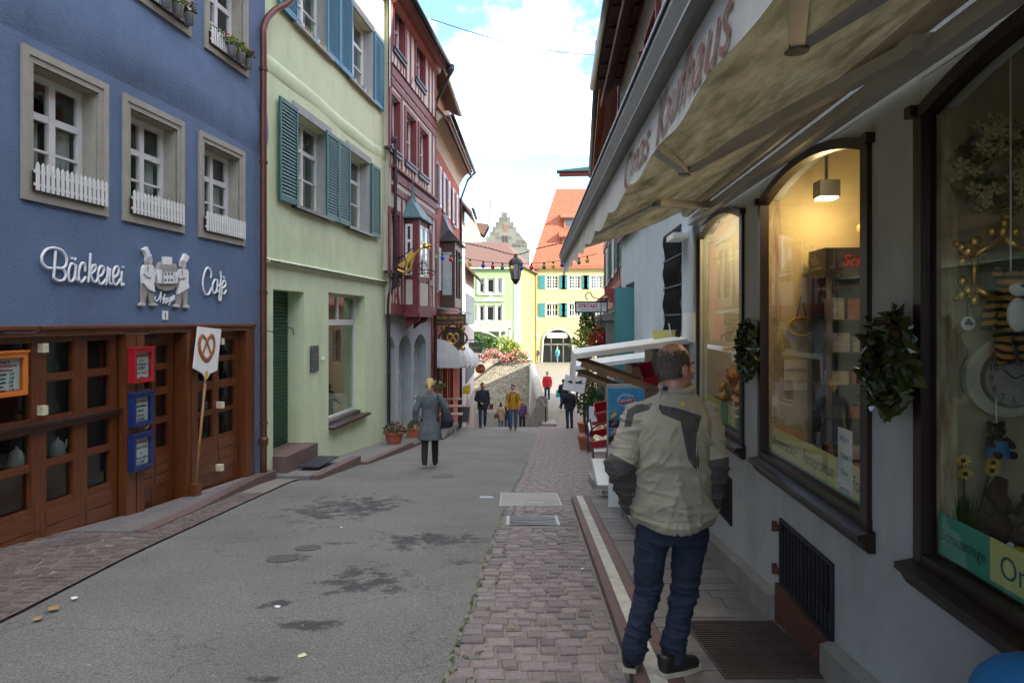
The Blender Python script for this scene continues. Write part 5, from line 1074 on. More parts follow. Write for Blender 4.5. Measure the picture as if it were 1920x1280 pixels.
part('disc', MB().ell((W1[1]-.03, -.42, 1.5), (.03, .15, .16)), M['gold_paint'], op); part('rays', MB().tube([(W1[1]-.05, -.42+.15*math.cos(a)*(1+.15*math.cos(9*a)), 1.5+.16*math.sin(a)*(1+.15*math.cos(9*a))) for a in [2*PI*i/72 for i in range(72)]], .012, 6, close=True), M['gold'], op, True)
# --- nearest window: things hung on and standing before the end wall
e3 = W3[1]-.006
def E3(px, py, du=0):  # pixel on the end wall of the nearest display
    u = e3-du; Y = FR.pt(u, 0, 0).y; k = (px-960)/1280; n = 0
    for _ in range(6): p = FR.pt(u, n, 0); n += (p.x-k*p.y)
    p = FR.pt(u, n, 0); return (u, n, EYE+(600-py)/1280*p.y)
def wreath(label, name, c, rad, axis, nleaf, size, mleaf, mfl=None, nfl=0, fr=FR, thick=.06):
    """ring of leaves; axis 'u' lies against an end wall, 'n' against the facade"""
    t = thing(name, label, 'wreath', fr, c[0], c[1], c[2]-rad); r = random.Random(hash(label) % 999 if 0 else len(label))
    def ring(a, rr): return (c[0], c[1]+rr*math.cos(a), c[2]+rr*math.sin(a)) if axis == 'u' else (c[0]+rr*math.cos(a), c[1], c[2]+rr*math.sin(a))
    part('hoop', MB().tube([ring(2*PI*i/24, rad) for i in range(24)], thick*.45, 6, close=True), M['dark_wood'], t)
    def pts(n, sp): return [tuple(Vector(ring(r.uniform(0, 2*PI), rad+r.uniform(-sp, sp)))+Vector((r.uniform(-.5, .5)*sp, r.uniform(-.5, .5)*sp, r.uniform(-.3, .3)*sp))) for _ in range(n)]
    part('leaves', leaves_mb(pts(nleaf, thick), size, rnd=r), mleaf, t)
    if nfl:
        fb = MB()
        for p in pts(nfl, thick):
            a0 = r.uniform(0, 6); d = Vector((-1, .3, .2)).normalized(); x = d.cross(Vector((0, 0, 1))).normalized(); y = d.cross(x); o = Vector(p)+d*.03
            for k in range(5):
                a = a0+k*2*PI/5; q = o+(x*math.cos(a)+y*math.sin(a))*.030+d*.008; q2 = o+(x*math.cos(a+.5)+y*math.sin(a+.5))*.022; q3 = o+(x*math.cos(a-.5)+y*math.sin(a-.5))*.022; fb.add([o, q3, q, q2], [(0, 1, 2, 3)])
        part('blossoms', fb, mfl, t)
    return t
defm('leaf_dark', (.016, .028, .006), col2=(.065, .075, .012), rough=.4, scale=12, coat=.3)
u, n, z = E3(1875, 315, .04); wreath('wreath of cream silk flowers hanging in the nearest display window', 'flower_wreath', (u, n, z), .11, 'u', 420, .045, M['leaf_dark'], mat('silk_petal', (.40, .33, .15), rough=.7, var=.25, scale=30), 42, thick=.05)
gf = thing('gilt_star_frame', 'star shaped gilt scroll frame around a dark mirror in the nearest display', 'picture frame', FR, *E3(1868, 510, .03))
cu_, cn_, cz_ = E3(1882, 508, .02)
for k in range(6):
    a = PI/2+k*PI/3; a2 = a+PI/3; p0 = (cu_, cn_-.0+.12*math.cos(a), cz_+.12*math.sin(a)); p1 = (cu_, cn_+.12*math.cos(a2), cz_+.12*math.sin(a2))
    part('frame_bar', MB().tube([p0, p1], .014, 8), M['gold'], gf, True); b = MB()
    for q, rr in ((.145, .026), (.175, .02), (.20, .012)): b.ell((cu_-.01, cn_+q*math.cos(a), cz_+q*math.sin(a)), (.016, rr, rr), 10, 6)
    for s in (-.28, .28): b.ell((cu_-.01, cn_+.15*math.cos(a+s), cz_+.15*math.sin(a+s)), (.014, .022, .022), 10, 6)
    part('scroll_tip', b, M['gold'], gf, True)
part('mirror', MB().add([(cu_+.005, cn_+.11*math.cos(PI/2+k*PI/3), cz_+.11*math.sin(PI/2+k*PI/3)) for k in range(6)], [(0, 1, 2, 3, 4, 5)]), mat('dark_mirror', (.10, .10, .10), rough=.15, metal=.5), gf)
# striped plush cat
u, n, z = E3(1895, 590, .1); tg = thing('striped_soft_toy', 'orange and black striped soft toy cat hanging before the gilt frame', 'soft toy', FR, u, n, z-.1)
def stripes():
    m = mat('plush_stripes', (.42, .20, .04), rough=.95, var=.1); t = m.node_tree; n_ = t.nodes; l = t.links; b = n_['Principled BSDF']
    wv = n_.new('ShaderNodeTexWave'); wv.inputs['Scale'].default_value = 11; wv.inputs['Distortion'].default_value = 4; wv.bands_direction = 'Z'; tc = n_.new('ShaderNodeTexCoord'); l.new(tc.outputs['Object'], wv.inputs['Vector'])
    rp = n_.new('ShaderNodeValToRGB'); rp.color_ramp.interpolation = 'CONSTANT'; rp.color_ramp.elements[0].color = (.015, .012, .01, 1); rp.color_ramp.elements[1].color = (.42, .19, .04, 1); rp.color_ramp.elements[1].position = .42; l.new(wv.outputs['Fac'], rp.inputs[0]); l.new(rp.outputs[0], b.inputs['Base Color']); return m
b = MB().ell((u, n, z), (.05, .06, .085)).ell((u-.01, n-.005, z+.105), (.05, .055, .05)).ell((u, n+.045, z+.15), (.014, .02, .02)).ell((u, n-.05, z+.15), (.014, .02, .02))
b.tube([(u, n+.05, z+.05), (u-.03, n+.09, z+.0), (u-.04, n+.10, z-.05)], [.026, .024, .026], 8).tube([(u, n-.05, z+.05), (u-.03, n-.09, z+.0), (u-.04, n-.1, z-.05)], [.026, .024, .026], 8).tube([(u, n+.03, z-.06), (u-.03, n+.04, z-.13), (u-.04, n+.04, z-.17)], .028, 8).tube([(u, n-.03, z-.06), (u-.03, n-.04, z-.13), (u-.04, n-.04, z-.17)], .028, 8)
part('body', b, stripes(), tg, True); part('muzzle', MB().ell((u-.045, n, z+.09), (.022, .035, .026)).ell((u-.04, n, z+.0), (.02, .04, .06)), M['relief_white'], tg, True); part('nose', MB().ell((u-.066, n, z+.1), (.006, .01, .007), 6, 5), M['ink'], tg); part('cord', MB().tube([(u, n, z+.14), (u, n, 2.6)], .003, 5), M['paper'], tg)
# clock
u, n, z = E3(1885, 708, .03); ck = thing('wall_clock', 'round cream wall clock with dark numerals in the nearest display', 'clock', FR, u, n, z-.15)
def disc(c, r, du, mm, name, seg=40): part(name, MB().tube([(c[0], c[1], c[2]), (c[0]-du, c[1], c[2])], r, seg, fax=(0, 0, 1)), mm, ck, False)
disc((u+.02, n, z), .145, .03, mat('clock_cream', (.42, .39, .30), rough=.6), 'rim'); disc((u-.011, n-.012, z), .108, .012, mat('clock_steel', (.25, .24, .22), rough=.35, metal=.7), 'bezel'); disc((u-.0235, n-.012, z), .099, .004, mat('clock_face', (.27, .25, .21), rough=.6, var=.2, scale=20), 'dial')
for k in range(1, 13):
    a = PI/2-k*PI/6; tm = text_mb(str(k), .026, ext=.0005); part('numeral', MB().add([(u-.0285, n-.012-(.078*math.cos(a)-tm.w/2+v[0]), z+.078*math.sin(a)-.012+v[2]) for v in tm.v], tm.f), M['ink'], ck)
for a, l_ in ((PI/2-10.35*PI/6, .05), (PI/2-12*PI/6*.19, .072)): part('hand', MB().bar((u-.031, n-.012, z), (u-.031, n-.012-l_*math.cos(a), z+l_*math.sin(a)), .005, .002), M['ink'], ck)
# charm, small teddy in blue, grass with yellow daisies, moose, chick
u, n, z = E3(1814, 606, .01); cm = thing('round_charm', 'small white round charm with a clover on a violet ribbon', 'ornament', FR, u, n, z-.05)
part('disc', MB().tube([(u, n, z), (u-.006, n, z)], .026, 20, fax=(0, 0, 1)), M['relief_white'], cm); part('clover', MB().ell((u-.008, n+.007, z), (.002, .008, .008), 8, 5).ell((u-.008, n-.007, z), (.002, .008, .008), 8, 5).ell((u-.008, n, z+.01), (.002, .008, .008), 8, 5), mat('violet', (.14, .04, .14), rough=.6), cm); part('ribbon', MB().bar((u-.003, n, z+.026), (u-.003, n+.003, z+.10), .006, .003), MATS['violet'], cm)
tb = teddy('small dark teddy in a blue dress hanging below the clock', FR, (E3(1868, 855, .08)), .13, M['plush_brown'], (-1, 0)); u, n, z = E3(1868, 850, .08)
part('dress', MB().lathe([(.045, 0), (.03, .04), (.025, .055)], (u-.012, n, z-.005), 12), mat('toy_blue', (.03, .15, .28), rough=.8), tb); part('cord', MB().tube([(u, n, z+.11), (u, n, z+.2)], .002, 5), M['paper'], tb)
zf = ZS0+.03; u, n, _ = E3(1812, 950, .03); gr = thing('artificial_grass', 'pot of tall artificial grass with yellow daisies in the nearest display', 'plant', FR, u, n, zf); b = MB(); r = random.Random(6)
for i in range(120):
    a = r.uniform(0, 6.3); q = r.uniform(0, .03); h = r.uniform(.14, .25); l_ = r.uniform(.0, .04); p = (u+q*math.cos(a), n+q*math.sin(a)); b.tube([(p[0], p[1], zf), (p[0]+l_*.4*math.cos(a), p[1]+l_*.4*math.sin(a), zf+h*.6), (p[0]+l_*math.cos(a), p[1]+l_*math.sin(a), zf+h)], [.003, .0025, .0008], 4)
part('blades', b, M['leaf'], gr)
for k, (px, py) in enumerate(((1796, 862), (1800, 887), (1852, 866), (1850, 881))):
    q = E3(px+8, py, .05); fl = MB()
    for j in range(11): a = 2*PI*j/11; fl.add([(q[0], q[1], q[2]), (q[0]-.004, q[1]+.024*math.cos(a-.16), q[2]+.018*math.sin(a-.16)), (q[0]-.01, q[1]+.032*math.cos(a), q[2]+.022*math.sin(a)), (q[0]-.004, q[1]+.024*math.cos(a+.16), q[2]+.018*math.sin(a+.16))], [(0, 1, 2, 3)])
    d_ = part('daisy', fl, M['petal_yellow'], gr); part('daisy_eye', MB().ell((q[0]-.008, q[1], q[2]), (.006, .009, .008), 8, 5), M['plush_brown'], d_); part('stalk', MB().tube([q, (u, n, zf)], .002, 5), M['leaf'], gr)
u, n, z = E3(1885, 945, .16); ms = thing('moose_soft_toy', 'dark brown plush moose with big antlers beside the artificial grass', 'soft toy', FR, u, n, zf); z = zf
b = MB().ell((u, n-.10, z+.12), (.055, .12, .06)).ell((u-.01, n+.03, z+.17), (.04, .045, .045)).ell((u-.02, n+.075, z+.135), (.04, .06, .038)).tube([(u, n+.0, z+.22), (u-.01, n+.04, z+.28), (u, n+.01, z+.33)], [.03, .034, .02], 8).tube([(u-.04, n-.02, z+.21), (u-.06, n-.05, z+.26), (u-.06, n-.03, z+.29)], [.026, .03, .018], 8)
for a_, b_ in ((.03, -.02), (-.03, -.02), (.03, -.18), (-.03, -.18)): b.tube([(u+a_, n+b_, z+.11), (u+a_, n+b_, z+.01)], [.028, .024], 8)
part('body', b, M['plush_brown'], ms, True); part('ear_tag', MB().box(u-.066, u-.062, n-.05, n-.02, z+.175, z+.187), M['petal_yellow'], ms); part('chest_tag', MB().tube([(u-.055, n+.02, z+.115), (u-.058, n+.02, z+.115)], .013, 14, fax=(0, 0, 1)), M['relief_white'], ms)
u, n, z = E3(1908, 1020, .26); ck2 = thing('chick_soft_toy', 'yellow plush chick in front of the moose', 'soft toy', FR, u, n, zf); part('body', MB().ell((u, n, zf+.05), (.04, .055, .045)).ell((u-.01, n+.0, zf+.10), (.03, .03, .03)).ell((u, n+.06, zf+.055), (.02, .035, .015)), mat('plush_yellow', (.62, .42, .03), rough=.95, bump=.5), ck2, True); part('beak', MB().ell((u-.042, n-.005, zf+.1), (.012, .012, .008), 8, 5), M['petal_red'], ck2)
# --- leaf wreaths on the facade
for px, py, lab, nl in ((1404, 656, 'green leaf wreath between the far and middle display windows', 330), (1671, 680, 'green leaf wreath between the middle and nearest display windows', 420)):
    u = FR.u(px, .05); z = FR.z(px, py, .05); wreath(lab, 'leaf_wreath', (u, .065, z), .145, 'n', nl, .062, M['leaf_dark'], thick=.055)
# --- basement grilles with hinges
for k, (a, b, lab) in enumerate(((FR.u(1565), FR.u(1465), 'black barred basement grille by the ribbed floor plate'), (FR.u(1373), FR.u(1336), 'black barred basement grille partly behind the man'))):
    z0, z1 = -.12, .27 if k == 0 else .24; g = thing('basement_grille', lab, 'grille', FR, (a+b)/2, .01, z0, group='basement grilles of the shop')
    part('frame', MB().box(a, b, -.01, .015, z1-.018, z1).box(a, b, -.01, .015, z0, z0+.018).box(a, a+.018, -.01, .015, z0+.018, z1-.018).box(b-.018, b, -.01, .015, z0+.018, z1-.018), M['iron'], g)
    for i in range(14): u = a+.03+(b-a-.06)*i/13; part('bar', MB().box(u-.007, u+.007, -.004, .01, z0+.018, z1-.018), M['iron'], g)
    if k == 0:
        for z in (.2, -.06): part('hinge', MB().box(b, b+.06, .0, .03, z-.012, z+.012).tube([(b+.07, .02, z-.03), (b+.07, .02, z+.03)], .016, 8), mat('rust', (.11, .035, .02), rough=.8, var=.4, scale=30), g)
# --- plinth
for k, (a, b) in enumerate(((.2, FR.u(1562)), (FR.u(1462), uE))):
    ya, yb = FR.pt(a, 0, 0).y, FR.pt(b, 0, 0).y; q = .065; h = .17
    part('plinth', MB().hexa([(a, .003, G(ya)-.1), (b, .003, G(yb)-.1), (b, q, G(yb)-.1), (a, q, G(ya)-.1), (a, .003, G(ya)+.07+h), (b, .003, G(yb)+.07+h), (b, q, G(yb)+.05+h), (a, q, G(ya)+.05+h)]), mat('plinth_stone', (.25, .235, .20), rough=.9, var=.15, scale=6, bump=.25, bscale=50, dirt=.5), shp)
a, b = FR.u(1562), FR.u(1462); part('rusty_base', MB().box(a, b, .003, .03, -.6, -.13), MATS['rust'], shp)
# --- awning
aw = thing('shop_awning', 'stained cream folding arm awning lettered Omas Kaufhaus over the shop windows', 'awning', FR, 3.2, .1, 2.3)
def nF(u): return 1.04+.0328*u
A0, A1 = .12, uE-.05; ZR, ZFt = 2.50, 2.10
cl = MB(); ku, kn = 40, 12
for i in range(ku+1):
    u = A0+(A1-A0)*i/ku
    for j in range(kn+1):
        t_ = j/kn; n = .12+(nF(u)-.12)*t_; z = ZR+(ZFt-ZR)*t_-.035*math.sin(PI*t_)+.006*math.sin(u*9+j)*math.sin(PI*t_); cl.v.append((u, n, z))
for i in range(ku):
    for j in range(kn): a = i*(kn+1)+j; cl.f.append((a, a+1, a+kn+2, a+kn+1)); cl.m.append(0)
def awning_cloth():
    m = mat('awning_cloth', (.22, .175, .085), col2=(.42, .36, .22), rough=.85, scale=2.2, st=(1, 3.5, 1), bump=.1, trans=.34)
    t = m.node_tree; n = t.nodes; l = t.links; b = n['Principled BSDF']; old = b.inputs['Base Color'].links[0].from_socket
    tc = n.new('ShaderNodeTexCoord'); nz = n.new('ShaderNodeTexNoise'); nz.inputs['Scale'].default_value = 3.2; nz.inputs['Detail'].default_value = 8; nz.inputs['Roughness'].default_value = .7; mp = n.new('ShaderNodeMapping'); mp.inputs['Scale'].default_value = (.8, 2.2, 1); l.new(tc.outputs['Object'], mp.inputs[0]); l.new(mp.outputs[0], nz.inputs['Vector'])
    mr = n.new('ShaderNodeMapRange'); mr.inputs[1].default_value = .42; mr.inputs[2].default_value = .68; mr.inputs[4].default_value = .9; l.new(nz.outputs['Fac'], mr.inputs[0]); mm = n.new('ShaderNodeMixRGB'); mm.inputs[2].default_value = (.05, .05, .016, 1); l.new(mr.outputs[0], mm.inputs[0]); l.new(old, mm.inputs[1])
    l.new(mm.outputs[0], b.inputs['Base Color'])
    for q in n:
        if q.type == 'BSDF_TRANSLUCENT': l.new(mm.outputs[0], q.inputs[0])
    return m
part('cloth', cl, awning_cloth(), aw, True)
def railprism(p0n, prof, u0, u1, name, m):
    mb = MB(); k = len(prof)
    for u in (u0, u1): mb.v += [(u, nF(u)+a, b) for a, b in prof]
    mb.f += [tuple(range(k)), tuple(range(2*k-1, k-1, -1))]+[(i, (i+1) % k, k+(i+1) % k, k+i) for i in range(k)]; mb.m += [0]*(k+2)
    return part(name, mb, m, aw)
defm('alu', (.46, .45, .41), rough=.45, var=.08, metal=.2, dirt=.3)
railprism(0, [(-.02, 2.025), (-.02, 2.115), (.0, 2.14), (.045, 2.135), (.06, 2.11), (.065, 2.06), (.05, 2.03)], A0-.03, A1+.04, 'front_rail', M['alu'])
railprism(0, [(.062, 2.075), (.062, 2.082), (.069, 2.082), (.069, 2.075)], A0-.03, A1+.04, 'rail_groove', M['iron'])
railprism(0, [(.02, 2.0), (.02, 2.03), (.05, 2.03), (.055, 2.012), (.045, 1.998)], A0-.02, A1+.03, 'rail_lip', M['grey_metal'])
def val(u, t_):   # hanging valance: t_ 0 top .. 1 bottom, waves grow downward, scalloped edge
    sc_ = .5+.5*math.cos(u*2*PI/.52); zb_ = 1.845+.028*sc_; z = 2.01+(zb_-2.01)*t_
    return (u, nF(u)+.02+.005*t_*math.sin(u*11)+.0016*t_*math.sin(u*23+1)+.015*t_, z)
vl = MB(); kv = 260
for i in range(kv+1):
    for j in range(6): vl.v.append(val(A0+(A1-A0)*i/kv, j/5))
for i in range(kv):
    for j in range(5): a = i*6+j; vl.f.append((a, a+6, a+7, a+1)); vl.m.append(0)
part('valance', vl, mat('valance_cloth', (.68, .66, .58), rough=.85, var=.12, scale=5, dirt=.3, trans=.2), aw, True)
def vtext(s, u_start, u_end, h, zb_):
    tm = text_mb(s, h, shear=.18, ext=0, width=u_start-u_end); vs = []
    bm = bmesh.new(); bv = [bm.verts.new((v[0], v[2], 0)) for v in tm.v]
    for f_ in tm.f:
        try: bm.faces.new([bv[i] for i in f_])
        except ValueError: pass
    bmesh.ops.triangulate(bm, faces=bm.faces)
    for _ in range(2): bmesh.ops.subdivide_edges(bm, edges=[e_ for e_ in bm.edges if e_.calc_length() > .03], cuts=1); bmesh.ops.triangulate(bm, faces=bm.faces)
    bm.verts.index_update(); o = MB()
    for v in bm.verts:
        u = u_start-v.co.x; z = zb_+v.co.y; sc_ = .5+.5*math.cos(u*2*PI/.52); t_ = (2.01-z)/(2.01-1.845-.028*sc_); p = val(u, t_); o.v.append((p[0], p[1]+.004, z))
    for f_ in bm.faces: o.f.append(tuple(v.index for v in f_.verts)); o.m.append(0)
    bm.free(); return o
defm('faded_brown', (.24, .11, .08), rough=.85, var=.3, scale=20)
part('lettering', vtext('Omas', 2.14, 1.66, .112, 1.876), M['faded_brown'], aw); part('lettering', vtext('Kaufhaus', 1.57, .96, .118, 1.874), M['faded_brown'], aw)
part('roller_tube', MB().tube([(A0, .13, 2.47), (A1, .13, 2.47)], .045, 14), mat('tube_tan', (.30, .25, .17), rough=.5, var=.15), aw, True)
part('wall_beam', MB().box(A0, A1+.1, .03, .10, 2.36, 2.42), M['alu'], aw)
for k, (us, ue, uf) in enumerate(((2.35, 3.55, 2.2), (5.6, 4.55, 5.75), (.9, 1.9, .8))):
    pe_ = .56; P0 = (us, .12, 2.40); P1 = (ue, .12+pe_, 2.25); P2 = (uf, nF(uf)-.02, 2.08)
    ar_ = part('folding_arm', MB().bar(P0, P1, .05, .05).bar(P1, P2, .042, .042), M['alu'], aw); part('elbow', MB().tube([(P1[0], P1[1], P1[2]-.03), (P1[0], P1[1], P1[2]+.03)], .034, 12), M['grey_metal'], ar_); part('shoulder', MB().box(us-.05, us+.05, .05, .16, 2.37, 2.43), M['alu'], ar_)
# --- upper storey of the shop and the pale blue house next door
uP1 = 13.4
pb_h = [(FR.u(1280, .04), FR.u(1246, .04), 1.2, 2.46), (11.25, 12.6, -2.2, 2.1)]
FP = Fr(1.37-.05, 0, .0615, 1)
pbh, rf, _ = house('pale_blue_house', 'pale blue plastered house with a barred window next to the shop', FP, uE+.004, uP1, -2.5, 6.15, pb_h+[(8.2, 9.2, 3.9, 5.2), (9.9, 10.8, 3.9, 5.2), (11.7, 12.6, 3.9, 5.2)], M['paleblue_plaster'], M['brown_roof'], depth=.3, deep=9, ridge=7, over=.4, rz=6.25)
a, b, c_, d = pb_h[0]; window(pbh, FP, a, b, c_, d, -.2, 2, 2, .05, .03, mf=M['dark_wood'], glass=MATS['dark_pane'])
gg = thing('window_bars', 'twisted iron bars before the window of the pale blue house', 'window bars', FP, (a+b)/2, .02, c_)
for i in range(8):
    u = a+.08+(b-a-.16)*i/7; part('bar', MB().tube([(u+.010*math.sin(z*26), .0+.016*math.sin(z*22), c_+(d-c_)*z) for z in [j/20 for j in range(21)]], .013, 6), M['iron'], gg, True)
for z in (.25, .5, .75): part('cross_bar', MB().tube([(a, .0, c_+(d-c_)*z), (b, .0, c_+(d-c_)*z)], .01, 6), M['iron'], gg)
a, b, c_, d = pb_h[1]
for k in range(2):      # teal panelled leaves standing open
    u = a+.12+k*.35; dl = part('door_leaf', MB().box(u, u+.05, -.25, .28, -1.9, 2.0), mat('teal_paint', (.05, .22, .22), rough=.5, var=.12), pbh)
    for z0, z1 in ((-1.7, -.6), (-.5, .6), (.7, 1.8)): part('panel', MB().box(u-.01, u, -.18, .21, z0, z1), MATS['teal_paint'], dl)
BT = mat('brown_timber', (.11, .065, .04), col2=(.20, .12, .075), rough=.8, scale=5, st=(4, 4, .8), bump=.2)
def upper_timbers(t, fr, u0, u1, n, holes, z0, z1, m, frame_m):
    part('infill', wall_holes(MB(), u0, u1, z0, z1, holes, .02, n=n), M['cream_infill'], t)
    for z, h in ((z0+.1, .2), (z0+.85, .14), (z1-.12, .2)):
        part('timber_beam', MB().box(u0, u1, n-.002, n+.03, z-h/2, z+h/2), m, t)
    k = int((u1-u0)/.85)
    for i in range(k+1):
        u = u0+.08+(u1-u0-.16)*i/k
        if any(h[0]-.1 < u < h[1]+.1 for h in holes): continue
        part('timber_post', MB().box(u-.07, u+.07, n-.002, n+.028, z0+.2, z1-.22), m, t)
    for a, b, c_, d in holes:
        part('window_surround', MB().box(a-.12, a, n, n+.06, c_-.1, d+.1).box(b, b+.12, n, n+.06, c_-.1, d+.1).box(a, b, n, n+.06, d, d+.1).box(a-.15, b+.15, n, n+.12, c_-.1, c_), frame_m, t); window(t, fr, a, b, c_, d, n-.1, 2, 2, .06, .03, mf=frame_m)
upper_timbers(pbh, FP, uE+.004, uP1, .05, [(8.2, 9.2, 3.9, 5.2), (9.9, 10.8, 3.9, 5.2), (11.7, 12.6, 3.9, 5.2)], 2.95, 6.1, M['red_timber'], M['red_timber'])
upper_timbers(shp, FR, -11, uE, .08, [], 2.75, 6.1, BT, BT)
for u0 in (2.0, 3.6, 5.2):
    part('upper_window', MB().box(u0, u0+.06, .08, .16, 3.9, 5.2).box(u0+.84, u0+.9, .08, .16, 3.9, 5.2).box(u0+.06, u0+.84, .08, .16, 3.9, 3.98).box(u0+.06, u0+.84, .08, .16, 5.12, 5.2).box(u0+.42, u0+.48, .08, .14, 3.98, 5.12), mat('ochre_frame', (.34, .20, .09), rough=.6, var=.2), shp); part('upper_pane', MB().box(u0+.06, u0+.84, .09, .10, 3.98, 5.12), MATS['dark_pane'], shp)
defm('soffit', (.085, .04, .04), rough=.7, var=.2, scale=5)
for t, fr, u0, u1 in ((shp, FR, -11, uE), (pbh, FP, uE+.004, uP1)):
    part('soffit', MB().hexa([(u0, .06, 6.04), (u1, .06, 6.04), (u1, .5, 5.98), (u0, .5, 5.98), (u0, .06, 6.10), (u1, .06, 6.10), (u1, .5, 6.1), (u0, .5, 6.1)]), M['soffit'], t)
    k = int((u1-u0)/.75)
    for i in range(k): u = u0+.3+i*.75; part('soffit_batten', MB().box(u, u+.03, .06, .49, 5.95, 6.0), M['dark_wood'], t)
    gutter(t, u0, u1, .56, 6.02, M['grey_metal'], .065)
for u, lab in ((10.3, 'red geranium box under the upper window of the pale blue house'), (8.7, 'red geranium box at the upper window nearest the awning')):
    t = thing('geranium_box', lab, 'flower box', FP, u, .25, 3.55); part('trough', MB().box(u-.45, u+.45, .12, .32, 3.55, 3.72), M['dark_wood'], t); part('leaves', leaves_mb(blob_pts((u, .24, 3.8), (.5, .16, .14), 160), .07), M['leaf'], t); part('blossoms', leaves_mb(blob_pts((u, .26, 3.88), (.5, .18, .16), 170), .06), M['petal_red'], t)
# ---------------------------------------------------------------- right timber house beyond
uq0, uq1 = 13.9, 27.0; zq = 7.4
bq = [(15+2.1*i, 15.9+2.1*i, 4.6, 6.0) for i in range(5)]
tb2, rf, _ = house('red_timber_house', 'red half-timbered house with green shutters and stone pillars on the right', FB, uq0, uq1, -4, zq, bq+[(15+2.1*i, 16+2.1*i, 2.6, 3.8) for i in range(5)]+[(14.8, 17.5, -4, 1.7), (18.3, 21, -4, 1.7), (21.8, 24.5, -4, 1.7)], M['cream_infill'], M['roof_tile'], depth=.3, deep=10, ridge=7.5, over=.5, rz=7.5)
for a, b, c_, d in bq+[(15+2.1*i, 16+2.1*i, 2.6, 3.8) for i in range(5)]:
    window(tb2, FB, a, b, c_, d, -.1, 2, 2, .06, .03); shutter(tb2, a-.5, a-.04, c_, d, .05, M['green_shutter'], 12); shutter(tb2, b+.04, b+.5, c_, d, .05, M['white_paint'] if int(a*10) % 2 else M['green_shutter'], 12)
for z, h in ((1.95, .3), (2.3, .16), (4.2, .3), (6.5, .2), (7.2, .25)): part('timber_beam', MB().box(uq0, uq1, -.002, .05, z-h/2, z+h/2), mat('bright_red_timber', (.27, .035, .035), rough=.6, var=.2), tb2)
for i in range(12): u = uq0+.1+i*1.08; part('timber_post', MB().box(u-.07, u+.07, -.002, .035, 2.1, 7.1), MATS['bright_red_timber'], tb2)
for k in range(4): part('corbel', MB().box(uq0+.02, uq0+.5, 0.051, .16+.09*k, 1.55+.14*k, 1.68+.14*k), MATS['bright_red_timber'], tb2)
part('eave_board', MB().prismu([(.0, 7.15), (.48, 7.05), (.5, 7.2), (.0, 7.35)], uq0, uq1), mat('eave_red', (.30, .09, .07), rough=.6), tb2); gutter(tb2, uq0, uq1, .56, 7.12, M['copper_roof'])
ps = mat('pillar_stone', (.17, .17, .14), rough=.85, var=.2, scale=4, bump=.2, dirt=.4)
for i, u in enumerate((14.1, 17.9, 21.4)):
    p_ = part('pillar', MB().box(u-.3, u+.3, .0, .42, -4, 1.45).box(u-.36, u+.36, -.0, .48, 1.45, 1.6), ps, tb2)
    for z in (-1.2, -.5, .2, .9): part('stone_joint', MB().box(u-.305, u+.305, -.004, .425, z, z+.012), M['dark_metal'], p_)
cb_ = thing('crane_beam', 'green roofed wooden hoist beam sticking out from the far right gable', 'beam', FB, 26.6, 1, 7.1)
part('beam', MB().box(26.4, 26.65, -.2, 1.75, 7.05, 7.2), MATS['bright_red_timber'], cb_); part('beam_roof', MB().prismu([(-.2, 7.2), (1.85, 7.2), (1.85, 7.24), (-.2, 7.42)], 26.3, 26.75), MATS['verdigris'], cb_)
# plain house closing the right side farther on
FC = Fr(.135*0, 0, .135, 1)
hc, rf, _ = house('ochre_house', 'ochre plastered house behind the climbing plants on the right', FC, 29.0, 40, -5, 2.4, [(31+3*i, 32.1+3*i, -.6, 1.0) for i in range(3)], mat('ochre_plaster', (.52, .42, .22), rough=.9, var=.1), M['roof_tile'], depth=.3, deep=10, ridge=4, over=.5)
for i in range(3): window(hc, FC, 31+3*i, 32.1+3*i, -.6, 1.0, -.1, 2, 2, .06, .04)
# ================================================================ beyond the crest: lane walls, square, far houses
def stonework(name, c1, c2, sx=.42, sy=.2, mort=(.5, .46, .38)):
    m = mat(name, c1, col2=c2, rough=.9, scale=5, bump=0); t = m.node_tree; n = t.nodes; l = t.links; b = n['Principled BSDF']; old = b.inputs['Base Color'].links[0].from_socket
    tc = n.new('ShaderNodeTexCoord'); mp = n.new('ShaderNodeMapping'); mp.inputs['Rotation'].default_value = (R(90), 0, 0); l.new(tc.outputs['Object'], mp.inputs[0])
    nz = n.new('ShaderNodeTexNoise'); nz.inputs['Scale'].default_value = 2.5; l.new(mp.outputs[0], nz.inputs['Vector']); ad = n.new('ShaderNodeMixRGB'); ad.inputs[0].default_value = .06; l.new(mp.outputs[0], ad.inputs[1]); l.new(nz.outputs['Color'], ad.inputs[2])
    br = n.new('ShaderNodeTexBrick'); br.inputs['Scale'].default_value = 1; br.inputs['Brick Width'].default_value = sx; br.inputs['Row Height'].default_value = sy; br.inputs['Mortar Size'].default_value = .022; br.inputs['Mortar Smooth'].default_value = .4
    br.inputs['Color1'].default_value = (1, 1, 1, 1); br.inputs['Color2'].default_value = (.55, .54, .52, 1); br.inputs['Mortar'].default_value = (1.25, 1.2, 1.1, 1); l.new(ad.outputs[0], br.inputs['Vector'])
    mm = n.new('ShaderNodeMixRGB'); mm.blend_type = 'MULTIPLY'; mm.inputs[0].default_value = 1; l.new(old, mm.inputs[1]); l.new(br.outputs['Color'], mm.inputs[2]); l.new(mm.outputs[0], b.inputs['Base Color'])
    bp = n.new('ShaderNodeBump'); bp.inputs['Strength'].default_value = .6; bp.inputs['Distance'].default_value = .05; bp.invert = True; l.new(br.outputs['Fac'], bp.inputs['Height']); l.new(bp.outputs[0], b.inputs['Normal']); return m
SW = stonework('wall_stone', (.18, .165, .12), (.38, .34, .26), .30, .145); PLW = mat('pale_plaster', (.30, .27, .20), rough=.9, var=.1, dirt=.4)
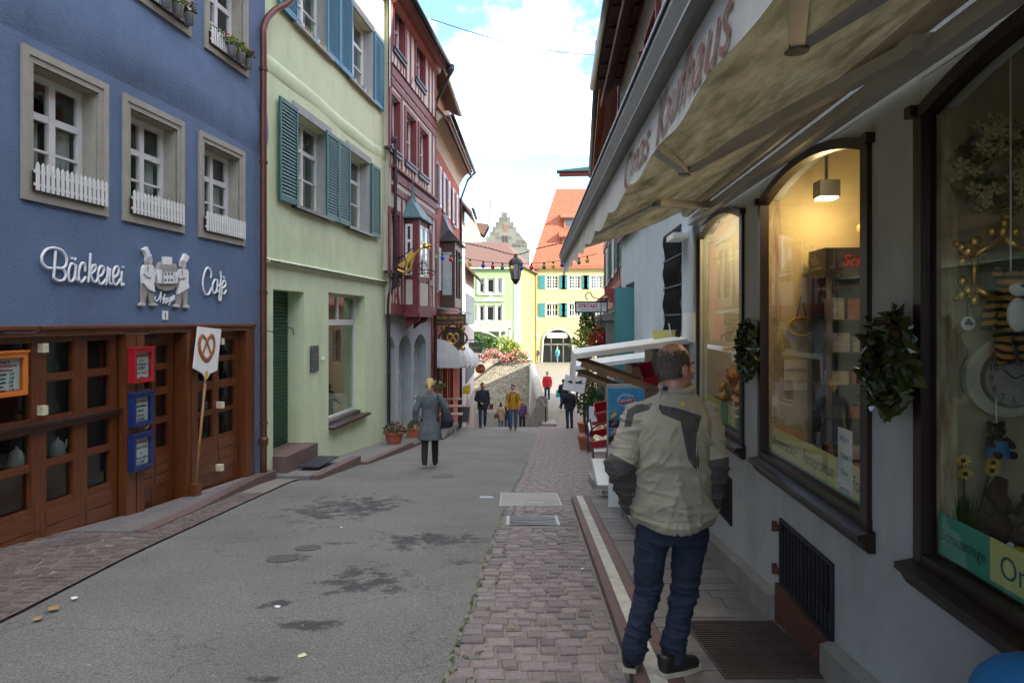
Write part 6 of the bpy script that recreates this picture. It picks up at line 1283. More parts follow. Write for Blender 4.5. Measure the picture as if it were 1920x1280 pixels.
rw_ = thing('retaining_wall', 'sunlit rubble stone retaining wall below the flower bed', 'wall', W, -2, 55, -12)
zt = EYE-75/1280*55
part('stonework', MB().hexa([(-4.5, 54.9, -12), (1.6, 54.9, -12), (1.6, 55.6, -12), (-4.5, 55.6, -12), (-4.5, 55.2, zt), (1.6, 55.2, zt), (1.6, 55.6, zt), (-4.5, 55.6, zt)]), SW, rw_)
p = [at(886, 716, 54.8), at(943, 672, 54.8)]
part('plaster_face', MB().prism([(-4.5, p[0].z-.3), (p[0].x, p[0].z), (p[1].x, p[1].z), (-4.5, p[1].z)], 54.75, 55.19), PLW, rw_)
part('sloping_coping', MB().bar((p[0].x-.8, 54.7, p[0].z-.62), (p[1].x, 54.7, p[1].z), .25, .07), M['iron'], rw_)
part('wall_coping', MB().box(-4.5, 1.7, 54.95, 55.7, zt, zt+.1), M['concrete'], rw_)
# flower bed on the wall
fb = thing('flower_bed', 'long bed of pink and orange geraniums on top of the stone wall', 'flower bed', W, -1, 55.5, zt+.1)
r = random.Random(8)
pts = []
for i in range(1700):
    x = r.uniform(-4.2, 1.25); h = .35+.25*math.sin(x*3)+.3*r.random(); pts.append((x, 55.3+r.uniform(-.55, .5), zt-.25*r.random()+h*r.random()+.1))
part('leaves', leaves_mb(pts, .17, rnd=r), M['leaf'], fb)
for nm, mm, lo, hi, cnt in (('pink_blossoms', M['petal_pink'], -4.2, -.2, 700), ('orange_blossoms', M['petal_orange'], -2.2, 1.2, 600), ('pale_blossoms', M['petal_cream'], -4.2, .8, 200)):
    q = []
    for i in range(cnt): x = r.uniform(lo, hi); q.append((x, 55.0+r.uniform(-.35, .4), zt-.15+r.random()*(.85+.25*math.sin(x*3))))
    part(nm, leaves_mb(q, .13, rnd=r), mm, fb)
for k, (px, py, w_, h_, mm, lab) in enumerate(((917, 640, 1.0, .75, 'leaf', 'rounded dark green shrub behind the flower bed'), (945, 645, 1.2, .8, 'leaf_yellow', 'loose yellow green shrub in the middle behind the flower bed'), (962, 650, .9, .6, 'leaf_yellow', 'low yellow shrub behind the orange geraniums'), (893, 640, .6, .9, 'leaf', 'thin green shrub under the balcony at left'))):
    c = at(px, py, 57.5); t = thing('shrub', lab, 'shrub', W, c.x, c.y, zt); r2 = random.Random(k)
    part('foliage', leaves_mb(blob_pts((c.x, c.y, c.z-.1), (w_*.85, .6, h_), 420, rnd=r2), .2, rnd=r2), M[mm], t); part('stems', MB().tube([(c.x, c.y, zt-.2), (c.x+.05, c.y, c.z)], .05, 6).tube([(c.x, c.y, zt-.2), (c.x-.3, c.y, c.z)], .035, 6), M['dark_wood'], t)
solo('terrace', MB().box(-9, 1.7, 55.62, 78, -4, zt-.02), M['earth'], None, None, kind='structure')
# parapet between lane and square
pp_ = MB(); prof = []
K = 24
for i in range(K+1):
    y = 29.2+(56.0-29.2)*i/K; tz = G(y)+1.18; bl = .55+.031*(y-29.2); tl = 1.10+.012*(y-29.2)
    q = [(bl, lane(y)-.5), (bl+.02, lane(y)+.1), (tl, tz-.18)]+[(tl+.20-.24*math.cos(a), tz-.14+.22*math.sin(a)) for a in [PI*j/7 for j in range(8)]]+[(tl+.42, tz-.2), (tl+.46, G(y)-.3)]
    pp_.v += [(x, y, z) for x, z in q]; k = len(q)
for i in range(K):
    for j in range(k-1): a = i*k+j; pp_.f.append((a, a+1, a+k+1, a+k)); pp_.m.append(0)
pp_.f += [tuple(range(k)), tuple(K*k+j for j in range(k))]; pp_.m += [0, 0]
defm('parapet_stone', (.20, .195, .165), col2=(.33, .31, .26), rough=.9, scale=3.5, bump=.5, bscale=9, dirt=.5)
pr_ = thing('parapet_wall', 'thick grey stone parapet with rounded coping dividing the lane from the square', 'wall', W, 1.2, 30, lane(30)); part('wall', pp_, M['parapet_stone'], pr_)
part('end_block', MB().box(1.25, 1.85, 28.4, 29.6, -3.3, -2.85), M['concrete'], pr_); part('hand_rail', MB().tube(spline([(1.18, 29.1, -1.75), (1.30, 29.0, -2.0), (1.42, 28.9, -2.2)], 5), .02, 6), M['zinc'], pr_); part('rail_post', MB().tube([(1.42, 28.9, -2.2), (1.42, 28.9, -2.95)], .025, 6), M['iron'], pr_)
# ---------------------------------------------------------------- light green villa
FV = FrT(-6.5, 66, 0, -1); uv = FV.u(975); zv = FV.z(940, 500)
vg = mat('villa_green', (.21, .30, .13), rough=.9, var=.05, scale=2); vw = mat('villa_white', (.42, .42, .37), rough=.7, var=.05)
def vb(x0, x1, y0, y1): return (FV.u(x0), FV.u(x1), FV.z(x0, y1), FV.z(x0, y0))
trip = [vb(898, 908, 522, 549), vb(913, 927, 522, 549), vb(932, 941, 522, 549), vb(898, 908, 573, 602), vb(912, 927, 573, 602), vb(931, 941, 573, 602), vb(912, 925, 631, 662)]
vl_ = thing('green_villa', 'light green villa with white balcony and brown hipped roof beyond the wall', 'house', FV, 3, 0, -4)
mb = wall_holes(MB(), 0, uv, -4, zv, trip, .3); part('wall', mb, vg, vl_)
part('side_wall', MB().add([(uv, 0, -4), (uv+2.25, -14, -4), (uv+2.25, -14, zv), (uv, 0, zv)], [(0, 1, 2, 3)]), mat('villa_green_sunlit', (.30, .35, .07), rough=.9, var=.05), vl_); part('room', MB().box(0, uv-.02, -9, -.6, -4, zv), M['inner_shade'], vl_)  # side wall: yellow sunlight put into a lighter copy of the villa green
E = .5; rz_ = FV.z(930, 470)
part('roof', MB().add([(-E, E, zv), (uv+.35, E, zv), (uv+2.8, -14.4, zv), (-E, -14.4, zv), (1.5, -6, zv+3.0), (uv-1.4, -5.5, zv+3.0)], [(0, 1, 5, 4), (1, 2, 5), (2, 3, 4, 5), (3, 0, 4), (0, 3, 2, 1)]), M['brown_roof'], vl_)
part('cornice', MB().box(-E, uv+.3, -.1, E-.1, zv-.22, zv-.01), vw, vl_); part('corner_strip', MB().box(uv-.6, uv+.02, .0, .05, -4, zv-.2), vw, vl_)
for q in trip: window(vl_, FV, *q, -.12, 1, 1, .12, .06, mf=vw)
for x0, x1, y in ((896, 944, 552), (893, 946, 564)): a = FV.u(x0); b = FV.u(x1); z = FV.z(x0, y); part('moulding', MB().box(a, b, 0, .15, z-.06, z+.06), vw, vl_)
a, b, z = FV.u(905), FV.u(935), FV.z(905, 563); part('pediment', MB().prism([(a, z), (b, z), ((a+b)/2, z+.45)], .01, .16), vw, vl_)
for x0, x1, y0, y1 in ((894, 897.5, 520, 552), (909, 912, 520, 550), (928, 931, 520, 550), (942, 945, 520, 552), (894, 897.5, 570, 602), (909, 911.5, 570, 602), (928, 930.5, 570, 602), (942, 945, 570, 602)): q = vb(x0, x1, y0, y1); part('pilaster', MB().box(q[0], q[1], .004, .08, q[2], q[3]), vw, vl_)
a, b = FV.u(880), FV.u(958); z0, z1 = FV.z(900, 617), FV.z(900, 601)
bal = part('balcony', MB().box(a, b, 0, 1.4, z0-.2, z0).box(a, b, 1.3, 1.4, z1-.1, z1).box(a, b, 1.28, 1.42, z0, z0+.1).box(b-.3, b, 1.15, 1.42, z0, z1+.04), vw, vl_)
for i in range(17): u = a+.1+(b-a-.4)*i/16; part('baluster', MB().lathe([(.05, 0), (.07, .2), (.04, .45), (.06, .62)], (u, 1.35, z0+.1), 6), vw, bal)
zl = FV.z(900, 640)
for px in (938, 950, 957): u = FV.u(px); part('veranda_post', MB().box(u-.09, u+.09, 1.2, 1.38, -4, z0-.2), vw, vl_)
part('lattice_arch', MB().tube([(FV.u(938)+(FV.u(905)-FV.u(938))*q, 1.3, z0-.25-.9*(1-q)**2) for q in [i/8 for i in range(9)]], .09, 6), vw, vl_)
# ---------------------------------------------------------------- yellow house with teal shutters
FY = FrT(0, 77, 0, -1); u0, u1 = FY.u(1003), 13.0; zy = FY.z(1040, 497)
def yb(x0, x1, y0, y1): return (FY.u(x0), FY.u(x1), FY.z(x0, y1), FY.z(x0, y0))
yw = [yb(1024, 1047, 517, 541), yb(1066, 1089, 517, 541), yb(1107, 1130, 517, 541), yb(1024, 1047, 569, 593), yb(1066, 1089, 569, 593), yb(1107, 1130, 569, 593)]
ad_ = (FY.u(1017), FY.u(1073), -3.5, FY.z(1045, 618))
yh = thing('yellow_house', 'pale yellow house with teal shutters, arched shop door and steep red tiled roof', 'house', FY, u0, 0, -3.33); ym = mat('yellow_plaster', (.40, .33, .145), rough=.9, var=.05, scale=1.5)
part('wall', wall_holes(MB(), u0, u1, -3.6, zy, yw+[ad_], .35).box(u0+.001, u0+.1, -9, -.004, -3.6, zy), ym, yh)
def arch_fill2(u0_, u1_, zs, zt_, k=16):
    mb = MB(); c = (u0_+u1_)/2; r_ = (u1_-u0_)/2; pts = [(c-r_*math.cos(PI*i/k), zs+(zt_-zs)*math.sin(PI*i/k)) for i in range(k+1)]
    for i in range(k):
        a, b = pts[i], pts[i+1]; mb.hexa([(a[0], -.35, a[1]), (b[0], -.35, b[1]), (b[0], -.003, b[1]), (a[0], -.003, a[1]), (a[0], -.35, zt_+.01), (b[0], -.35, zt_+.01), (b[0], -.003, zt_+.01), (a[0], -.003, zt_+.01)])
    return mb, pts
mb, pts = arch_fill2(ad_[0], ad_[1], ad_[3]-1.5, ad_[3]); part('arch', mb, ym, yh)
part('arch_trim', MB().tube([(ad_[0]-.1, .02, -3.4)]+[(a-.0, .02, z+.08) for a, z in pts]+[(ad_[1]+.1, .02, -3.4)], .14, 6), M['grey_trim'], yh)
df = part('shop_front', MB().box(ad_[0], ad_[1], -.2, -.12, -1.35, -1.2).box(ad_[0]+.95, ad_[0]+1.05, -.2, -.12, -3.5, .3).box(ad_[1]-1.05, ad_[1]-.95, -.2, -.12, -3.5, .3).box(ad_[0]+1.65, ad_[0]+1.73, -.2, -.13, -3.5, -1.3), M['grey_metal'], yh)
part('pane', MB().add([(ad_[0], -.25, -3.5), (ad_[1], -.25, -3.5), (ad_[1], -.25, ad_[3]), (ad_[0], -.25, ad_[3])], [(0, 1, 2, 3)]), GLASS, df); part('room', MB().box(u0+.2, u1-.2, -7, -1.6, -3.6, zy), M['inner_shade'], yh)
sg_ = part('shop_sign', MB().box(FY.u(1026), FY.u(1064), -.12, -.07, FY.z(1045, 633), FY.z(1045, 624)), M['relief_white'], yh); tm = text_mb('WOHNGEFÜHLEN', .3, ext=.01, width=2.0); part('writing', put(tm, FY.u(1028), -.075, FY.z(1045, 632)+.03), M['ink'], sg_)
TS = mat('teal_shutter', (.015, .13, .15), rough=.5, var=.12)
for a, b, c_, d in yw:
    window(yh, FY, a, b, c_, d, -.12, 4, 4 if c_ > 4 else 2, .1, .05); part('window_sill', MB().box(a-.12, b+.12, .002, .06, c_-.14, c_-.001), M['grey_trim'], yh); part('window_lintel', MB().box(a-.12, b+.12, .002, .05, d, d+.12), M['grey_trim'], yh)
    w_ = (b-a)*.5
    for s0 in (a-.14-w_, b+.14):
        s = part('shutter', MB().box(s0, s0+w_, .03, .09, c_-.05, d+.05), TS, yh)
        for q in (0.06, .52): part('shutter_panel', MB().box(s0+w_*.14, s0+w_*.86, .09, .11, c_+(d-c_)*q, c_+(d-c_)*(q+.40)), TS, s)
for q_ in (-.6, 1.4): part('quoin', MB().box(u0, u0+.52, .002, .04, q_, q_+.5), M['grey_trim'], yh)
part('downpipe', MB().tube([(u0+.1, .15, -3.3), (u0+.1, .15, zy)], .07, 6), M['brown_pipe'], yh)
e = .5; rr = FY.z(1043, 358)+1.6
def tiles():
    m = mat('far_tiles', (.20, .045, .018), col2=(.28, .08, .036), rough=.85, scale=3); t = m.node_tree; n = t.nodes; l = t.links; b = n['Principled BSDF']
    wv = n.new('ShaderNodeTexWave'); wv.bands_direction = 'Z'; wv.inputs['Scale'].default_value = 1.1; tc = n.new('ShaderNodeTexCoord'); l.new(tc.outputs['Object'], wv.inputs['Vector']); bp = n.new('ShaderNodeBump'); bp.inputs['Strength'].default_value = .5; bp.inputs['Distance'].default_value = .1; l.new(wv.outputs['Fac'], bp.inputs['Height']); l.new(bp.outputs[0], b.inputs['Normal']); return m
TL = tiles(); xr = FY.u(1043)*84/77
yr = part('roof', MB().add([(u0-e, e, zy-.1), (u1+e, e, zy-.1), (u1+e, -14, zy-.1), (u0-e, -14, zy-.1), (xr, -7, rr), (u1+e, -7, rr), (u0-e, e, zy-.3), (u1+e, e, zy-.3)], [(0, 1, 5, 4), (1, 2, 5), (2, 3, 4, 5), (3, 0, 4), (6, 7, 1, 0), (0, 3, 2, 1)]), TL, yh)
part('eave_board', MB().box(u0-e, u1+e, 0, e-.02, zy-.45, zy-.32), mat('eave_brown', (.22, .08, .04), rough=.7), yh)
for px, py, w_, h_ in ((1071, 418, 1.7, 1.25), (1066, 456, 1.5, 1.5)):
    d_ = 80 if py < 430 else 78.5; c = at(px, py, d_); nn = -(c.y-77); dm = part('dormer', MB().box(c.x-w_/2, c.x+w_/2, nn-2.5, nn+.1, c.z-h_/2, c.z+h_/2), mat('dormer_brown', (.20, .085, .04), rough=.7), yr)
    part('dormer_window', MB().box(c.x-w_*.33, c.x+w_*.33, nn+.1, nn+.14, c.z-h_*.3, c.z+h_*.3), MATS['dark_pane'], dm); part('dormer_roof', MB().hexa([(c.x-w_*.75, nn+.6, c.z+h_*.42), (c.x+w_*.75, nn+.6, c.z+h_*.42), (c.x+w_*.75, nn-4, c.z+h_*1.5), (c.x-w_*.6, nn-4, c.z+h_*1.5), (c.x-w_*.75, nn+.6, c.z+h_*.55), (c.x+w_*.75, nn+.6, c.z+h_*.55), (c.x+w_*.75, nn-4, c.z+h_*1.62), (c.x-w_*.6, nn-4, c.z+h_*1.62)]), TL, dm)
# ---------------------------------------------------------------- castle with stepped gable
FCs = FrT(0, 140, 0, -1); cs = stonework('castle_stone', (.095, .10, .085), (.17, .165, .13), 1.6, .7)
def cz(px, py): return (FCs.u(px), FCs.z(px, py))
ct = thing('castle', 'old grey castle with a crow-stepped gable rising behind the villa', 'castle', FCs, 0, 0, 0)
L = [(905, 470)]; xs = [905, 911, 917, 923, 929, 935, 940]; yy = [452, 443, 434, 425, 416, 407, 398]
poly = [cz(905, 530)]
for x, y in zip(xs, yy): poly += [cz(x, y+ (9 if x > 905 else 0)), cz(x, y)] if x > 905 else [cz(x, y)]
xs2 = [951, 957, 963, 969, 975, 981, 988, 993]; yy2 = [398, 407, 416, 426, 436, 446, 456, 466]
for i, x in enumerate(xs2): poly += [cz(x, yy2[i]), cz(x, yy2[min(i+1, 7)])]
poly += [cz(993, 530)]
part('gable_wall', MB().prism(poly, -1.2, 0), cs, ct); part('keep', MB().box(cz(908, 0)[0], cz(990, 0)[0], -14, -1.2, -3, cz(930, 455)[1]), cs, ct); part('keep_roof', MB().prism([cz(906, 456), cz(947, 408), cz(990, 456)], -14, -1.2), M['brown_roof'], ct)
for x0, x1, y0, y1 in ((944, 951, 421, 433), (942, 946, 442, 458), (948, 952, 442, 458)): a = cz(x0, y0); b = cz(x1, y1); part('window', MB().box(a[0], b[0], .0, .06, b[1], a[1]), M['inner_shade'] if y0 > 430 else mat('rust_shutter', (.16, .07, .045), rough=.8), ct)
part('wing', MB().prism([cz(872, 530), cz(872, 420), cz(882, 408), cz(890, 412), cz(904, 448), cz(904, 530)], -8, .8), PLW, ct); part('wing_roof', MB().prism([cz(888, 417), cz(916, 421), cz(906, 441), cz(897, 435)], -6, .6), M['brown_roof'], ct)
a = cz(883, 472); part('wing_window', MB().box(a[0], a[0]+.6, .8, .84, a[1], a[1]+1.0), M['inner_shade'], ct)
for k in range(9): u = cz(912+k*8.5, 460); part('blind_arch', MB().tube([(u[0]+.42*math.cos(q), .02, u[1]-.3+.42*math.sin(q)) for q in [PI*i/6 for i in range(7)]], .1, 5), cs, ct)
part('flagpole', MB().tube([(cz(918, 425)[0], -.5, cz(918, 425)[1]), (cz(918, 374)[0], -.5, cz(918, 374)[1])], .09, 6), M['dark_metal'], ct); a = cz(918.5, 376); part('flag', MB().box(a[0], a[0]+.18, -.55, -.45, a[1]-1.8, a[1]), M['case_red'], ct)
# ---------------------------------------------------------------- mauve and pink houses down the lane
FM = Fr(-2.46, 0, 0.0, -1)
mvh, rf, _ = house('mauve_house', 'narrow pale mauve house between the red house and the pink house', FM, 32.45, 35.6, -9, 7.1, [(33.4, 34.3, 4.8, 6.0)], mat('mauve_plaster', (.40, .34, .34), rough=.9, var=.08, dirt=.3), M['brown_roof'], depth=.25, deep=7, ridge=4, over=.55)
window(mvh, FM, 33.4, 34.3, 4.8, 6.0, -.1, 2, 2, .06, .03); gutter(mvh, 32.5, 35.7, .6, 6.75, M['dark_metal'])
ph_ = []
for k in range(7):
    ph_.append((36.3+k*1.12, 36.8+k*1.12, 1.2, 2.9)); ph_.append((36.3+k*1.12, 36.8+k*1.12, -1.9, -.2)); ph_.append((36.2+k*1.12, 36.9+k*1.12, -5.6, -3.0))
pkh, rf, _ = house('pink_house', 'pale pink plastered house with grey shutters running down the lane', FM, 35.62, 44.2, -11, 4.3, ph_, mat('pink_plaster', (.45, .36, .32), rough=.9, var=.07, dirt=.25), M['brown_roof'], depth=.25, deep=7, ridge=3.5, over=.55)
for a, b, c_, d in ph_:
    window(pkh, FM, a, b, c_, d, -.12, 1, 2, .05, .03)
    if c_ > -2.5: part('shutter', MB().box(a-.26, a-.01, .02, .06, c_, d), mat('grey_shutter', (.10, .12, .13), rough=.6), pkh); part('shutter', MB().box(b+.01, b+.26, .02, .06, c_, d), MATS['grey_shutter'], pkh)
gutter(pkh, 35.6, 44.3, .6, 3.75, M['dark_metal'])
# ================================================================ street things
# chain with lantern, string of coloured bulbs, overhead wire
lan = thing('hanging_lantern', 'black street lantern hanging on a chain across the street', 'street lamp', W, .15, 27, at(967, 535, 27).z)
c = at(967, 500, 27); zt_, zb_ = at(967, 488, 27).z, at(967, 530, 27).z; h = zt_-zb_
fm = MB(); 
for k in range(6):
    a = k*PI/3; fm.tube([(c.x+.27*math.cos(a), 27+.27*math.sin(a), zt_-.12), (c.x+.16*math.cos(a), 27+.16*math.sin(a), zb_+.12)], .018, 5)
fm.tube([(c.x+.27*math.cos(k*PI/3), 27+.27*math.sin(k*PI/3), zt_-.12) for k in range(6)], .022, 5, close=True).tube([(c.x+.16*math.cos(k*PI/3), 27+.16*math.sin(k*PI/3), zb_+.12) for k in range(6)], .022, 5, close=True)
part('frame', fm, M['iron'], lan); part('cap', MB().lathe([(.30, -.12), (.22, .02), (.10, .10), (.05, .22), (.02, .26)], (c.x, 27, zt_), 6), M['iron'], lan); part('base', MB().lathe([(.03, -.08), (.10, 0), (.16, .12)], (c.x, 27, zb_), 6), M['iron'], lan)
for k in range(6):
    a, b = k*PI/3, (k+1)*PI/3; part('pane', MB().add([(c.x+.26*math.cos(a), 27+.26*math.sin(a), zt_-.13), (c.x+.26*math.cos(b), 27+.26*math.sin(b), zt_-.13), (c.x+.155*math.cos(b), 27+.155*math.sin(b), zb_+.13), (c.x+.155*math.cos(a), 27+.155*math.sin(a), zb_+.13)], [(0, 1, 2, 3)]), mat('frosted_pane', (.45, .46, .45), rough=.5, trans=.5), lan)
ch_ = thing('lantern_chain', 'black iron chain carrying the lantern across the street', 'chain', W, 0, 27, 4)
cp = [at(840, 449, 27), at(872, 456, 27), at(920, 467, 27), at(967, 478, 27), at(1010, 466, 27), at(1062, 455, 27), at(1112, 448, 27)]
sp = spline(cp, 14)
part('chain', MB().tube([q+Vector((0, 0, .025*(i % 2))) for i, q in enumerate(sp)], [.03 if i % 2 else .014 for i in range(len(sp))], 6), M['iron'], ch_); part('hook', MB().tube([cp[3], (cp[3].x, 27, zt_+.2)], .02, 6), M['iron'], ch_)
bs = thing('light_string', 'string of coloured light bulbs sagging across the street', 'string lights', W, 0, 24, 3.5)
P = [at(727, 455, 19), at(790, 468, 22), at(840, 477, 24), at(900, 489, 24), at(960, 494, 24), at(1020, 492, 24), at(1075, 485, 24), at(1120, 476, 24)]
sp = spline(P, 10); part('cable', MB().tube(sp, .012, 5), M['iron'], bs)
bc = [('bulb_green', (.03, .30, .08)), ('bulb_yellow', (.70, .55, .03)), ('bulb_blue', (.02, .06, .45)), ('bulb_red', (.55, .02, .03))]
for i in range(18):
    q = sp[min(len(sp)-1, 12+int(i*(len(sp)-14)/18))]; nm, cl_ = bc[i % 4]
    b_ = part('bulb', MB().ell((q.x, q.y, q.z-.16), (.07, .07, .09), 10, 7), mat(nm, cl_, rough=.2), bs, True); part('socket', MB().lathe([(.03, 0), (.035, .09)], (q.x, q.y, q.z-.10), 8), M['iron'], b_)
a, b = at(808, 36, 20), at(1116, 104, 26); solo('overhead_wire', MB().tube([a.lerp(b, i/12)-Vector((0, 0, .22*math.sin(PI*i/12))) for i in range(13)], .014, 5), M['iron'], 'thin black wire across the sky between the eaves', 'wire')
# wrought iron bracket with gilded dragon on the timber house
dg = thing('dragon_bracket', 'wrought iron sign bracket with a gilded dragon on the half-timbered house', 'sign bracket', W, -3, 18.6, 1.6)
D = 18.6
def q(px, py): return at(px, py, D)
for s in ([(728, 470), (728, 520), (730, 570)], [(728, 516), (760, 517), (800, 512), (814, 516)], [(730, 512), (760, 509), (806, 506), (816, 512)], [(728, 500), (745, 488), (768, 470), (778, 462)], [(735, 500), (752, 480), (762, 492), (755, 505), (745, 498)], [(727, 545), (735, 540), (738, 548), (731, 556)], [(727, 562), (736, 558), (738, 566), (730, 572)], [(770, 508), (765, 495), (775, 488), (782, 496)], [(790, 506), (786, 496), (796, 492), (800, 500)], [(732, 480), (740, 474), (744, 482), (738, 488)], [(744, 520), (750, 530), (748, 538)], [(780, 517), (786, 528), (782, 534)], [(798, 516), (804, 526), (800, 532)]):
    part('scroll', MB().tube(spline([q(*p_) for p_ in s], 5), .014, 5), M['iron'], dg, True)
body = spline([q(*p_) for p_ in ((742, 503), (752, 509), (762, 510), (770, 502), (774, 488), (780, 474), (790, 466), (798, 462))], 5); nB = len(body)
part('dragon_body', MB().tube(body, [.014+.026*math.sin(PI*min(1, i/nB*.9+.12)) for i in range(nB)], 8), M['gold'], dg, True)
part('dragon_head', MB().ell(tuple(q(799, 462)), (.10, .07, .06)).tube([q(803, 461), q(808, 458)], [.05, .015], 6).tube([q(803, 465), q(808, 467)], [.04, .012], 6).tube([q(795, 459), q(788, 456)], [.03, .006], 6).tube([q(797, 458), q(792, 453)], [.025, .005], 6), M['gold'], dg, True)
part('dragon_wing', MB().add([q(764, 500), q(768, 470), q(780, 476), q(758, 488), q(744, 498), q(764, 503)], [(0, 1, 2), (0, 3, 1), (0, 4, 3), (0, 5, 4)]), M['gold_paint'], dg); part('dragon_tail', MB().tube(spline([q(742, 503), (q(738, 496)), q(742, 490)], 4), .02, 6), M['gold'], dg, True)
# hanging signs at the left
def hang_sign(label, px0, px1, py0, py1, d, m, txts, mt, oval=False, bracket=None):
    a, b = at(px0, py1, d), at(px1, py0, d); t = thing('hanging_sign', label, 'sign', W, (a.x+b.x)/2, d, a.z)
    if oval:
        c = ((a.x+b.x)/2, (a.z+b.z)/2); rx, rz_ = (b.x-a.x)/2, (b.z-a.z)/2
        mb = MB().prism([(c[0]+rx*math.cos(k*PI/12), c[1]+rz_*math.sin(k*PI/12)) for k in range(24)], d-.03, d+.03)
    else: mb = MB().box(a.x, b.x, d-.025, d+.025, a.z, b.z)
    part('board', mb, m, t)
    for s, f, h, mm in txts:
        tm = text_mb(s, (b.z-a.z)*h, ext=0, width=(b.x-a.x)*.78, shear=.15 if oval else 0); part('writing', MB().add([(a.x+(b.x-a.x)*.11+v[0], d-.034, a.z+(b.z-a.z)*f+v[2]) for v in tm.v], tm.f), mm, t)
    if bracket: part('bracket', MB().tube([(bracket, d, b.z+.12), (b.x, d, b.z+.12)], .018, 6).tube([(a.x+.1, d, b.z+.12), (a.x+.1, d, b.z-.02)], .01, 5).tube([(b.x-.1, d, b.z+.12), (b.x-.1, d, b.z-.02)], .01, 5), M['iron'], t)
    return t
hang_sign('dark green hanging sign with gold letters above the oval Café sign', 879, 904, 642, 661, 31, mat('sign_dark_green', (.015, .075, .06), rough=.4), [('-- ---- --', .70, .16, M['gold_paint']), ('GESCHENKHAUS', .36, .26, M['gold_paint']), ('-- -----', .10, .16, M['gold_paint'])], None, bracket=-2.55)
t = hang_sign('oval dark red hanging sign reading Café', 891, 910, 682, 700, 33, mat('sign_red', (.22, .02, .015), rough=.4), [('Café', .36, .36, M['gold_paint'])], None, oval=True, bracket=-2.5)
# ---- left kerb plants and furniture
def pot(label, x, y, z, rad, h, mleaf, mfl, name='flower_pot', nl=160, nf=70, spread=1.3, box=None):
    t = thing(name, label, 'flower pot', W, x, y, z); r = random.Random(len(label))
    if box: part('trough', MB().box(x-box[0]/2, x+box[0]/2, y-box[1]/2, y+box[1]/2, z, z+h), M['terracotta'], t)
    else: part('pot', MB().lathe([(rad*.72, 0), (rad*.95, h*.8), (rad*1.06, h*.8), (rad*1.08, h), (rad*.95, h), (rad*.9, h*.85)], (x, y, z), 18), M['terracotta'], t, False)
    sx = box[0]/2*1.1 if box else rad*spread; sy = box[1]/2*1.2 if box else rad*spread
    part('leaves', leaves_mb(blob_pts((x, y, z+h*1.15), (sx, sy, rad*.8), nl, .1, r), .085, rnd=r), mleaf, t)
    if mfl: part('blossoms', leaves_mb(blob_pts((x, y, z+h*1.15+rad*.3), (sx*.95, sy*.95, rad*.65), nf, .3, r), .06, rnd=r), mfl, t)
    return t
p = FL.pt(FL.u(739, .45), .45, 0); pot('terracotta pot of pink flowers at the corner of the half-timbered house', p.x, p.y, G(p.y)+.15, .24, .30, M['leaf'], M['petal_pink'])
for i, (px, py, lab) in enumerate(((752, 812, 'long terracotta trough with dull green herbs, nearest the pink flower pot'), (764, 800, 'terracotta trough with green herbs behind the first trough'))):
    d = 20.2+i*1.3; p = FL.pt(d, .25, 0); z0 = at(px, py, p.y).z-.05
    pot(lab, p.x, p.y, z0+.0, .22, .24, M['leaf'], None, 'herb_trough', box=(.34, .8)); solo('plinth_block', MB().box(p.x-.2, p.x+.2, p.y-.45, p.y+.45, G(p.y)-.1, z0), M['slab'], ('stone block carrying the nearer herb trough', 'stone block carrying the farther herb trough')[i], 'block')
p = FL.pt(21.9, .5, 0); t = pot('potted geranium on a white bracket beside the arched window', p.x, p.y, at(784, 738, p.y).z, .22, .22, M['leaf'], M['petal_cream'], 'bracket_plant', nl=260, nf=30, spread=1.5); part('bracket', MB().prism([(p.x-.35, at(784, 738, p.y).z-.01), (p.x+.2, at(784, 738, p.y).z-.01), (p.x-.35, at(784, 738, p.y).z-.3)], p.y-.05, p.y+.05), M['white_paint'], t)
# benches and tables on the steps of the red house
def bench(label, x, y, z, w_, l_, h):
    t = thing('slatted_bench', label, 'bench', W, x, y, z, group='slatted benches by the red house')
    for i in range(5): yy_ = y-l_/2+l_*(i+.5)/5; part('slat', MB().box(x-w_/2, x+w_/2, yy_-l_/12, yy_+l_/12, z+h-.035, z+h), mat('bench_wood', (.30, .20, .12), rough=.7, var=.2), t)
    for sx in (-1, 1):
        for sy in (-1, 1): part('leg', MB().bar((x+sx*(w_/2-.08), y+sy*(l_/2-.05), z), (x+sx*(w_/2-.08), y+sy*(l_/2-.05), z+h-.035), .06, .06), M['iron'], t)
for i, (px, py, d, h) in enumerate(((846, 775, 22.6, .48), (848, 760, 23.8, .74), (846, 747, 25.2, .80))):
    p = at(px, py, d); bench(('low slatted bench on the steps nearest the walking woman', 'slatted table behind the low bench on the steps', 'slatted table farthest along the steps of the red house')[i], p.x, p.y, p.z-h, .75, .5, h)
sb = thing('sandwich_board', 'black chalkboard sandwich board with a pale wood frame on the left steps', 'sandwich board', W, 0, 0, 0)
OFF[sb] = (W, (0, 0, 0)); a, b = at(859, 791, 25.2), at(879, 762, 25.2)
a0 = Vector((a.x, 25.2, a.z)); u_ = Vector((b.x-a.x, .1, -.04)); v_ = Vector((.04, .16, b.z-a.z))
def sbp(f, g, o=0): return a0+u_*f+v_*g+Vector((0, -o, 0))
part('board', MB().hexa([sbp(.06, .05), sbp(.94, .05), sbp(.94, .95), sbp(.06, .95), sbp(.06, .05, .02), sbp(.94, .05, .02), sbp(.94, .95, .02), sbp(.06, .95, .02)]), mat('chalkboard', (.02, .028, .04), rough=.6), sb)
for f0, g0, f1, g1 in ((.03, -.1, .03, 1), (.97, -.1, .97, 1), (0, .98, 1, .98), (0, .03, 1, .03)): part('frame_rail', MB().bar(sbp(f0, g0, .012), sbp(f1, g1, .012), .035, .035), MATS['pale_wood'], sb)
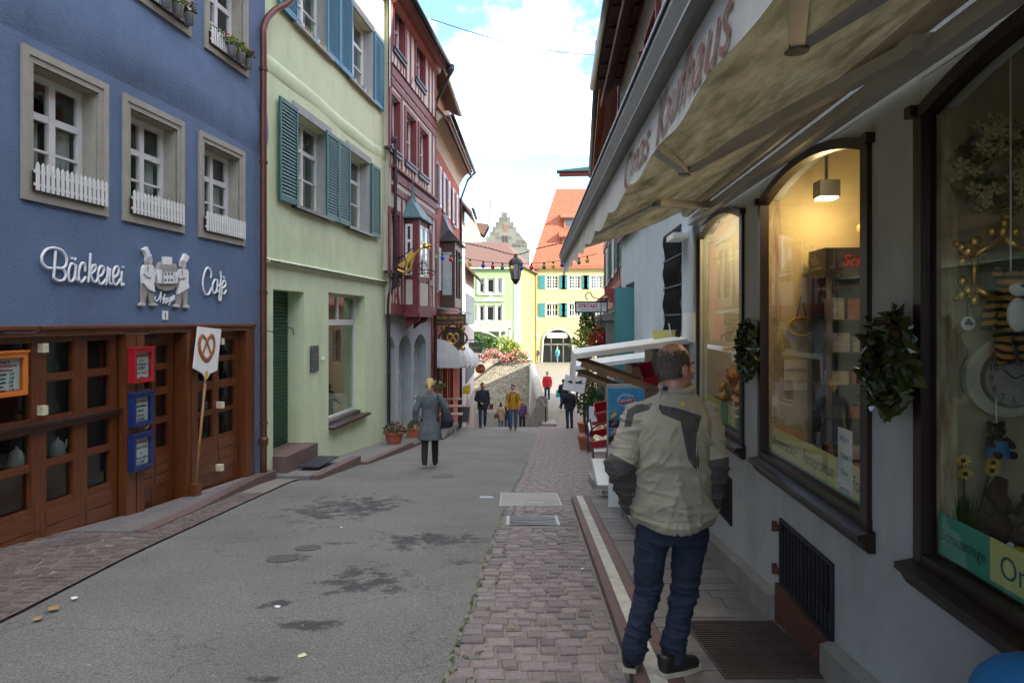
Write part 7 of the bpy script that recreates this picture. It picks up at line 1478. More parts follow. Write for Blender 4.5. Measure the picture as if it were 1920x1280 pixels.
part('rear_leaf', MB().hexa([sbp(.05, 1), sbp(.95, 1), sbp(.95, .95), sbp(.05, .95), sbp(.05, -.05, -.5), sbp(.95, -.05, -.5), sbp(.95, -.07, -.48), sbp(.05, -.07, -.48)]), MATS['pale_wood'], sb)
sb.location = (0, 0, 0)
yf = thing('yellow_flag_sign', 'bright yellow pennant sign on a pole near the lane', 'sign', W, at(875, 730, 27).x, 27, G(27)); P = [at(867.5, 725, 27), at(882, 720, 27), at(881.5, 739, 27), at(867.5, 739, 27)]
part('panel', MB().prism([(p.x, p.z) for p in P], 26.98, 27.02), mat('flag_yellow', (.75, .55, .02), rough=.5), yf); part('pole', MB().tube([at(876, 739, 27), (at(876, 739, 27).x, 27, G(27))], .018, 6), M['zinc'], yf)
tm = text_mb('---', .1, ext=0, width=.18); a = at(870.5, 735, 26.97); part('writing', MB().add([(a.x+v[0], 26.97, a.z+v[2]) for v in tm.v], tm.f), M['red_ink'], yf)
# ---- right: stalls before the pale blue house
defm('roof_white', (.66, .66, .60), rough=.6, var=.06, dirt=.35); defm('stall_wood', (.20, .115, .06), rough=.7, var=.25, scale=5, st=(1, 1, 1))
def stall(label, u0, u1, nfr, zf, zr, drop):
    t = thing('market_stall', label, 'stall', FR, (u0+u1)/2, nfr/2, G(u0)); 
    part('roof_sheet', MB().hexa([(u0, -.0, zr), (u1, .0, zr), (u1, nfr, zf), (u0, nfr, zf), (u0, .0, zr+.05), (u1, .0, zr+.05), (u1, nfr, zf+.05), (u0, nfr, zf+.05)]), M['roof_white'], t)
    part('front_flap', MB().hexa([(u0, nfr, zf-drop), (u1, nfr, zf-drop), (u1, nfr+.02, zf-drop), (u0, nfr+.02, zf-drop), (u0, nfr-.012, zf+.045), (u1, nfr-.012, zf+.045), (u1, nfr+.01, zf+.05), (u0, nfr+.01, zf+.05)]), M['roof_white'], t)
    for u in (u0+.05, u1-.05): part('strut', MB().bar((u, nfr-.06, zf-.05), (u, .18, zr-.52), .035, .06), M['stall_wood'], t)
    part('cabinet', MB().box(u0+.1, u1, .06, .34, G(u1)-.0+.6, zr-.1), mat('cabinet_wood', (.16, .07, .028), rough=.5, var=.25, scale=4), t); part('counter', MB().box(u0+.1, u1, .06, .6, G(u1)+.55, G(u1)+.62), M['stall_wood'], t)
    for u in (u0+.16, u1-.1): part('leg', MB().box(u-.03, u+.03, .5, .56, G(u1)-.05, G(u1)+.55), M['stall_wood'], t)
    return t
stall('stall with a white flap roof on brown struts behind the man', 6.62, 7.75, 1.16, 1.08, 1.24, .26)
stall('second smaller white roofed stall behind the fish sign', 8.9, 10.0, 1.12, .80, .95, .2)
fs = thing('fish_sign', 'white sign with a dark fish hanging from the second stall roof', 'sign', W, at(1077, 736, 8.8).x, 8.8, at(1077, 737, 8.8).z)
P = [at(1055, 730, 8.8), at(1060, 702, 8.8), at(1099, 708, 8.8), at(1095, 737, 8.8)]; part('card', MB().prism([(p.x, p.z) for p in P], 8.795, 8.805), M['paper'], fs)
F_ = [(1063, 715), (1068, 713), (1076, 713.5), (1083, 716), (1087, 714), (1092, 712), (1090, 716), (1093, 720), (1087, 718.5), (1080, 719), (1070, 718.5)]; part('fish', MB().prism([(at(x, y, 8.79).x, at(x, y, 8.79).z) for x, y in F_], 8.788, 8.792), M['ink'], fs)
for s, y in (('---- -- ---', 726), ('--------', 731)): a = at(1064, y, 8.79); tm = text_mb(s, .016, ext=0, width=.13); part('writing', MB().add([(a.x+v[0], 8.789, a.z+v[2]-.03*v[0]) for v in tm.v], tm.f), M['ink'], fs)
part('string', MB().tube([at(1078, 704, 8.8), at(1078, 692, 8.8)], .003, 5), M['iron'], fs)
# ice cream board
D = 8.2; ib = thing('ice_cream_board', 'blue ice cream poster board with a red and white oval logo', 'advertising board', W, at(1172, 870, D).x, D, G(D)+.07)
def ip(x0, x1, y0, y1, o=0): a, b = at(x0, y1, D), at(x1, y0, D); return (a.x, b.x, D-.012-o, D-.010-o+.002, a.z, b.z)
a, b = at(1138, 832, D), at(1208, 720, D); part('frame', MB().box(a.x, b.x, D-.012, D+.02, a.z-.02, b.z), M['alu'], ib); part('stand', MB().box(a.x+.02, b.x-.02, D+.0, D+.03, G(D)+.05, a.z-.02), M['relief_white'], ib)
part('poster', MB().box(*ip(1140, 1207, 727, 770, .004)), mat('ice_blue', (.02, .22, .50), col2=(.10, .40, .65), rough=.35, scale=4), ib)
c = at(1174, 750, D); ov = lambda s, k: MB().prism([(c.x+.105*s*math.cos(q_*PI/12), c.z+.075*s*math.sin(q_*PI/12)) for q_ in range(24)], D-.021-k, D-.016-k)
part('logo_ring', ov(1, 0), M['paper'], ib); part('logo_oval', ov(.92, .001), MATS['ice_blue'], ib)
part('logo_band', MB().prism([(c.x-.095, c.z-.04), (c.x+.085, c.z-.012), (c.x+.1, c.z+.035), (c.x-.085, c.z+.0)], D-.026, D-.023), mat('logo_red', (.50, .02, .03), rough=.4), ib); tm = text_mb('Schöller', .035, shear=.2, ext=0, bold=.001, width=.16); part('writing', MB().add([(c.x-.08+v[0], D-.028, c.z-.025+v[2]+.16*v[0]) for v in tm.v], tm.f), M['paper'], ib)
tm = text_mb('NESTLÉ', .014, ext=0, width=.07); part('writing', MB().add([(c.x-.035+v[0], D-.028, c.z+.047+v[2]) for v in tm.v], tm.f), M['paper'], ib)
for i in range(4):
    for j in range(3):
        x0 = 1140+j*22.5; y0 = 771.5+i*15.2; nm = ['tile_blue', 'tile_navy', 'tile_blue', 'tile_dark'][i]; part('picture', MB().box(*ip(x0+.6, x0+21.5, y0, y0+14.4, .004)), mat(nm, {'tile_blue': (.03, .25, .50), 'tile_navy': (.01, .03, .14), 'tile_dark': (.03, .02, .025)}[nm], rough=.35), ib)
        q0, q1 = at(x0+6, y0+11, D-.02), at(x0+16, y0+3.5, D-.02); mm = [('ice_yellow', (.70, .45, .05)), ('ice_brown', (.30, .10, .04)), ('ice_pink', (.65, .25, .22)), ('ice_red', (.45, .04, .06))][(i+j) % 4]
        part('ice_picture', MB().tube([q0, q1], [.012, .022] if (i+j) % 2 else .02, 8, flat=.2, fax=(0, 1, 0)), mat(mm[0], mm[1], rough=.4), ib)
# white panel, A-frame, crates, cart
def syr(label, px0, px1, py0, py1, d, br=True):
    a, b = at(px0, py1, d), at(px1, py0, d); t = thing('restaurant_sign', label, 'sign', W, (a.x+b.x)/2, d, a.z); part('board', MB().box(a.x, b.x, d-.02, d+.02, a.z, b.z), M['paper'], t)
    fr_ = MB(); e = .025; fr_.box(a.x-e, b.x+e, d-.03, d+.03, b.z, b.z+e).box(a.x-e, b.x+e, d-.03, d+.03, a.z-e, a.z).box(a.x-e, a.x, d-.03, d+.03, a.z, b.z).box(b.x, b.x+e, d-.03, d+.03, a.z, b.z)
    if br: part('frame', fr_, M['iron'], t)
    w_, h_ = b.x-a.x, b.z-a.z; tm = text_mb('SYRTAKI', h_*.42, ext=0, bold=.004, width=w_*.62); part('writing', MB().add([(a.x+w_*.07+v[0], d-.024, a.z+h_*.42+v[2]) for v in tm.v], tm.f), M['red_ink'], t)
    tm = text_mb('Griechische Spezialitäten', h_*.12, ext=0, shear=.2, width=w_*.7); part('writing', MB().add([(a.x+w_*.15+v[0], d-.024, a.z+h_*.13+v[2]) for v in tm.v], tm.f), M['ink'], t)
    part('sketch', MB().tube(spline([(a.x+w_*.75, d-.024, a.z+h_*.5), (a.x+w_*.85, d-.024, a.z+h_*.75), (a.x+w_*.95, d-.024, a.z+h_*.8), (a.x+w_*.88, d-.024, a.z+h_*.55)], 4), .004, 5), M['grey_metal'], t)
    if br: part('scroll', MB().tube(spline([(b.x+.5, d, b.z+.1), (b.x, d, b.z+.08), (a.x+w_*.6, d, b.z+.1), (a.x+w_*.45, d, b.z+.22), (a.x+w_*.3, d, b.z+.14), (a.x+w_*.4, d, b.z+.05)], 5), .012, 5), M['iron'], t)
syr('white framed hanging sign reading SYRTAKI', 1080, 1137, 567, 584, 14.6); syr('lower white SYRTAKI panel behind the brown stall strut', 1139, 1176, 694, 722, 12.5, False)
D = 16.2; af = thing('pavement_sign', 'white and blue upright pavement sign near the flowers', 'pavement sign', W, at(1122, 843, D).x, D, G(D)); a, b = at(1104, 842, D), at(1140, 762, D)
part('panel', MB().box(a.x, b.x, D-.02, D+.02, a.z+.2, b.z), M['paper'], af); part('frame_side', MB().box(a.x-.04, a.x, D-.03, D+.03, G(D), b.z+.02), M['case_blue'], af); part('frame_side', MB().box(b.x, b.x+.04, D-.03, D+.03, G(D), b.z+.02), M['case_blue'], af); part('blue_label', MB().box(a.x+.12, b.x-.02, D-.03, D-.02, b.z-.2, b.z-.08), M['case_blue'], af); tm = text_mb('----- ----', .05, ext=0, width=.28); part('writing', MB().add([(a.x+.14+v[0], D-.032, b.z-.17+v[2]) for v in tm.v], tm.f), M['paper'], af)
def crate(label, c, s, m, tilt, name='crate', cat='crate', fill=None, group=None, lab_m=None):
    """open tray on a slanted stand: base and four sides, tilted towards the street"""
    t = thing(name, label, cat, W, c.x, c.y, c.z, group=group); rot = Matrix.Rotation(tilt[0], 3, 'X') @ Matrix.Rotation(tilt[1], 3, 'Y'); L_, B_, H_ = s
    def put_(mb): return mb.map(lambda v: rot @ v+c)
    part('base', put_(MB().box(-L_, L_, -B_, B_, 0, .012)), m, t)
    for q_ in ((-L_, L_, -B_, -B_+.012, .012, H_), (-L_, L_, B_-.012, B_, .012, H_), (-L_, -L_+.012, -B_+.012, B_-.012, .012, H_), (L_-.012, L_, -B_+.012, B_-.012, .012, H_)): part('side', put_(MB().box(*q_)), m, t)
    if fill: r = random.Random(len(label)); mbf = MB(); [mbf.ell((r.uniform(-L_*.7, L_*.7), r.uniform(-B_*.7, B_*.7), H_*.6), (.05, .05, .04), 8, 6) for _ in range(14)]; part('goods', put_(mbf), fill, t, True)
    return t
crm = mat('crate_red', (.36, .015, .03), rough=.4, var=.1)
crate('red crate of rolls on the rack, front one of two', at(1131, 826, 11.6), (.20, .16, .13), crm, (.45, -.2), fill=M['petal_cream'], group='red crates on the rack'); crate('red crate on the rack behind the front one', at(1133, 808, 12.1), (.20, .16, .13), crm, (.45, -.2), fill=mat('bread', (.50, .25, .07), rough=.7), group='red crates on the rack')
crate('red plastic basket high on the first stall near the man', at(1236, 712, 6.9), (.16, .14, .15), crm, (.5, -.3)); crate('red basket hanging beside the ice cream board', at(1134, 778, 11.8), (.14, .14, .2), crm, (.6, -.3))
rk = thing('display_rack', 'black metal display rack carrying the red crates', 'rack', W, at(1130, 868, 11.8).x, 11.8, G(11.8)); p = at(1130, 830, 11.8)
for dx in (-.17, .19): part('leg', MB().tube([(p.x+dx, 11.75, G(11.75)), (p.x+dx, 11.75, p.z), (p.x+dx, 12.2, p.z+.35)], .014, 6), M['iron'], rk)
part('shelf', MB().hexa([(p.x-.2, 11.4, p.z-.08), (p.x+.22, 11.4, p.z-.08), (p.x+.22, 12.3, p.z+.25), (p.x-.2, 12.3, p.z+.25), (p.x-.2, 11.4, p.z-.06), (p.x+.22, 11.4, p.z-.06), (p.x+.22, 12.3, p.z+.27), (p.x-.2, 12.3, p.z+.27)]), M['relief_white'], rk); part('hoop', MB().tube(spline([(p.x-.2, 11.6, p.z+.0), (p.x-.24, 11.6, p.z+.2), (p.x-.12, 11.6, p.z+.33), (p.x+.1, 11.6, p.z+.4)], 5), .016, 6), M['iron'], rk)
D = 9.25; g = G(D); ca = thing('postcard_cart', 'low white postcard cart with a sloping lid and a castor wheel', 'cart', W, at(1145, 930, D).x, D, g); p = at(1140, 905, D)
part('tray', MB().hexa([(p.x-.18, D-.3, p.z-.02), (p.x+.3, D-.3, p.z-.02), (p.x+.3, D+.35, p.z+.10), (p.x-.18, D+.35, p.z+.10), (p.x-.18, D-.3, p.z+.04), (p.x+.3, D-.3, p.z+.04), (p.x+.3, D+.35, p.z+.26), (p.x-.18, D+.35, p.z+.26)]), M['relief_white'], ca); part('rim', MB().bar((p.x-.19, D-.3, p.z+.03), (p.x-.19, D+.35, p.z+.25), .02, .05).bar((p.x-.19, D-.31, p.z+.02), (p.x+.3, D-.31, p.z+.02), .02, .05), M['zinc'], ca)
part('lid_print', MB().tube(spline([(p.x+.0, D+.1, p.z+.185), (p.x+.1, D+.18, p.z+.21), (p.x+.2, D+.1, p.z+.185), (p.x+.12, D+.02, p.z+.16)], 5), .008, 5, flat=.3), M['grey_metal'], ca)
part('base', MB().hexa([(p.x-.08, D-.28, g+.13), (p.x+.3, D-.28, g+.13), (p.x+.3, D+.3, g+.11), (p.x-.08, D+.3, g+.11), (p.x-.08, D-.28, p.z-.02), (p.x+.3, D-.28, p.z-.02), (p.x+.3, D+.3, p.z+.09), (p.x-.08, D+.3, p.z+.09)]), mat('cart_beige', (.34, .31, .24), rough=.6), ca); part('tool_box', MB().box(p.x+.02, p.x+.14, D-.33, D-.281, g+.12, p.z-.03), M['dark_metal'], ca)
for dx, dy in ((.08, -.3), (.26, -.26), (-.02, .25), (.26, .25)):
    wh = part('castor', MB().tube([(p.x+dx-.02, D+dy, g+.055), (p.x+dx+.02, D+dy, g+.055)], .05, 14), M['dark_metal'], ca); part('fork', MB().box(p.x+dx-.03, p.x+dx+.03, D+dy-.02, D+dy+.02, g+.08, g+.13), M['zinc'], wh)
D = 6.9; pr2 = thing('book_tray', 'leaning white edged tray of goods behind the man', 'tray', W, at(1178, 985, D).x, D, G(D)+.06); a, b = at(1157, 910, 7.6), at(1190, 975, 6.5)
part('edge', MB().bar(a, b, .05, .05), M['relief_white'], pr2); part('tray', MB().hexa([a+Vector((.02, 0, -.05)), b+Vector((.02, 0, -.05)), b+Vector((.3, 0, 0)), a+Vector((.3, 0, 0)), a+Vector((.02, 0, .0)), b+Vector((.02, 0, .0)), b+Vector((.3, 0, .04)), a+Vector((.3, 0, .04))]), M['stall_wood'], pr2); part('goods', MB().ell(tuple((a+b)/2+Vector((.08, -.1, .06))), (.07, .12, .05)), mat('straw', (.55, .32, .09), rough=.8), pr2, True)
for e_, s_ in ((b, .05), (a, -.05)): part('leg', MB().bar((e_.x+.05, e_.y, e_.z), (e_.x+.05, e_.y+s_, G(e_.y)+.07), .03, .03), M['grey_metal'], pr2)
wb_ = thing('yellow_price_board', 'tilted yellow and blue price board under the barred window', 'sign', W, at(1247, 640, 7.4).x, 7.4, at(1247, 640, 7.4).z); P = [at(1222, 619, 7.4), at(1268, 618, 7.4), at(1271, 638, 7.4), at(1226, 640, 7.4)]; part('board', MB().prism([(p.x, p.z) for p in P], 7.38, 7.4), M['sign_yellow'], wb_); P = [at(1226, 636, 7.4), at(1271, 634, 7.4), at(1271, 638, 7.4), at(1226, 640, 7.4)]; part('blue_edge', MB().prism([(p.x, p.z) for p in P], 7.372, 7.379), MATS['ice_blue'], wb_); part('price_tag', MB().bar(at(1254, 606, 7.36), at(1260, 640, 7.36), .03, .006), M['paper'], wb_)
wp = FR.u(1293, .06); solo('white_panel', MB().box(FR.u(1303, .06), FR.u(1284, .06), .055, .075, FR.z(1293, 640, .06), FR.z(1293, 586, .06)), M['paper'], 'plain white panel fixed beside the far display window', 'panel', FR); solo('lamp_box', MB().box(FR.u(1282, .1), FR.u(1268, .1), .06, .2, FR.z(1275, 450, .1), FR.z(1275, 440, .1)), M['relief_white'], 'small white floodlight under the awning end', 'floodlight', FR)
# plants at the right
gb = at(1127, 636, 14.2); t = thing('geranium_basket', 'hanging ball of bright red geraniums before the stone pillar', 'hanging basket', W, gb.x, gb.y, gb.z-.25); r = random.Random(1)
part('basket', MB().lathe([(.06, -.26), (.16, -.14), (.18, -.08)], tuple(gb), 12), M['dark_wood'], t); part('leaves', leaves_mb(blob_pts(tuple(gb), (.22, .22, .26), 320, .2, r), .075, rnd=r), M['leaf'], t); part('blossoms', leaves_mb(blob_pts(tuple(gb), (.25, .25, .28), 330, .55, r), .065, rnd=r), M['petal_red'], t); part('hanger', MB().tube([(gb.x, gb.y, gb.z+.1), (gb.x, gb.y, gb.z+.8), (gb.x+.4, gb.y, gb.z+.8)], .01, 5), M['iron'], t)
for k, (px, py, d, rx, rz_, mm, fl, lab) in enumerate(((1095, 650, 24, .55, .75, 'leaf_yellow', None, 'yellow green climbing plant by the arched door side'), (1103, 610, 25, .35, .6, 'leaf', None, 'climbing plant high beside the Syrtaki sign'), (1100, 745, 17, .30, .5, 'leaf', 'petal_pink', 'tall potted fuchsia under the stall roof'), (1116, 752, 16.6, .24, .32, 'leaf', None, 'small round conifer in a pot beside the fuchsia'), (1110, 700, 17.4, .35, .4, 'leaf_yellow', 'petal_red', 'flowering shrub behind the first stall roof'))):
    c = at(px, py, d); t = thing('potted_plant', lab, 'plant', W, c.x, c.y, G(d)); r = random.Random(k+30)
    part('foliage', leaves_mb(blob_pts(tuple(c), (rx, rx, rz_), 420 if k < 3 else 320, .15, r), .13 if k < 2 else .085, rnd=r), M[mm], t)
    if fl: part('blossoms', leaves_mb(blob_pts(tuple(c), (rx, rx, rz_), 90, .5, r), .075, rnd=r), M[fl], t)
    part('stems', MB().tube([(c.x, c.y, G(d)+.2), (c.x+.04, c.y, c.z)], .03, 6).tube([(c.x, c.y, G(d)+.2), (c.x-.1, c.y+.05, c.z+rz_*.5)], .02, 6), M['dark_wood'], t); part('pot', MB().lathe([(.16, 0), (.22, .3), (.24, .3), (.24, .36)], (c.x, c.y, G(d)), 14), M['terracotta'], t)
solo('stone_bollard_foot', MB().box(at(1100, 905, 11).x, at(1117, 905, 11).x, 10.2, 10.75, G(10.5)-.1, G(10.5)+.16), M['concrete'], 'low pale stone block at the edge of the cobbles', 'block')
# pram corner at the lower right
pm = thing('pushchair', 'pushchair with a blue fabric hood cut by the lower right corner', 'pushchair', W, 1.18, 1.55, G(1.55)+.07); hc_ = Vector((1.27, 1.62, .50)); g = G(1.6)+.07
part('hood', MB().ell(tuple(hc_), (.15, .19, .15), 20, 12), mat('blue_fabric', (.01, .16, .38), rough=.8, var=.12, scale=12, bump=.2, bscale=60), pm, True); part('hood_seam', MB().tube([hc_+Vector((.04, .185*math.cos(a_), .146*math.sin(a_))) for a_ in [PI*i/14 for i in range(15)]], .006, 6), MATS['blue_fabric'], pm, True); part('seat', MB().hexa([(1.08, 1.45, .2), (1.38, 1.45, .2), (1.38, 1.75, .2), (1.08, 1.75, .2), (1.08, 1.42, .45), (1.4, 1.42, .45), (1.4, 1.8, .45), (1.08, 1.8, .45)]), MATS['blue_fabric'], pm)
for dx in (-.16, .16):
    for dy in (-.22, .25): w_ = part('wheel', MB().tube([(1.22+dx-.02, 1.6+dy, g+.1), (1.22+dx+.02, 1.6+dy, g+.1)], .1, 18), M['dark_metal'], pm); part('hub', MB().tube([(1.22+dx-.025, 1.6+dy, g+.1), (1.22+dx+.025, 1.6+dy, g+.1)], .03, 10), M['zinc'], w_)
    part('frame', MB().tube([(1.22+dx, 1.38, g+.1), (1.22+dx, 1.6, .22), (1.22+dx, 1.85, g+.1)], .012, 6), M['grey_metal'], pm)
# ================================================================ people
TMP = bpy.data.scenes.new('tmp')
def remesh(mb, voxel, it=6):
    me = bpy.data.meshes.new('r'); me.from_pydata([tuple(v) for v in mb.v], [], mb.f)
    bm = bmesh.new(); bm.from_mesh(me); bmesh.ops.recalc_face_normals(bm, faces=bm.faces); bm.to_mesh(me); bm.free()
    ob = bpy.data.objects.new('r', me); TMP.collection.objects.link(ob); m = ob.modifiers.new('r', 'REMESH'); m.mode = 'VOXEL'; m.voxel_size = voxel
    if it: s = ob.modifiers.new('s', 'SMOOTH'); s.iterations = it; s.factor = .5
    vl = TMP.view_layers[0]; vl.update(); ev = ob.evaluated_get(vl.depsgraph); q = ev.to_mesh(); o = MB()
    o.v = [v.co.copy() for v in q.vertices]; o.f = [tuple(p.vertices) for p in q.polygons]; o.m = [0]*len(o.f); o.n = [v.normal.copy() for v in q.vertices]
    ev.to_mesh_clear(); bpy.data.objects.remove(ob); bpy.data.meshes.remove(me); return o
def folds(o, amp, sc, st=(1, 1, 1), seed=0):
    for i, v in enumerate(o.v):
        p = Vector((v.x*st[0], v.y*st[1], v.z*st[2]))*sc+Vector((seed, seed*2, 0)); k = 1-abs(mnoise.noise(p))*2; k2 = mnoise.noise(p*2.3+Vector((5, 1, 2)))
        o.v[i] = v+o.n[i]*(amp*(k*.7+k2*.5))
    return o
def cap_(mb, pts, rs, seg=12):
    pts = [Vector(p) for p in pts]; mb.tube(pts, rs, seg)
    for p, r in ((pts[0], rs[0]), (pts[-1], rs[-1])): mb.ell(p, (r, r, r), seg, 8)
    for p, r in zip(pts[1:-1], rs[1:-1]): mb.ell(p, (r*.99, r*.99, r*.99), seg, 8)
def hand(mb, wr, dirv, palm, s=1, curl=.5):
    """palm and five bent fingers; dirv points from the wrist, palm is the palm normal"""
    d = Vector(dirv).normalized(); pn = Vector(palm); pn = (pn-d*pn.dot(d)).normalized(); x = d.cross(pn); w = Vector(wr)
    cap_(mb, [w, w+d*.05*s, w+d*.085*s], [.024*s, .032*s, .03*s], 8)
    for i, (o, l) in enumerate(((-.03, .065), (-.01, .078), (.011, .072), (.03, .055))):
        b = w+d*.085*s+x*o*s; m = b+(d*math.cos(curl)+pn*math.sin(curl))*l*.55*s; e = m+(d*math.cos(curl*2)+pn*math.sin(curl*2))*l*.5*s; cap_(mb, [b, m, e], [.0095*s, .009*s, .008*s], 6)
    b = w+d*.03*s-x*.028*s; cap_(mb, [b, b+(d*.6-x*.7+pn*.3).normalized()*.035*s, b+(d*.9-x*.6+pn*.5).normalized()*.065*s], [.012*s, .011*s, .009*s], 6)
def hmap(c, s, yaw, pitch=0):
    rot = Matrix.Rotation(yaw, 3, 'Z') @ Matrix.Rotation(pitch, 3, 'X'); return lambda v: rot @ (Vector(v)*s)+Vector(c)
def head(mb, f):
    h = MB(); h.ell((0, -.012, .03), (.076, .096, .092), 16, 12); h.ell((0, .025, -.035), (.060, .072, .082), 14, 10); h.ell((0, .062, -.085), (.030, .028, .024), 10, 8); h.ell((0, .085, .015), (.05, .02, .012), 10, 6)
    h.tube([(0, .088, .012), (0, .112, -.022), (0, .098, -.034)], [.010, .017, .012], 8)
    h.ell((0, .088, -.062), (.026, .014, .012), 10, 6)
    for s in (-1, 1): h.ell((s*.079, -.005, -.012), (.012, .022, .034), 8, 8); h.ell((s*.04, .07, -.03), (.022, .02, .02), 8, 6)
    h.tube([(0, -.015, -.06), (0, -.03, -.19)], [.052, .058], 12); mb.add([f(v) for v in h.v], h.f)
def hair_shell(f, keep, r=(.082, .103, .099), c=(0, -.016, .034), seed=0, tuft=500, ln=.02):
    o = MB(); sg, rg = 40, 28; rn = random.Random(seed); idx = {}; good = []
    P = lambda a, b: Vector((math.sin(a)*math.cos(b), math.sin(a)*math.sin(b), math.cos(a)))
    for i in range(rg):
        for k in range(sg):
            m = P(PI*(i+.5)/rg, 2*PI*(k+.5)/sg)
            if not keep(m, rn): continue
            q = []
            for a, b in ((i, k), (i+1, k), (i+1, k+1), (i, k+1)):
                key = (a, b % sg)
                if key not in idx: v = P(PI*a/rg, 2*PI*b/sg); w = 1+.02*mnoise.noise(v*6+Vector((seed, 0, 0))); idx[key] = len(o.v); o.v.append(f((v.x*r[0]*w+c[0], v.y*r[1]*w+c[1], v.z*r[2]*w+c[2])))
                q.append(idx[key])
            o.f.append(tuple(q)); o.m.append(0); good.append(m)
    for _ in range(tuft if good else 0):
        m = rn.choice(good); v = (m+Vector((rn.gauss(0, .06), rn.gauss(0, .06), rn.gauss(0, .06)))).normalized(); p = Vector((v.x*r[0], v.y*r[1], v.z*r[2]))*1.0+Vector(c); d = (Vector((0, -.5, -1))-v*Vector((0, -.5, -1)).dot(v)).normalized(); d = (d+v*.45+Vector((rn.gauss(0, .3), rn.gauss(0, .3), 0))).normalized(); sd = d.cross(v).normalized()*.0035
        o.add([f(p-sd), f(p+sd), f(p+d*ln*rn.uniform(.5, 1.4))], [(0, 1, 2)])
    return o
full_hair = lambda m, r: m.z > -.62+.25*abs(m.x) and not (m.y > .45 and m.z < .42) and not (m.y > .1 and m.z < -.2)
bald_hair = lambda m, r: -.78 < m.z < .52+.25*max(0, m.y)+r.uniform(-.12, .12) and m.y < .42-.25*m.z+r.uniform(-.05, .05) and not (m.z > .30 and m.y < -.45 and r.random() < .6)
for nm, cc in (('skin', (.52, .27, .18)), ('hair_blonde', (.62, .44, .18)), ('hair_dark', (.025, .016, .012)), ('hair_brown', (.10, .045, .02)), ('hair_grey', (.13, .10, .085)), ('denim', (.018, .035, .085)), ('denim_mid', (.05, .10, .19)), ('navy', (.012, .016, .028)), ('black_cloth', (.014, .014, .017)), ('mustard', (.55, .28, .02)), ('coat_beige', (.36, .25, .15)), ('jacket_red', (.55, .015, .03)), ('grey_knit', (.13, .14, .15)), ('jacket_stone', (.34, .305, .225)), ('jacket_dark', (.07, .062, .055)), ('shoe_dark', (.018, .016, .015)), ('shoe_tan', (.25, .10, .03)), ('shoe_white', (.6, .6, .58)), ('sole', (.42, .38, .28)), ('purple_cloth', (.10, .06, .14)), ('sky_blue', (.06, .24, .38)), ('brown_leather', (.11, .035, .02)), ('scarf_grey', (.42, .43, .46))):
    defm(nm, cc, rough=.5 if nm == 'skin' else .85, var=.12 if 'hair' not in nm else .3, scale=14, bump=.12 if nm != 'skin' else .03, bscale=160)
kn = M['grey_knit'].node_tree; _b = kn.nodes['Principled BSDF']; _o = _b.inputs['Base Color'].links[0].from_socket; _w = kn.nodes.new('ShaderNodeTexWave'); _w.bands_direction = 'Z'; _w.inputs['Scale'].default_value = 9; _w.inputs['Distortion'].default_value = 1.2; _tc = kn.nodes.new('ShaderNodeTexCoord'); kn.links.new(_tc.outputs['Object'], _w.inputs['Vector'])
_m = kn.nodes.new('ShaderNodeMixRGB'); _m.blend_type = 'MULTIPLY'; _r = kn.nodes.new('ShaderNodeMapRange'); _r.inputs[3].default_value = .0; _r.inputs[4].default_value = .5; kn.links.new(_w.outputs['Fac'], _r.inputs[0]); kn.links.new(_r.outputs[0], _m.inputs[0]); kn.links.new(_o, _m.inputs[1]); _m.inputs[2].default_value = (.25, .26, .28, 1); kn.links.new(_m.outputs[0], _b.inputs['Base Color'])
def shoe(t, heel, toe, m, sole=None, lift=0):
    a, b = Vector(heel), Vector(toe); d = (b-a).normalized(); o = MB(); cap_(o, [a+Vector((0, 0, .045)), a+d*.09+Vector((0, 0, .045)), b-d*.03+Vector((0, 0, .035))], [.040, .044, .036], 10); o.tube([a+Vector((0, 0, .05)), a+Vector((0, 0, .11))], [.042, .045], 12)
    part('shoe', remesh(o, .012, 3), m, t, True)
    s = d.cross(Vector((0, 0, 1)))*.042; P = [a-d*.036-s*.8, a-d*.036+s*.8, a+d*.1+s*1.05, b+s*.7, b+d*.02, b-s*.7, a+d*.1-s*1.05]
    k = len(P); part('sole', MB().add([p+Vector((0, 0, .0)) for p in P]+[p+Vector((0, 0, .022)) for p in P], [tuple(range(k)), tuple(range(2*k-1, k-1, -1))]+[(i, (i+1) % k, k+(i+1) % k, k+i) for i in range(k)]), sole or m, t)
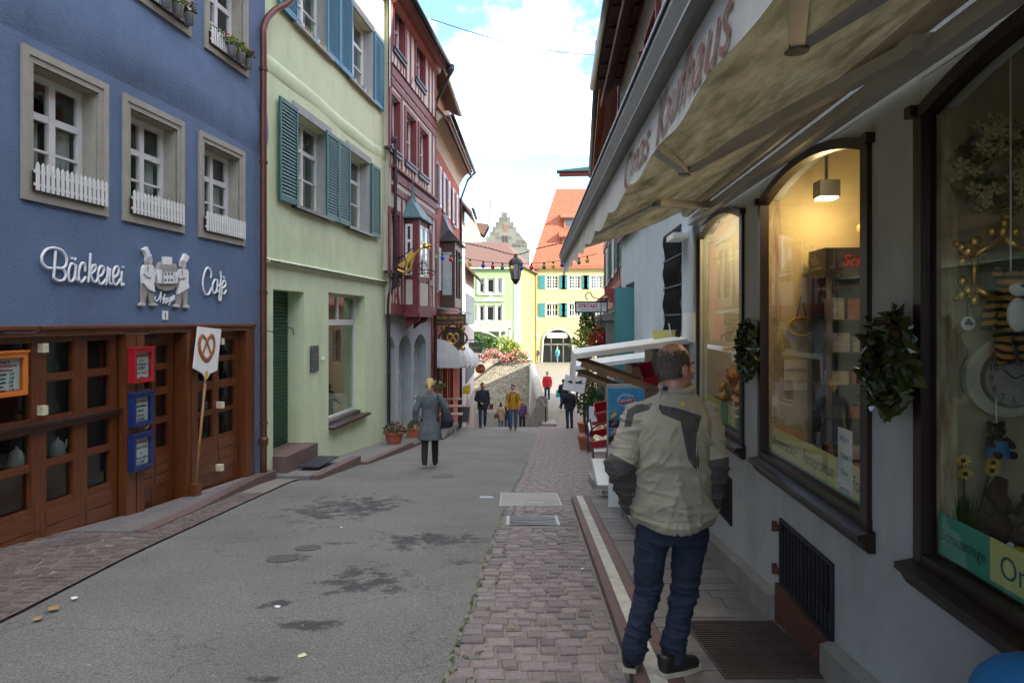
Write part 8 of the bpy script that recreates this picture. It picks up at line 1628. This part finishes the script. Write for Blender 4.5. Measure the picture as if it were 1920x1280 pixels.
def fig(label, pos, H, yaw, top, legs_m, shoes, hair='hair_dark', hairf=full_hair, step=.0, arms=None, hem=.80, topr=1.0, skirt=None, hyaw=0, vox=.014, longhair=False, group=None):
    """figure of height H facing yaw (0 = away from the camera); arms = {side: (elbow, wrist)} in unit coordinates"""
    t = thing('person', label, 'person', W, pos[0], pos[1], pos[2], group=group); s = H/1.75; Rz = Matrix.Rotation(yaw, 3, 'Z'); P0 = Vector(pos)
    L = lambda x, y, z: Rz @ Vector((x*s, y*s, z*s))+P0
    A = {-1: ((-.24, -.05, 1.13), (-.23, .06, .88)), 1: ((.24, -.05, 1.13), (.23, .06, .88))}
    A.update(arms or {}); J = {}
    for k in (-1, 1):
        fy = step*k; J[k] = [(k*.09, 0, .92), (k*.095, .04+fy*.5, .50), (k*.095, fy-.02, .09+(.06 if fy < -.1 else 0))]
    body = MB(); f = hmap(L(0, .02, 1.635), s, yaw+hyaw); head(body, f)
    for q in ([(0, 0, 1.42), (0, .01, 1.2), (0, 0, .95)],): cap_(body, [L(*p) for p in q], [.08*s, .085*s, .085*s])
    for k in (-1, 1):
        e, w = A[k]; cap_(body, [L(k*.17, 0, 1.40), L(*e), L(*w)], [.045*s, .038*s, .028*s]); cap_(body, [L(*p) for p in J[k]], [.075*s, .05*s, .038*s]); d = L(*w)-L(*e); hand(body, L(*w), d, Rz @ Vector((-k*.8, .5, 0)), s)
    part('body', remesh(body, vox*.7, 2), M['skin'], t, True)
    tp = MB(); rings = [(0, 0, hem, .175*topr, .125*topr), (0, .0, .95, .175*topr, .125*topr), (0, .01, 1.12, .165*topr, .118*topr), (0, .0, 1.28, .19*topr, .125*topr), (0, -.01, 1.40, .185, .105), (0, -.01, 1.46, .12, .08), (0, -.01, 1.50, .07, .065)]
    if skirt: rings = [(0, -.01, skirt, .24, .19), (0, -.01, skirt+.18, .22, .17)]+rings[1:]
    lo = MB(); lo.loft([(x*s, y*s, z*s, a*s, b*s) for x, y, z, a, b in rings]); tp.add([Rz @ Vector(v)+P0 for v in lo.v], lo.f)
    for k in (-1, 1): e, w = A[k]; ww = Vector(w)*.86+Vector(e)*.14; cap_(tp, [L(k*.165, -.005, 1.39), L(*e), L(*ww)], [.078*s*topr, .064*s, .048*s])
    o = remesh(tp, vox, 3); folds(o, .008*s, 9, (1, 1, .7), len(label)); part('top', o, M[top], t, True)
    tr = MB(); cap_(tr, [L(0, 0, .98), L(0, 0, .9)], [.10*s, .11*s] if skirt else [.125*s, .135*s])
    for k in (-1, 1): cap_(tr, [L(*p) for p in J[k]], [.092*s, .070*s, .056*s])
    o = remesh(tr, vox, 3); folds(o, .006*s, 12, (1, 1, 1), 3); part('trousers', o, M[legs_m], t, True)
    for k in (-1, 1): a = J[k][2]; shoe(t, L(a[0], a[1]-.02, a[2]-.09), L(a[0], a[1]+.17, max(0, a[2]-.13)), M[shoes], M['sole'] if shoes == 'shoe_dark' else None)
    part('hair', hair_shell(f, hairf, seed=len(label), tuft=300), M[hair], t, True)
    if longhair: h = MB(); h.loft([(0, -.06, -.24, .05, .03), (0, -.075, -.1, .085, .04), (0, -.06, .06, .08, .06)]); part('long_hair', MB().add([f(v) for v in h.v], h.f), M[hair], t, True)
    fc = MB()
    for k in (-1, 1): part('eye', MB().ell(f((k*.03, .084, -.002)), (.008*s, .008*s, .006*s), 8, 6), M['ink'], t); part('eyebrow', MB().tube([f((k*.018, .094, .017)), f((k*.045, .084, .018))], .004*s, 5), M[hair], t)
    part('mouth', MB().tube([f((-.018, .098, -.063)), f((0, .102, -.062)), f((.018, .098, -.063))], .004*s, 5), M['red_ink'], t)
    return t, L, f, s
# ---- woman walking away in a grey knitted dress
p = ground_at(806, 876)
t, L, f, s = fig('blonde woman walking away in a grey knitted tunic with a dark shoulder bag', p, 1.70, .06, 'grey_knit', 'black_cloth', 'shoe_dark', 'hair_blonde', step=.15, skirt=.56, topr=.94, vox=.010, arms={-1: ((-.27, -.06, 1.14), (-.29, .02, .86)), 1: ((.33, .02, 1.17), (.28, .22, 1.20))})
part('ponytail', MB().tube([f(q) for q in ((0, -.11, .02), (0, -.13, -.03), (.005, -.12, -.10), (0, -.10, -.15))], [.022*s, .03*s, .024*s, .008*s], 8), M['hair_blonde'], t, True); part('hair_tie', MB().tube([f((-.02, -.115, .0)), f((.02, -.115, .0))], .012, 6), M['ink'], t)
bg_ = thing('shoulder_bag', 'large dark slate shoulder bag hanging from the blonde woman', 'bag', W, *L(.30, -.05, .86)); b = MB(); lo = [(.34, -.06, .80, .08, .17), (.35, -.06, .94, .10, .20), (.31, -.05, 1.10, .07, .15), (.28, -.04, 1.18, .03, .08)]
bb = MB().loft([(x*1, y, z, a*1.3, b_) for x, y, z, a, b_ in lo]); part('pouch', remesh(MB().add([L(*v) for v in bb.v], bb.f), .014, 4), M['navy'], bg_, True); part('strap', MB().tube(spline([L(.25, -.10, 1.12), L(.19, -.125, 1.30), L(.15, -.08, 1.46), L(.17, .06, 1.43), L(.25, .12, 1.2)], 6), .014, 6, flat=.4), M['navy'], bg_, True)
# ---- couple walking up towards the camera
p = ground_at(905, 802); t, L, f, s = fig('man in a navy jacket, jeans and sunglasses walking up the street', p, 1.78, PI+.1, 'navy', 'denim', 'shoe_dark', 'hair_dark', step=.13, hem=.74, topr=1.18, hyaw=.5, arms={1: ((.27, -.03, 1.12), (.08, .22, 1.0))})
part('sunglasses', MB().tube([f((-.075, .03, 0)), f((-.05, .092, 0)), f((0, .104, .004)), f((.05, .092, 0)), f((.075, .03, 0))], .012, 6), M['ink'], t)
part('brown_bag', MB().loft([(0, 0, 0, .12, .05), (0, 0, .2, .13, .05)]).map(lambda v: L(-.30, -.08, .72)+v), M['brown_leather'], t)
p = ground_at(962, 806); t, L, f, s = fig('woman in a mustard yellow padded jacket with a grey scarf walking up the street', p, 1.70, PI, 'mustard', 'denim_mid', 'shoe_tan', 'hair_brown', step=.06, hem=.82, topr=1.12)
part('scarf', MB().tube([L(.08*math.cos(a), .02+.08*math.sin(a), 1.49) for a in [2*PI*i/14 for i in range(14)]], .042, 8, close=True), M['scarf_grey'], t, True)
for k in (-1, 1): part('backpack_strap', MB().tube(spline([L(k*.10, -.08, 1.47), L(k*.115, .115, 1.38), L(k*.13, .145, 1.2), L(k*.17, .10, 1.05)], 5), .017, 6, flat=.4), M['ink'], t)
for i in range(7): part('quilt_seam', MB().tube([L(.21*math.cos(a), .005+.145*math.sin(a), .90+i*.075) for a in [PI*j/12 for j in range(13)]], .005, 5), M['mustard'], t)
# ---- people down the lane
def on_lane(px, d): return Vector(((px-960)/1280*d, d, lane(d)))
t, L, f, s = fig('girl with long dark hair in a beige coat walking down the lane', on_lane(939, 40), 1.62, .0, 'coat_beige', 'denim_mid', 'shoe_dark', 'hair_dark', step=.08, hem=.62, topr=1.05, longhair=True)
part('shoulder_bag', MB().loft([(0, 0, 0, .16, .05), (0, 0, .22, .13, .05)]).map(lambda v: L(-.26, -.1, .78)+v), M['brown_leather'], t)
fig('dark clothed person walking down the lane beside the girl', on_lane(951, 41.5), 1.72, .0, 'black_cloth', 'denim', 'shoe_dark', step=.1)
fig('person in a dark jacket half hidden behind the yellow jacketed woman', on_lane(979, 39), 1.74, PI, 'purple_cloth', 'black_cloth', 'shoe_dark', step=.05)
# ---- on the square
p = ground_at(1026, 752); t, L, f, s = fig('man in a bright red jacket and jeans on the cobbled square', p, 1.74, PI-.1, 'jacket_red', 'denim', 'shoe_white', 'hair_grey', step=.08, hem=.86, topr=1.1); part('scarf', MB().tube([L(.07*math.cos(a), .02+.07*math.sin(a), 1.49) for a in [2*PI*i/12 for i in range(12)]], .035, 8, close=True), M['scarf_grey'], t, True); part('camera', MB().box(-.05, .05, -.03, .03, -.03, .03).map(lambda v: L(0, .17, 1.28)+v), M['ink'], t)
p = ground_at(1068, 803); fig('person in a black hooded jacket and jeans standing on the cobbles', p, 1.62, .25, 'black_cloth', 'denim', 'shoe_dark', 'hair_brown', hem=.82, topr=1.1, arms={-1: ((-.27, .0, 1.12), (-.36, .2, .93))})
p = ground_at(1056, 770); t, L, f, s = fig('person with a turquoise bag partly behind the fish sign', p, 1.66, -.2, 'navy', 'denim', 'shoe_white', step=.1); part('turquoise_bag', MB().loft([(0, 0, 0, .12, .05), (0, 0, .38, .11, .05)]).map(lambda v: L(-.28, 0, .75)+v), mat('turquoise', (.02, .38, .40), rough=.6), t)
p = ground_at(1045, 680); t, L, f, s = fig('person with a pale blue backpack before the arched door', p, 1.75, .5, 'sky_blue', 'denim_mid', 'shoe_dark', 'hair_blonde', step=.14, vox=.02); part('backpack', MB().ell((0, 0, 0), (.17, .12, .25)).map(lambda v: L(0, -.2, 1.2)+v), mat('pack_teal', (.05, .30, .36), rough=.7), t, True)
p = ground_at(1009, 681); fig('person in a purple top left of the arched door', p, 1.7, PI*.7, 'purple_cloth', 'coat_beige', 'shoe_dark', 'hair_dark', vox=.02)
# ---- the man in the stone coloured jacket, large in the foreground
D0 = 3.40
def mp_(px, py, dy=0): return at(px, py, D0+dy)
mn = thing('person', 'balding man in a stone and brown jacket and jeans looking into the shop window', 'person', W, .72, 3.4, G(3.4)+.07)
hc = mp_(1266, 688, .02); yawh = R(-62); fh = hmap(hc, 1.0, yawh, R(4))
body = MB(); head(body, fh); cap_(body, [mp_(1265, 775, .02), mp_(1258, 850), mp_(1258, 960)], [.07, .11, .11])
AL = [mp_(1196, 778), mp_(1163, 872, -.06), mp_(1188, 960, .10)]; AR = [mp_(1322, 774, .05), mp_(1338, 868, -.02), mp_(1331, 950, .06)]
for a in (AL, AR): cap_(body, a, [.045, .04, .03])
hand(body, AR[2], mp_(1322, 985, .09)-AR[2], (-1, .3, 0), .92, .35); hand(body, AL[2], mp_(1200, 990, .16)-AL[2], (1, .2, 0), .92, .35)
LL = [mp_(1228, 985), mp_(1214, 1110, .02), mp_(1187, 1222, -.01)]; LR = [mp_(1290, 985), mp_(1283, 1110, .03), mp_(1262, 1228, -.03)]
for a in (LL, LR): cap_(body, a, [.06, .045, .036])
part('body', remesh(body, .0065, 2), mat('skin_ruddy', (.47, .215, .145), col2=(.55, .30, .21), rough=.45, scale=9, bump=.05, bscale=120), mn, True)
for k in (-1, 1): part('eye', MB().ell(fh((k*.03, .082, -.002)), (.011, .011, .008), 8, 6), M['relief_white'], mn); part('pupil', MB().ell(fh((k*.03, .091, -.002)), (.005, .005, .005), 8, 6), M['ink'], mn); part('eyebrow', MB().tube([fh((k*.016, .094, .018)), fh((k*.048, .082, .02))], .005, 5), M['hair_grey'], mn)
part('mouth', MB().tube([fh((-.022, .096, -.063)), fh((0, .102, -.062)), fh((.022, .096, -.063))], .004, 5), M['red_ink'], mn)
part('hair', hair_shell(fh, bald_hair, r=(.080, .100, .096), seed=4, tuft=2600, ln=.022), mat('hair_salt', (.085, .060, .045), col2=(.20, .16, .13), rough=.8, scale=60), mn, True)
jk = MB()
def ring(px, py, rx, ry, dy=0): p = mp_(px, py, dy); return (p.x, p.y, p.z, rx, ry)
jk.loft([ring(1262, 978, .178, .148, .01), ring(1262, 968, .186, .155, .01), ring(1258, 930, .196, .165, .02), ring(1256, 880, .198, .17, .02), ring(1256, 830, .205, .165, .01), ring(1256, 790, .205, .145, .01), ring(1258, 768, .185, .12, .02), ring(1262, 750, .14, .10, .02), ring(1268, 738, .09, .085, .02), ring(1269, 726, .078, .078, .025)], 28)
def creases(o, amp, dirs, sc, sharp=2.2, xc=None, w=None):
    """long sharp cloth creases: ridged noise stretched along a slanted direction, mirrored about xc"""
    for i, v in enumerate(o.v):
        x = v.x-(xc or 0); sg = 1 if x >= 0 or xc is None else -1; p = Vector((dirs[0]*abs(x) if xc else dirs[0]*x+dirs[1]*v.z, v.y*dirs[2], dirs[3]*v.z+(dirs[1]*abs(x) if xc else 0)))*sc
        k = max(0, 1-abs(mnoise.noise(p))*2.6)**sharp+.5*max(0, 1-abs(mnoise.noise(p*2.1+Vector((3, 7, 1))))*2.6)**sharp
        o.v[i] = v+o.n[i]*(amp*k*(w(v) if w else 1))
    return o
def inpoly(x, y, P):
    c_ = False; j = len(P)-1; dm = 1e9
    for i in range(len(P)):
        if (P[i][1] > y) != (P[j][1] > y) and x < (P[j][0]-P[i][0])*(y-P[i][1])/(P[j][1]-P[i][1])+P[i][0]: c_ = not c_
        ax, ay = P[j]; bx, by = P[i]; t_ = max(0, min(1, ((x-ax)*(bx-ax)+(y-ay)*(by-ay))/max(1e-6, (bx-ax)**2+(by-ay)**2))); dm = min(dm, math.hypot(x-ax-t_*(bx-ax), y-ay-t_*(by-ay))); j = i
    return dm if c_ else -dm
def two_tone():
    m = mat('jacket_two_tone', (.32, .285, .205), rough=.8, var=.06, scale=12, bump=.1, bscale=260); t = m.node_tree; n = t.nodes; l = t.links; b = n['Principled BSDF']; old = b.inputs['Base Color'].links[0].from_socket
    at_ = n.new('ShaderNodeAttribute'); at_.attribute_name = 'patch'; gt = n.new('ShaderNodeMath'); gt.operation = 'GREATER_THAN'; gt.inputs[1].default_value = 0; l.new(at_.outputs['Fac'], gt.inputs[0])
    mx_ = n.new('ShaderNodeMixRGB'); mx_.inputs[2].default_value = (.062, .054, .047, 1); l.new(gt.outputs[0], mx_.inputs[0]); l.new(old, mx_.inputs[1]); l.new(mx_.outputs[0], b.inputs['Base Color']); return m
def cloth_part(name, o, polys, cond):
    q = MB(); q.v = o.v; q.f = o.f; q.m = o.m; ob = part(name, q, two_tone(), mn, True); at_ = ob.data.attributes.new('patch', 'FLOAT', 'POINT')
    vals = []
    for v in o.v: x = 960+1280*v.x/v.y; y = 600-(v.z-EYE)/v.y*1280; vals.append(max(inpoly(x, y, P) for P in polys) if cond(v) else -20)
    at_.data.foreach_set('value', vals)
PB = [[(1193, 758), (1224, 755), (1217, 768), (1189, 776), (1184, 800), (1170, 800), (1176, 768)], [(1236, 757), (1276, 766), (1316, 779), (1310, 801), (1306, 821), (1308, 844), (1312, 862), (1310, 885), (1298, 872), (1290, 860), (1283, 828), (1276, 790), (1241, 776), (1235, 765)]]
o = remesh(jk, .0065, 5); XC = mp_(1258, 800).x
creases(o, .015, (2.2, 2.6, 1.2, 3.0), 2.4, xc=XC, w=lambda v: .45+.9*min(1, max(0, (1.02-v.z)/.35))); creases(o, .012, (1.2, .5, 1, 6), 2.2, w=lambda v: min(1, max(0, (.78-v.z)/.25)))
cloth_part('jacket', o, PB, lambda v: v.y < D0+.05)
for A_, k in ((AL, 0), (AR, 1)):
    sl = MB(); cap_(sl, [mp_(1197, 784, .01), AL[1], AL[2].lerp(AL[1], .18)] if k == 0 else [mp_(1322, 783, .04), AR[1], AR[2].lerp(AR[1], .10)], [.076, .070, .052]); q = remesh(sl, .0065, 4); creases(q, .013, (2, 3, 2, 5), 2.6)
    cloth_part('sleeve', q, [[(1090, 822), (1141, 847), (1192, 874), (1200, 1000), (1090, 1000)], PB[0]] if k == 0 else [[(1306, 868), (1372, 855), (1380, 930), (1346, 955), (1322, 930), (1308, 895)]], lambda v: True)
part('collar', MB().tube([mp_(1269, 726, .025)+Vector((.077*math.cos(a), .077*math.sin(a), .012*math.sin(a))) for a in [2*PI*i/24 for i in range(24)]], .017, 8, close=True), M['jacket_stone'], mn, True)
def on_jacket(px, py):
    best = None
    for v in o.v:
        if v.y > D0: continue
        d = (960+1280*v.x/v.y-px)**2+(600-(v.z-EYE)/v.y*1280-py)**2
        if best is None or d < best[0]: best = (d, v)
    return best[1]
for px, py, w_ in ((1277, 752, .010), (1283, 754, .010), (1279, 758, .022), (1291, 756, .007)):
    v = on_jacket(px, py); part('embroidery', MB().box(v.x-w_/2, v.x+w_/2, v.y-.006, v.y-.002, v.z-.004, v.z+.004), M['petal_yellow'], mn)
for P in ([(1232, 728), (1231, 757), (1204, 757), (1189, 760)], [(1231, 757), (1268, 764), (1312, 778)], [(1189, 776), (1184, 830), (1186, 900), (1188, 960)], [(1311, 778), (1306, 840), (1310, 900), (1316, 950)], [(1200, 966), (1240, 974), (1290, 974), (1325, 962)]):
    q = spline([on_jacket(*a)+Vector((0, -.001, 0)) for a in P], 6); part('seam', MB().tube(q, .0028, 5), M['jacket_stone'], mn, True)
v = mp_(1247, 728, -.055); part('collar_clip', MB().ell(tuple(v), (.016, .012, .012)), M['ink'], mn)
jn = MB(); jn.loft([ring(1260, 1010, .155, .13, .01), ring(1261, 985, .165, .14, .01), ring(1261, 940, .16, .13, .01)], 20)
cap_(jn, [mp_(1226, 995, .01), mp_(1217, 1050, .01), LL[1], mp_(1199, 1165, .0), mp_(1187, 1222, -.01)], [.088, .078, .064, .058, .056]); cap_(jn, [mp_(1296, 995, .01), mp_(1288, 1050, .01), LR[1], mp_(1271, 1165, .0), mp_(1261, 1230, -.02)], [.088, .078, .064, .058, .058])
o2 = remesh(jn, .007, 3)
def jw(v): y = 600-(v.z-EYE)/v.y*1280; return .35+.9*math.exp(-((y-1110)/35)**2)+1.1*math.exp(-((y-1205)/32)**2)+.5*math.exp(-((y-1010)/25)**2)
creases(o2, .010, (1.6, .9, 1.6, 6.5), 3.2, w=jw)
part('jeans', o2, mat('jeans_blue', (.005, .009, .020), col2=(.016, .025, .046), rough=.85, scale=6, bump=.15, bscale=220), mn, True)
zg = G(3.4)+.07
for k, (a, b) in enumerate(((mp_(1181, 1240, .0), mp_(1188, 1240, .20)), (mp_(1248, 1250, -.06), mp_(1308, 1250, .02)))):
    y0, y1 = a.y, b.y; shoe(mn, (a.x, y0, G(y0)+.072), (b.x, y1, G(y1)+.075), mat('leather_black', (.016, .014, .014), rough=.4, var=.2), M['sole'])
bpy.data.scenes.remove(TMP)
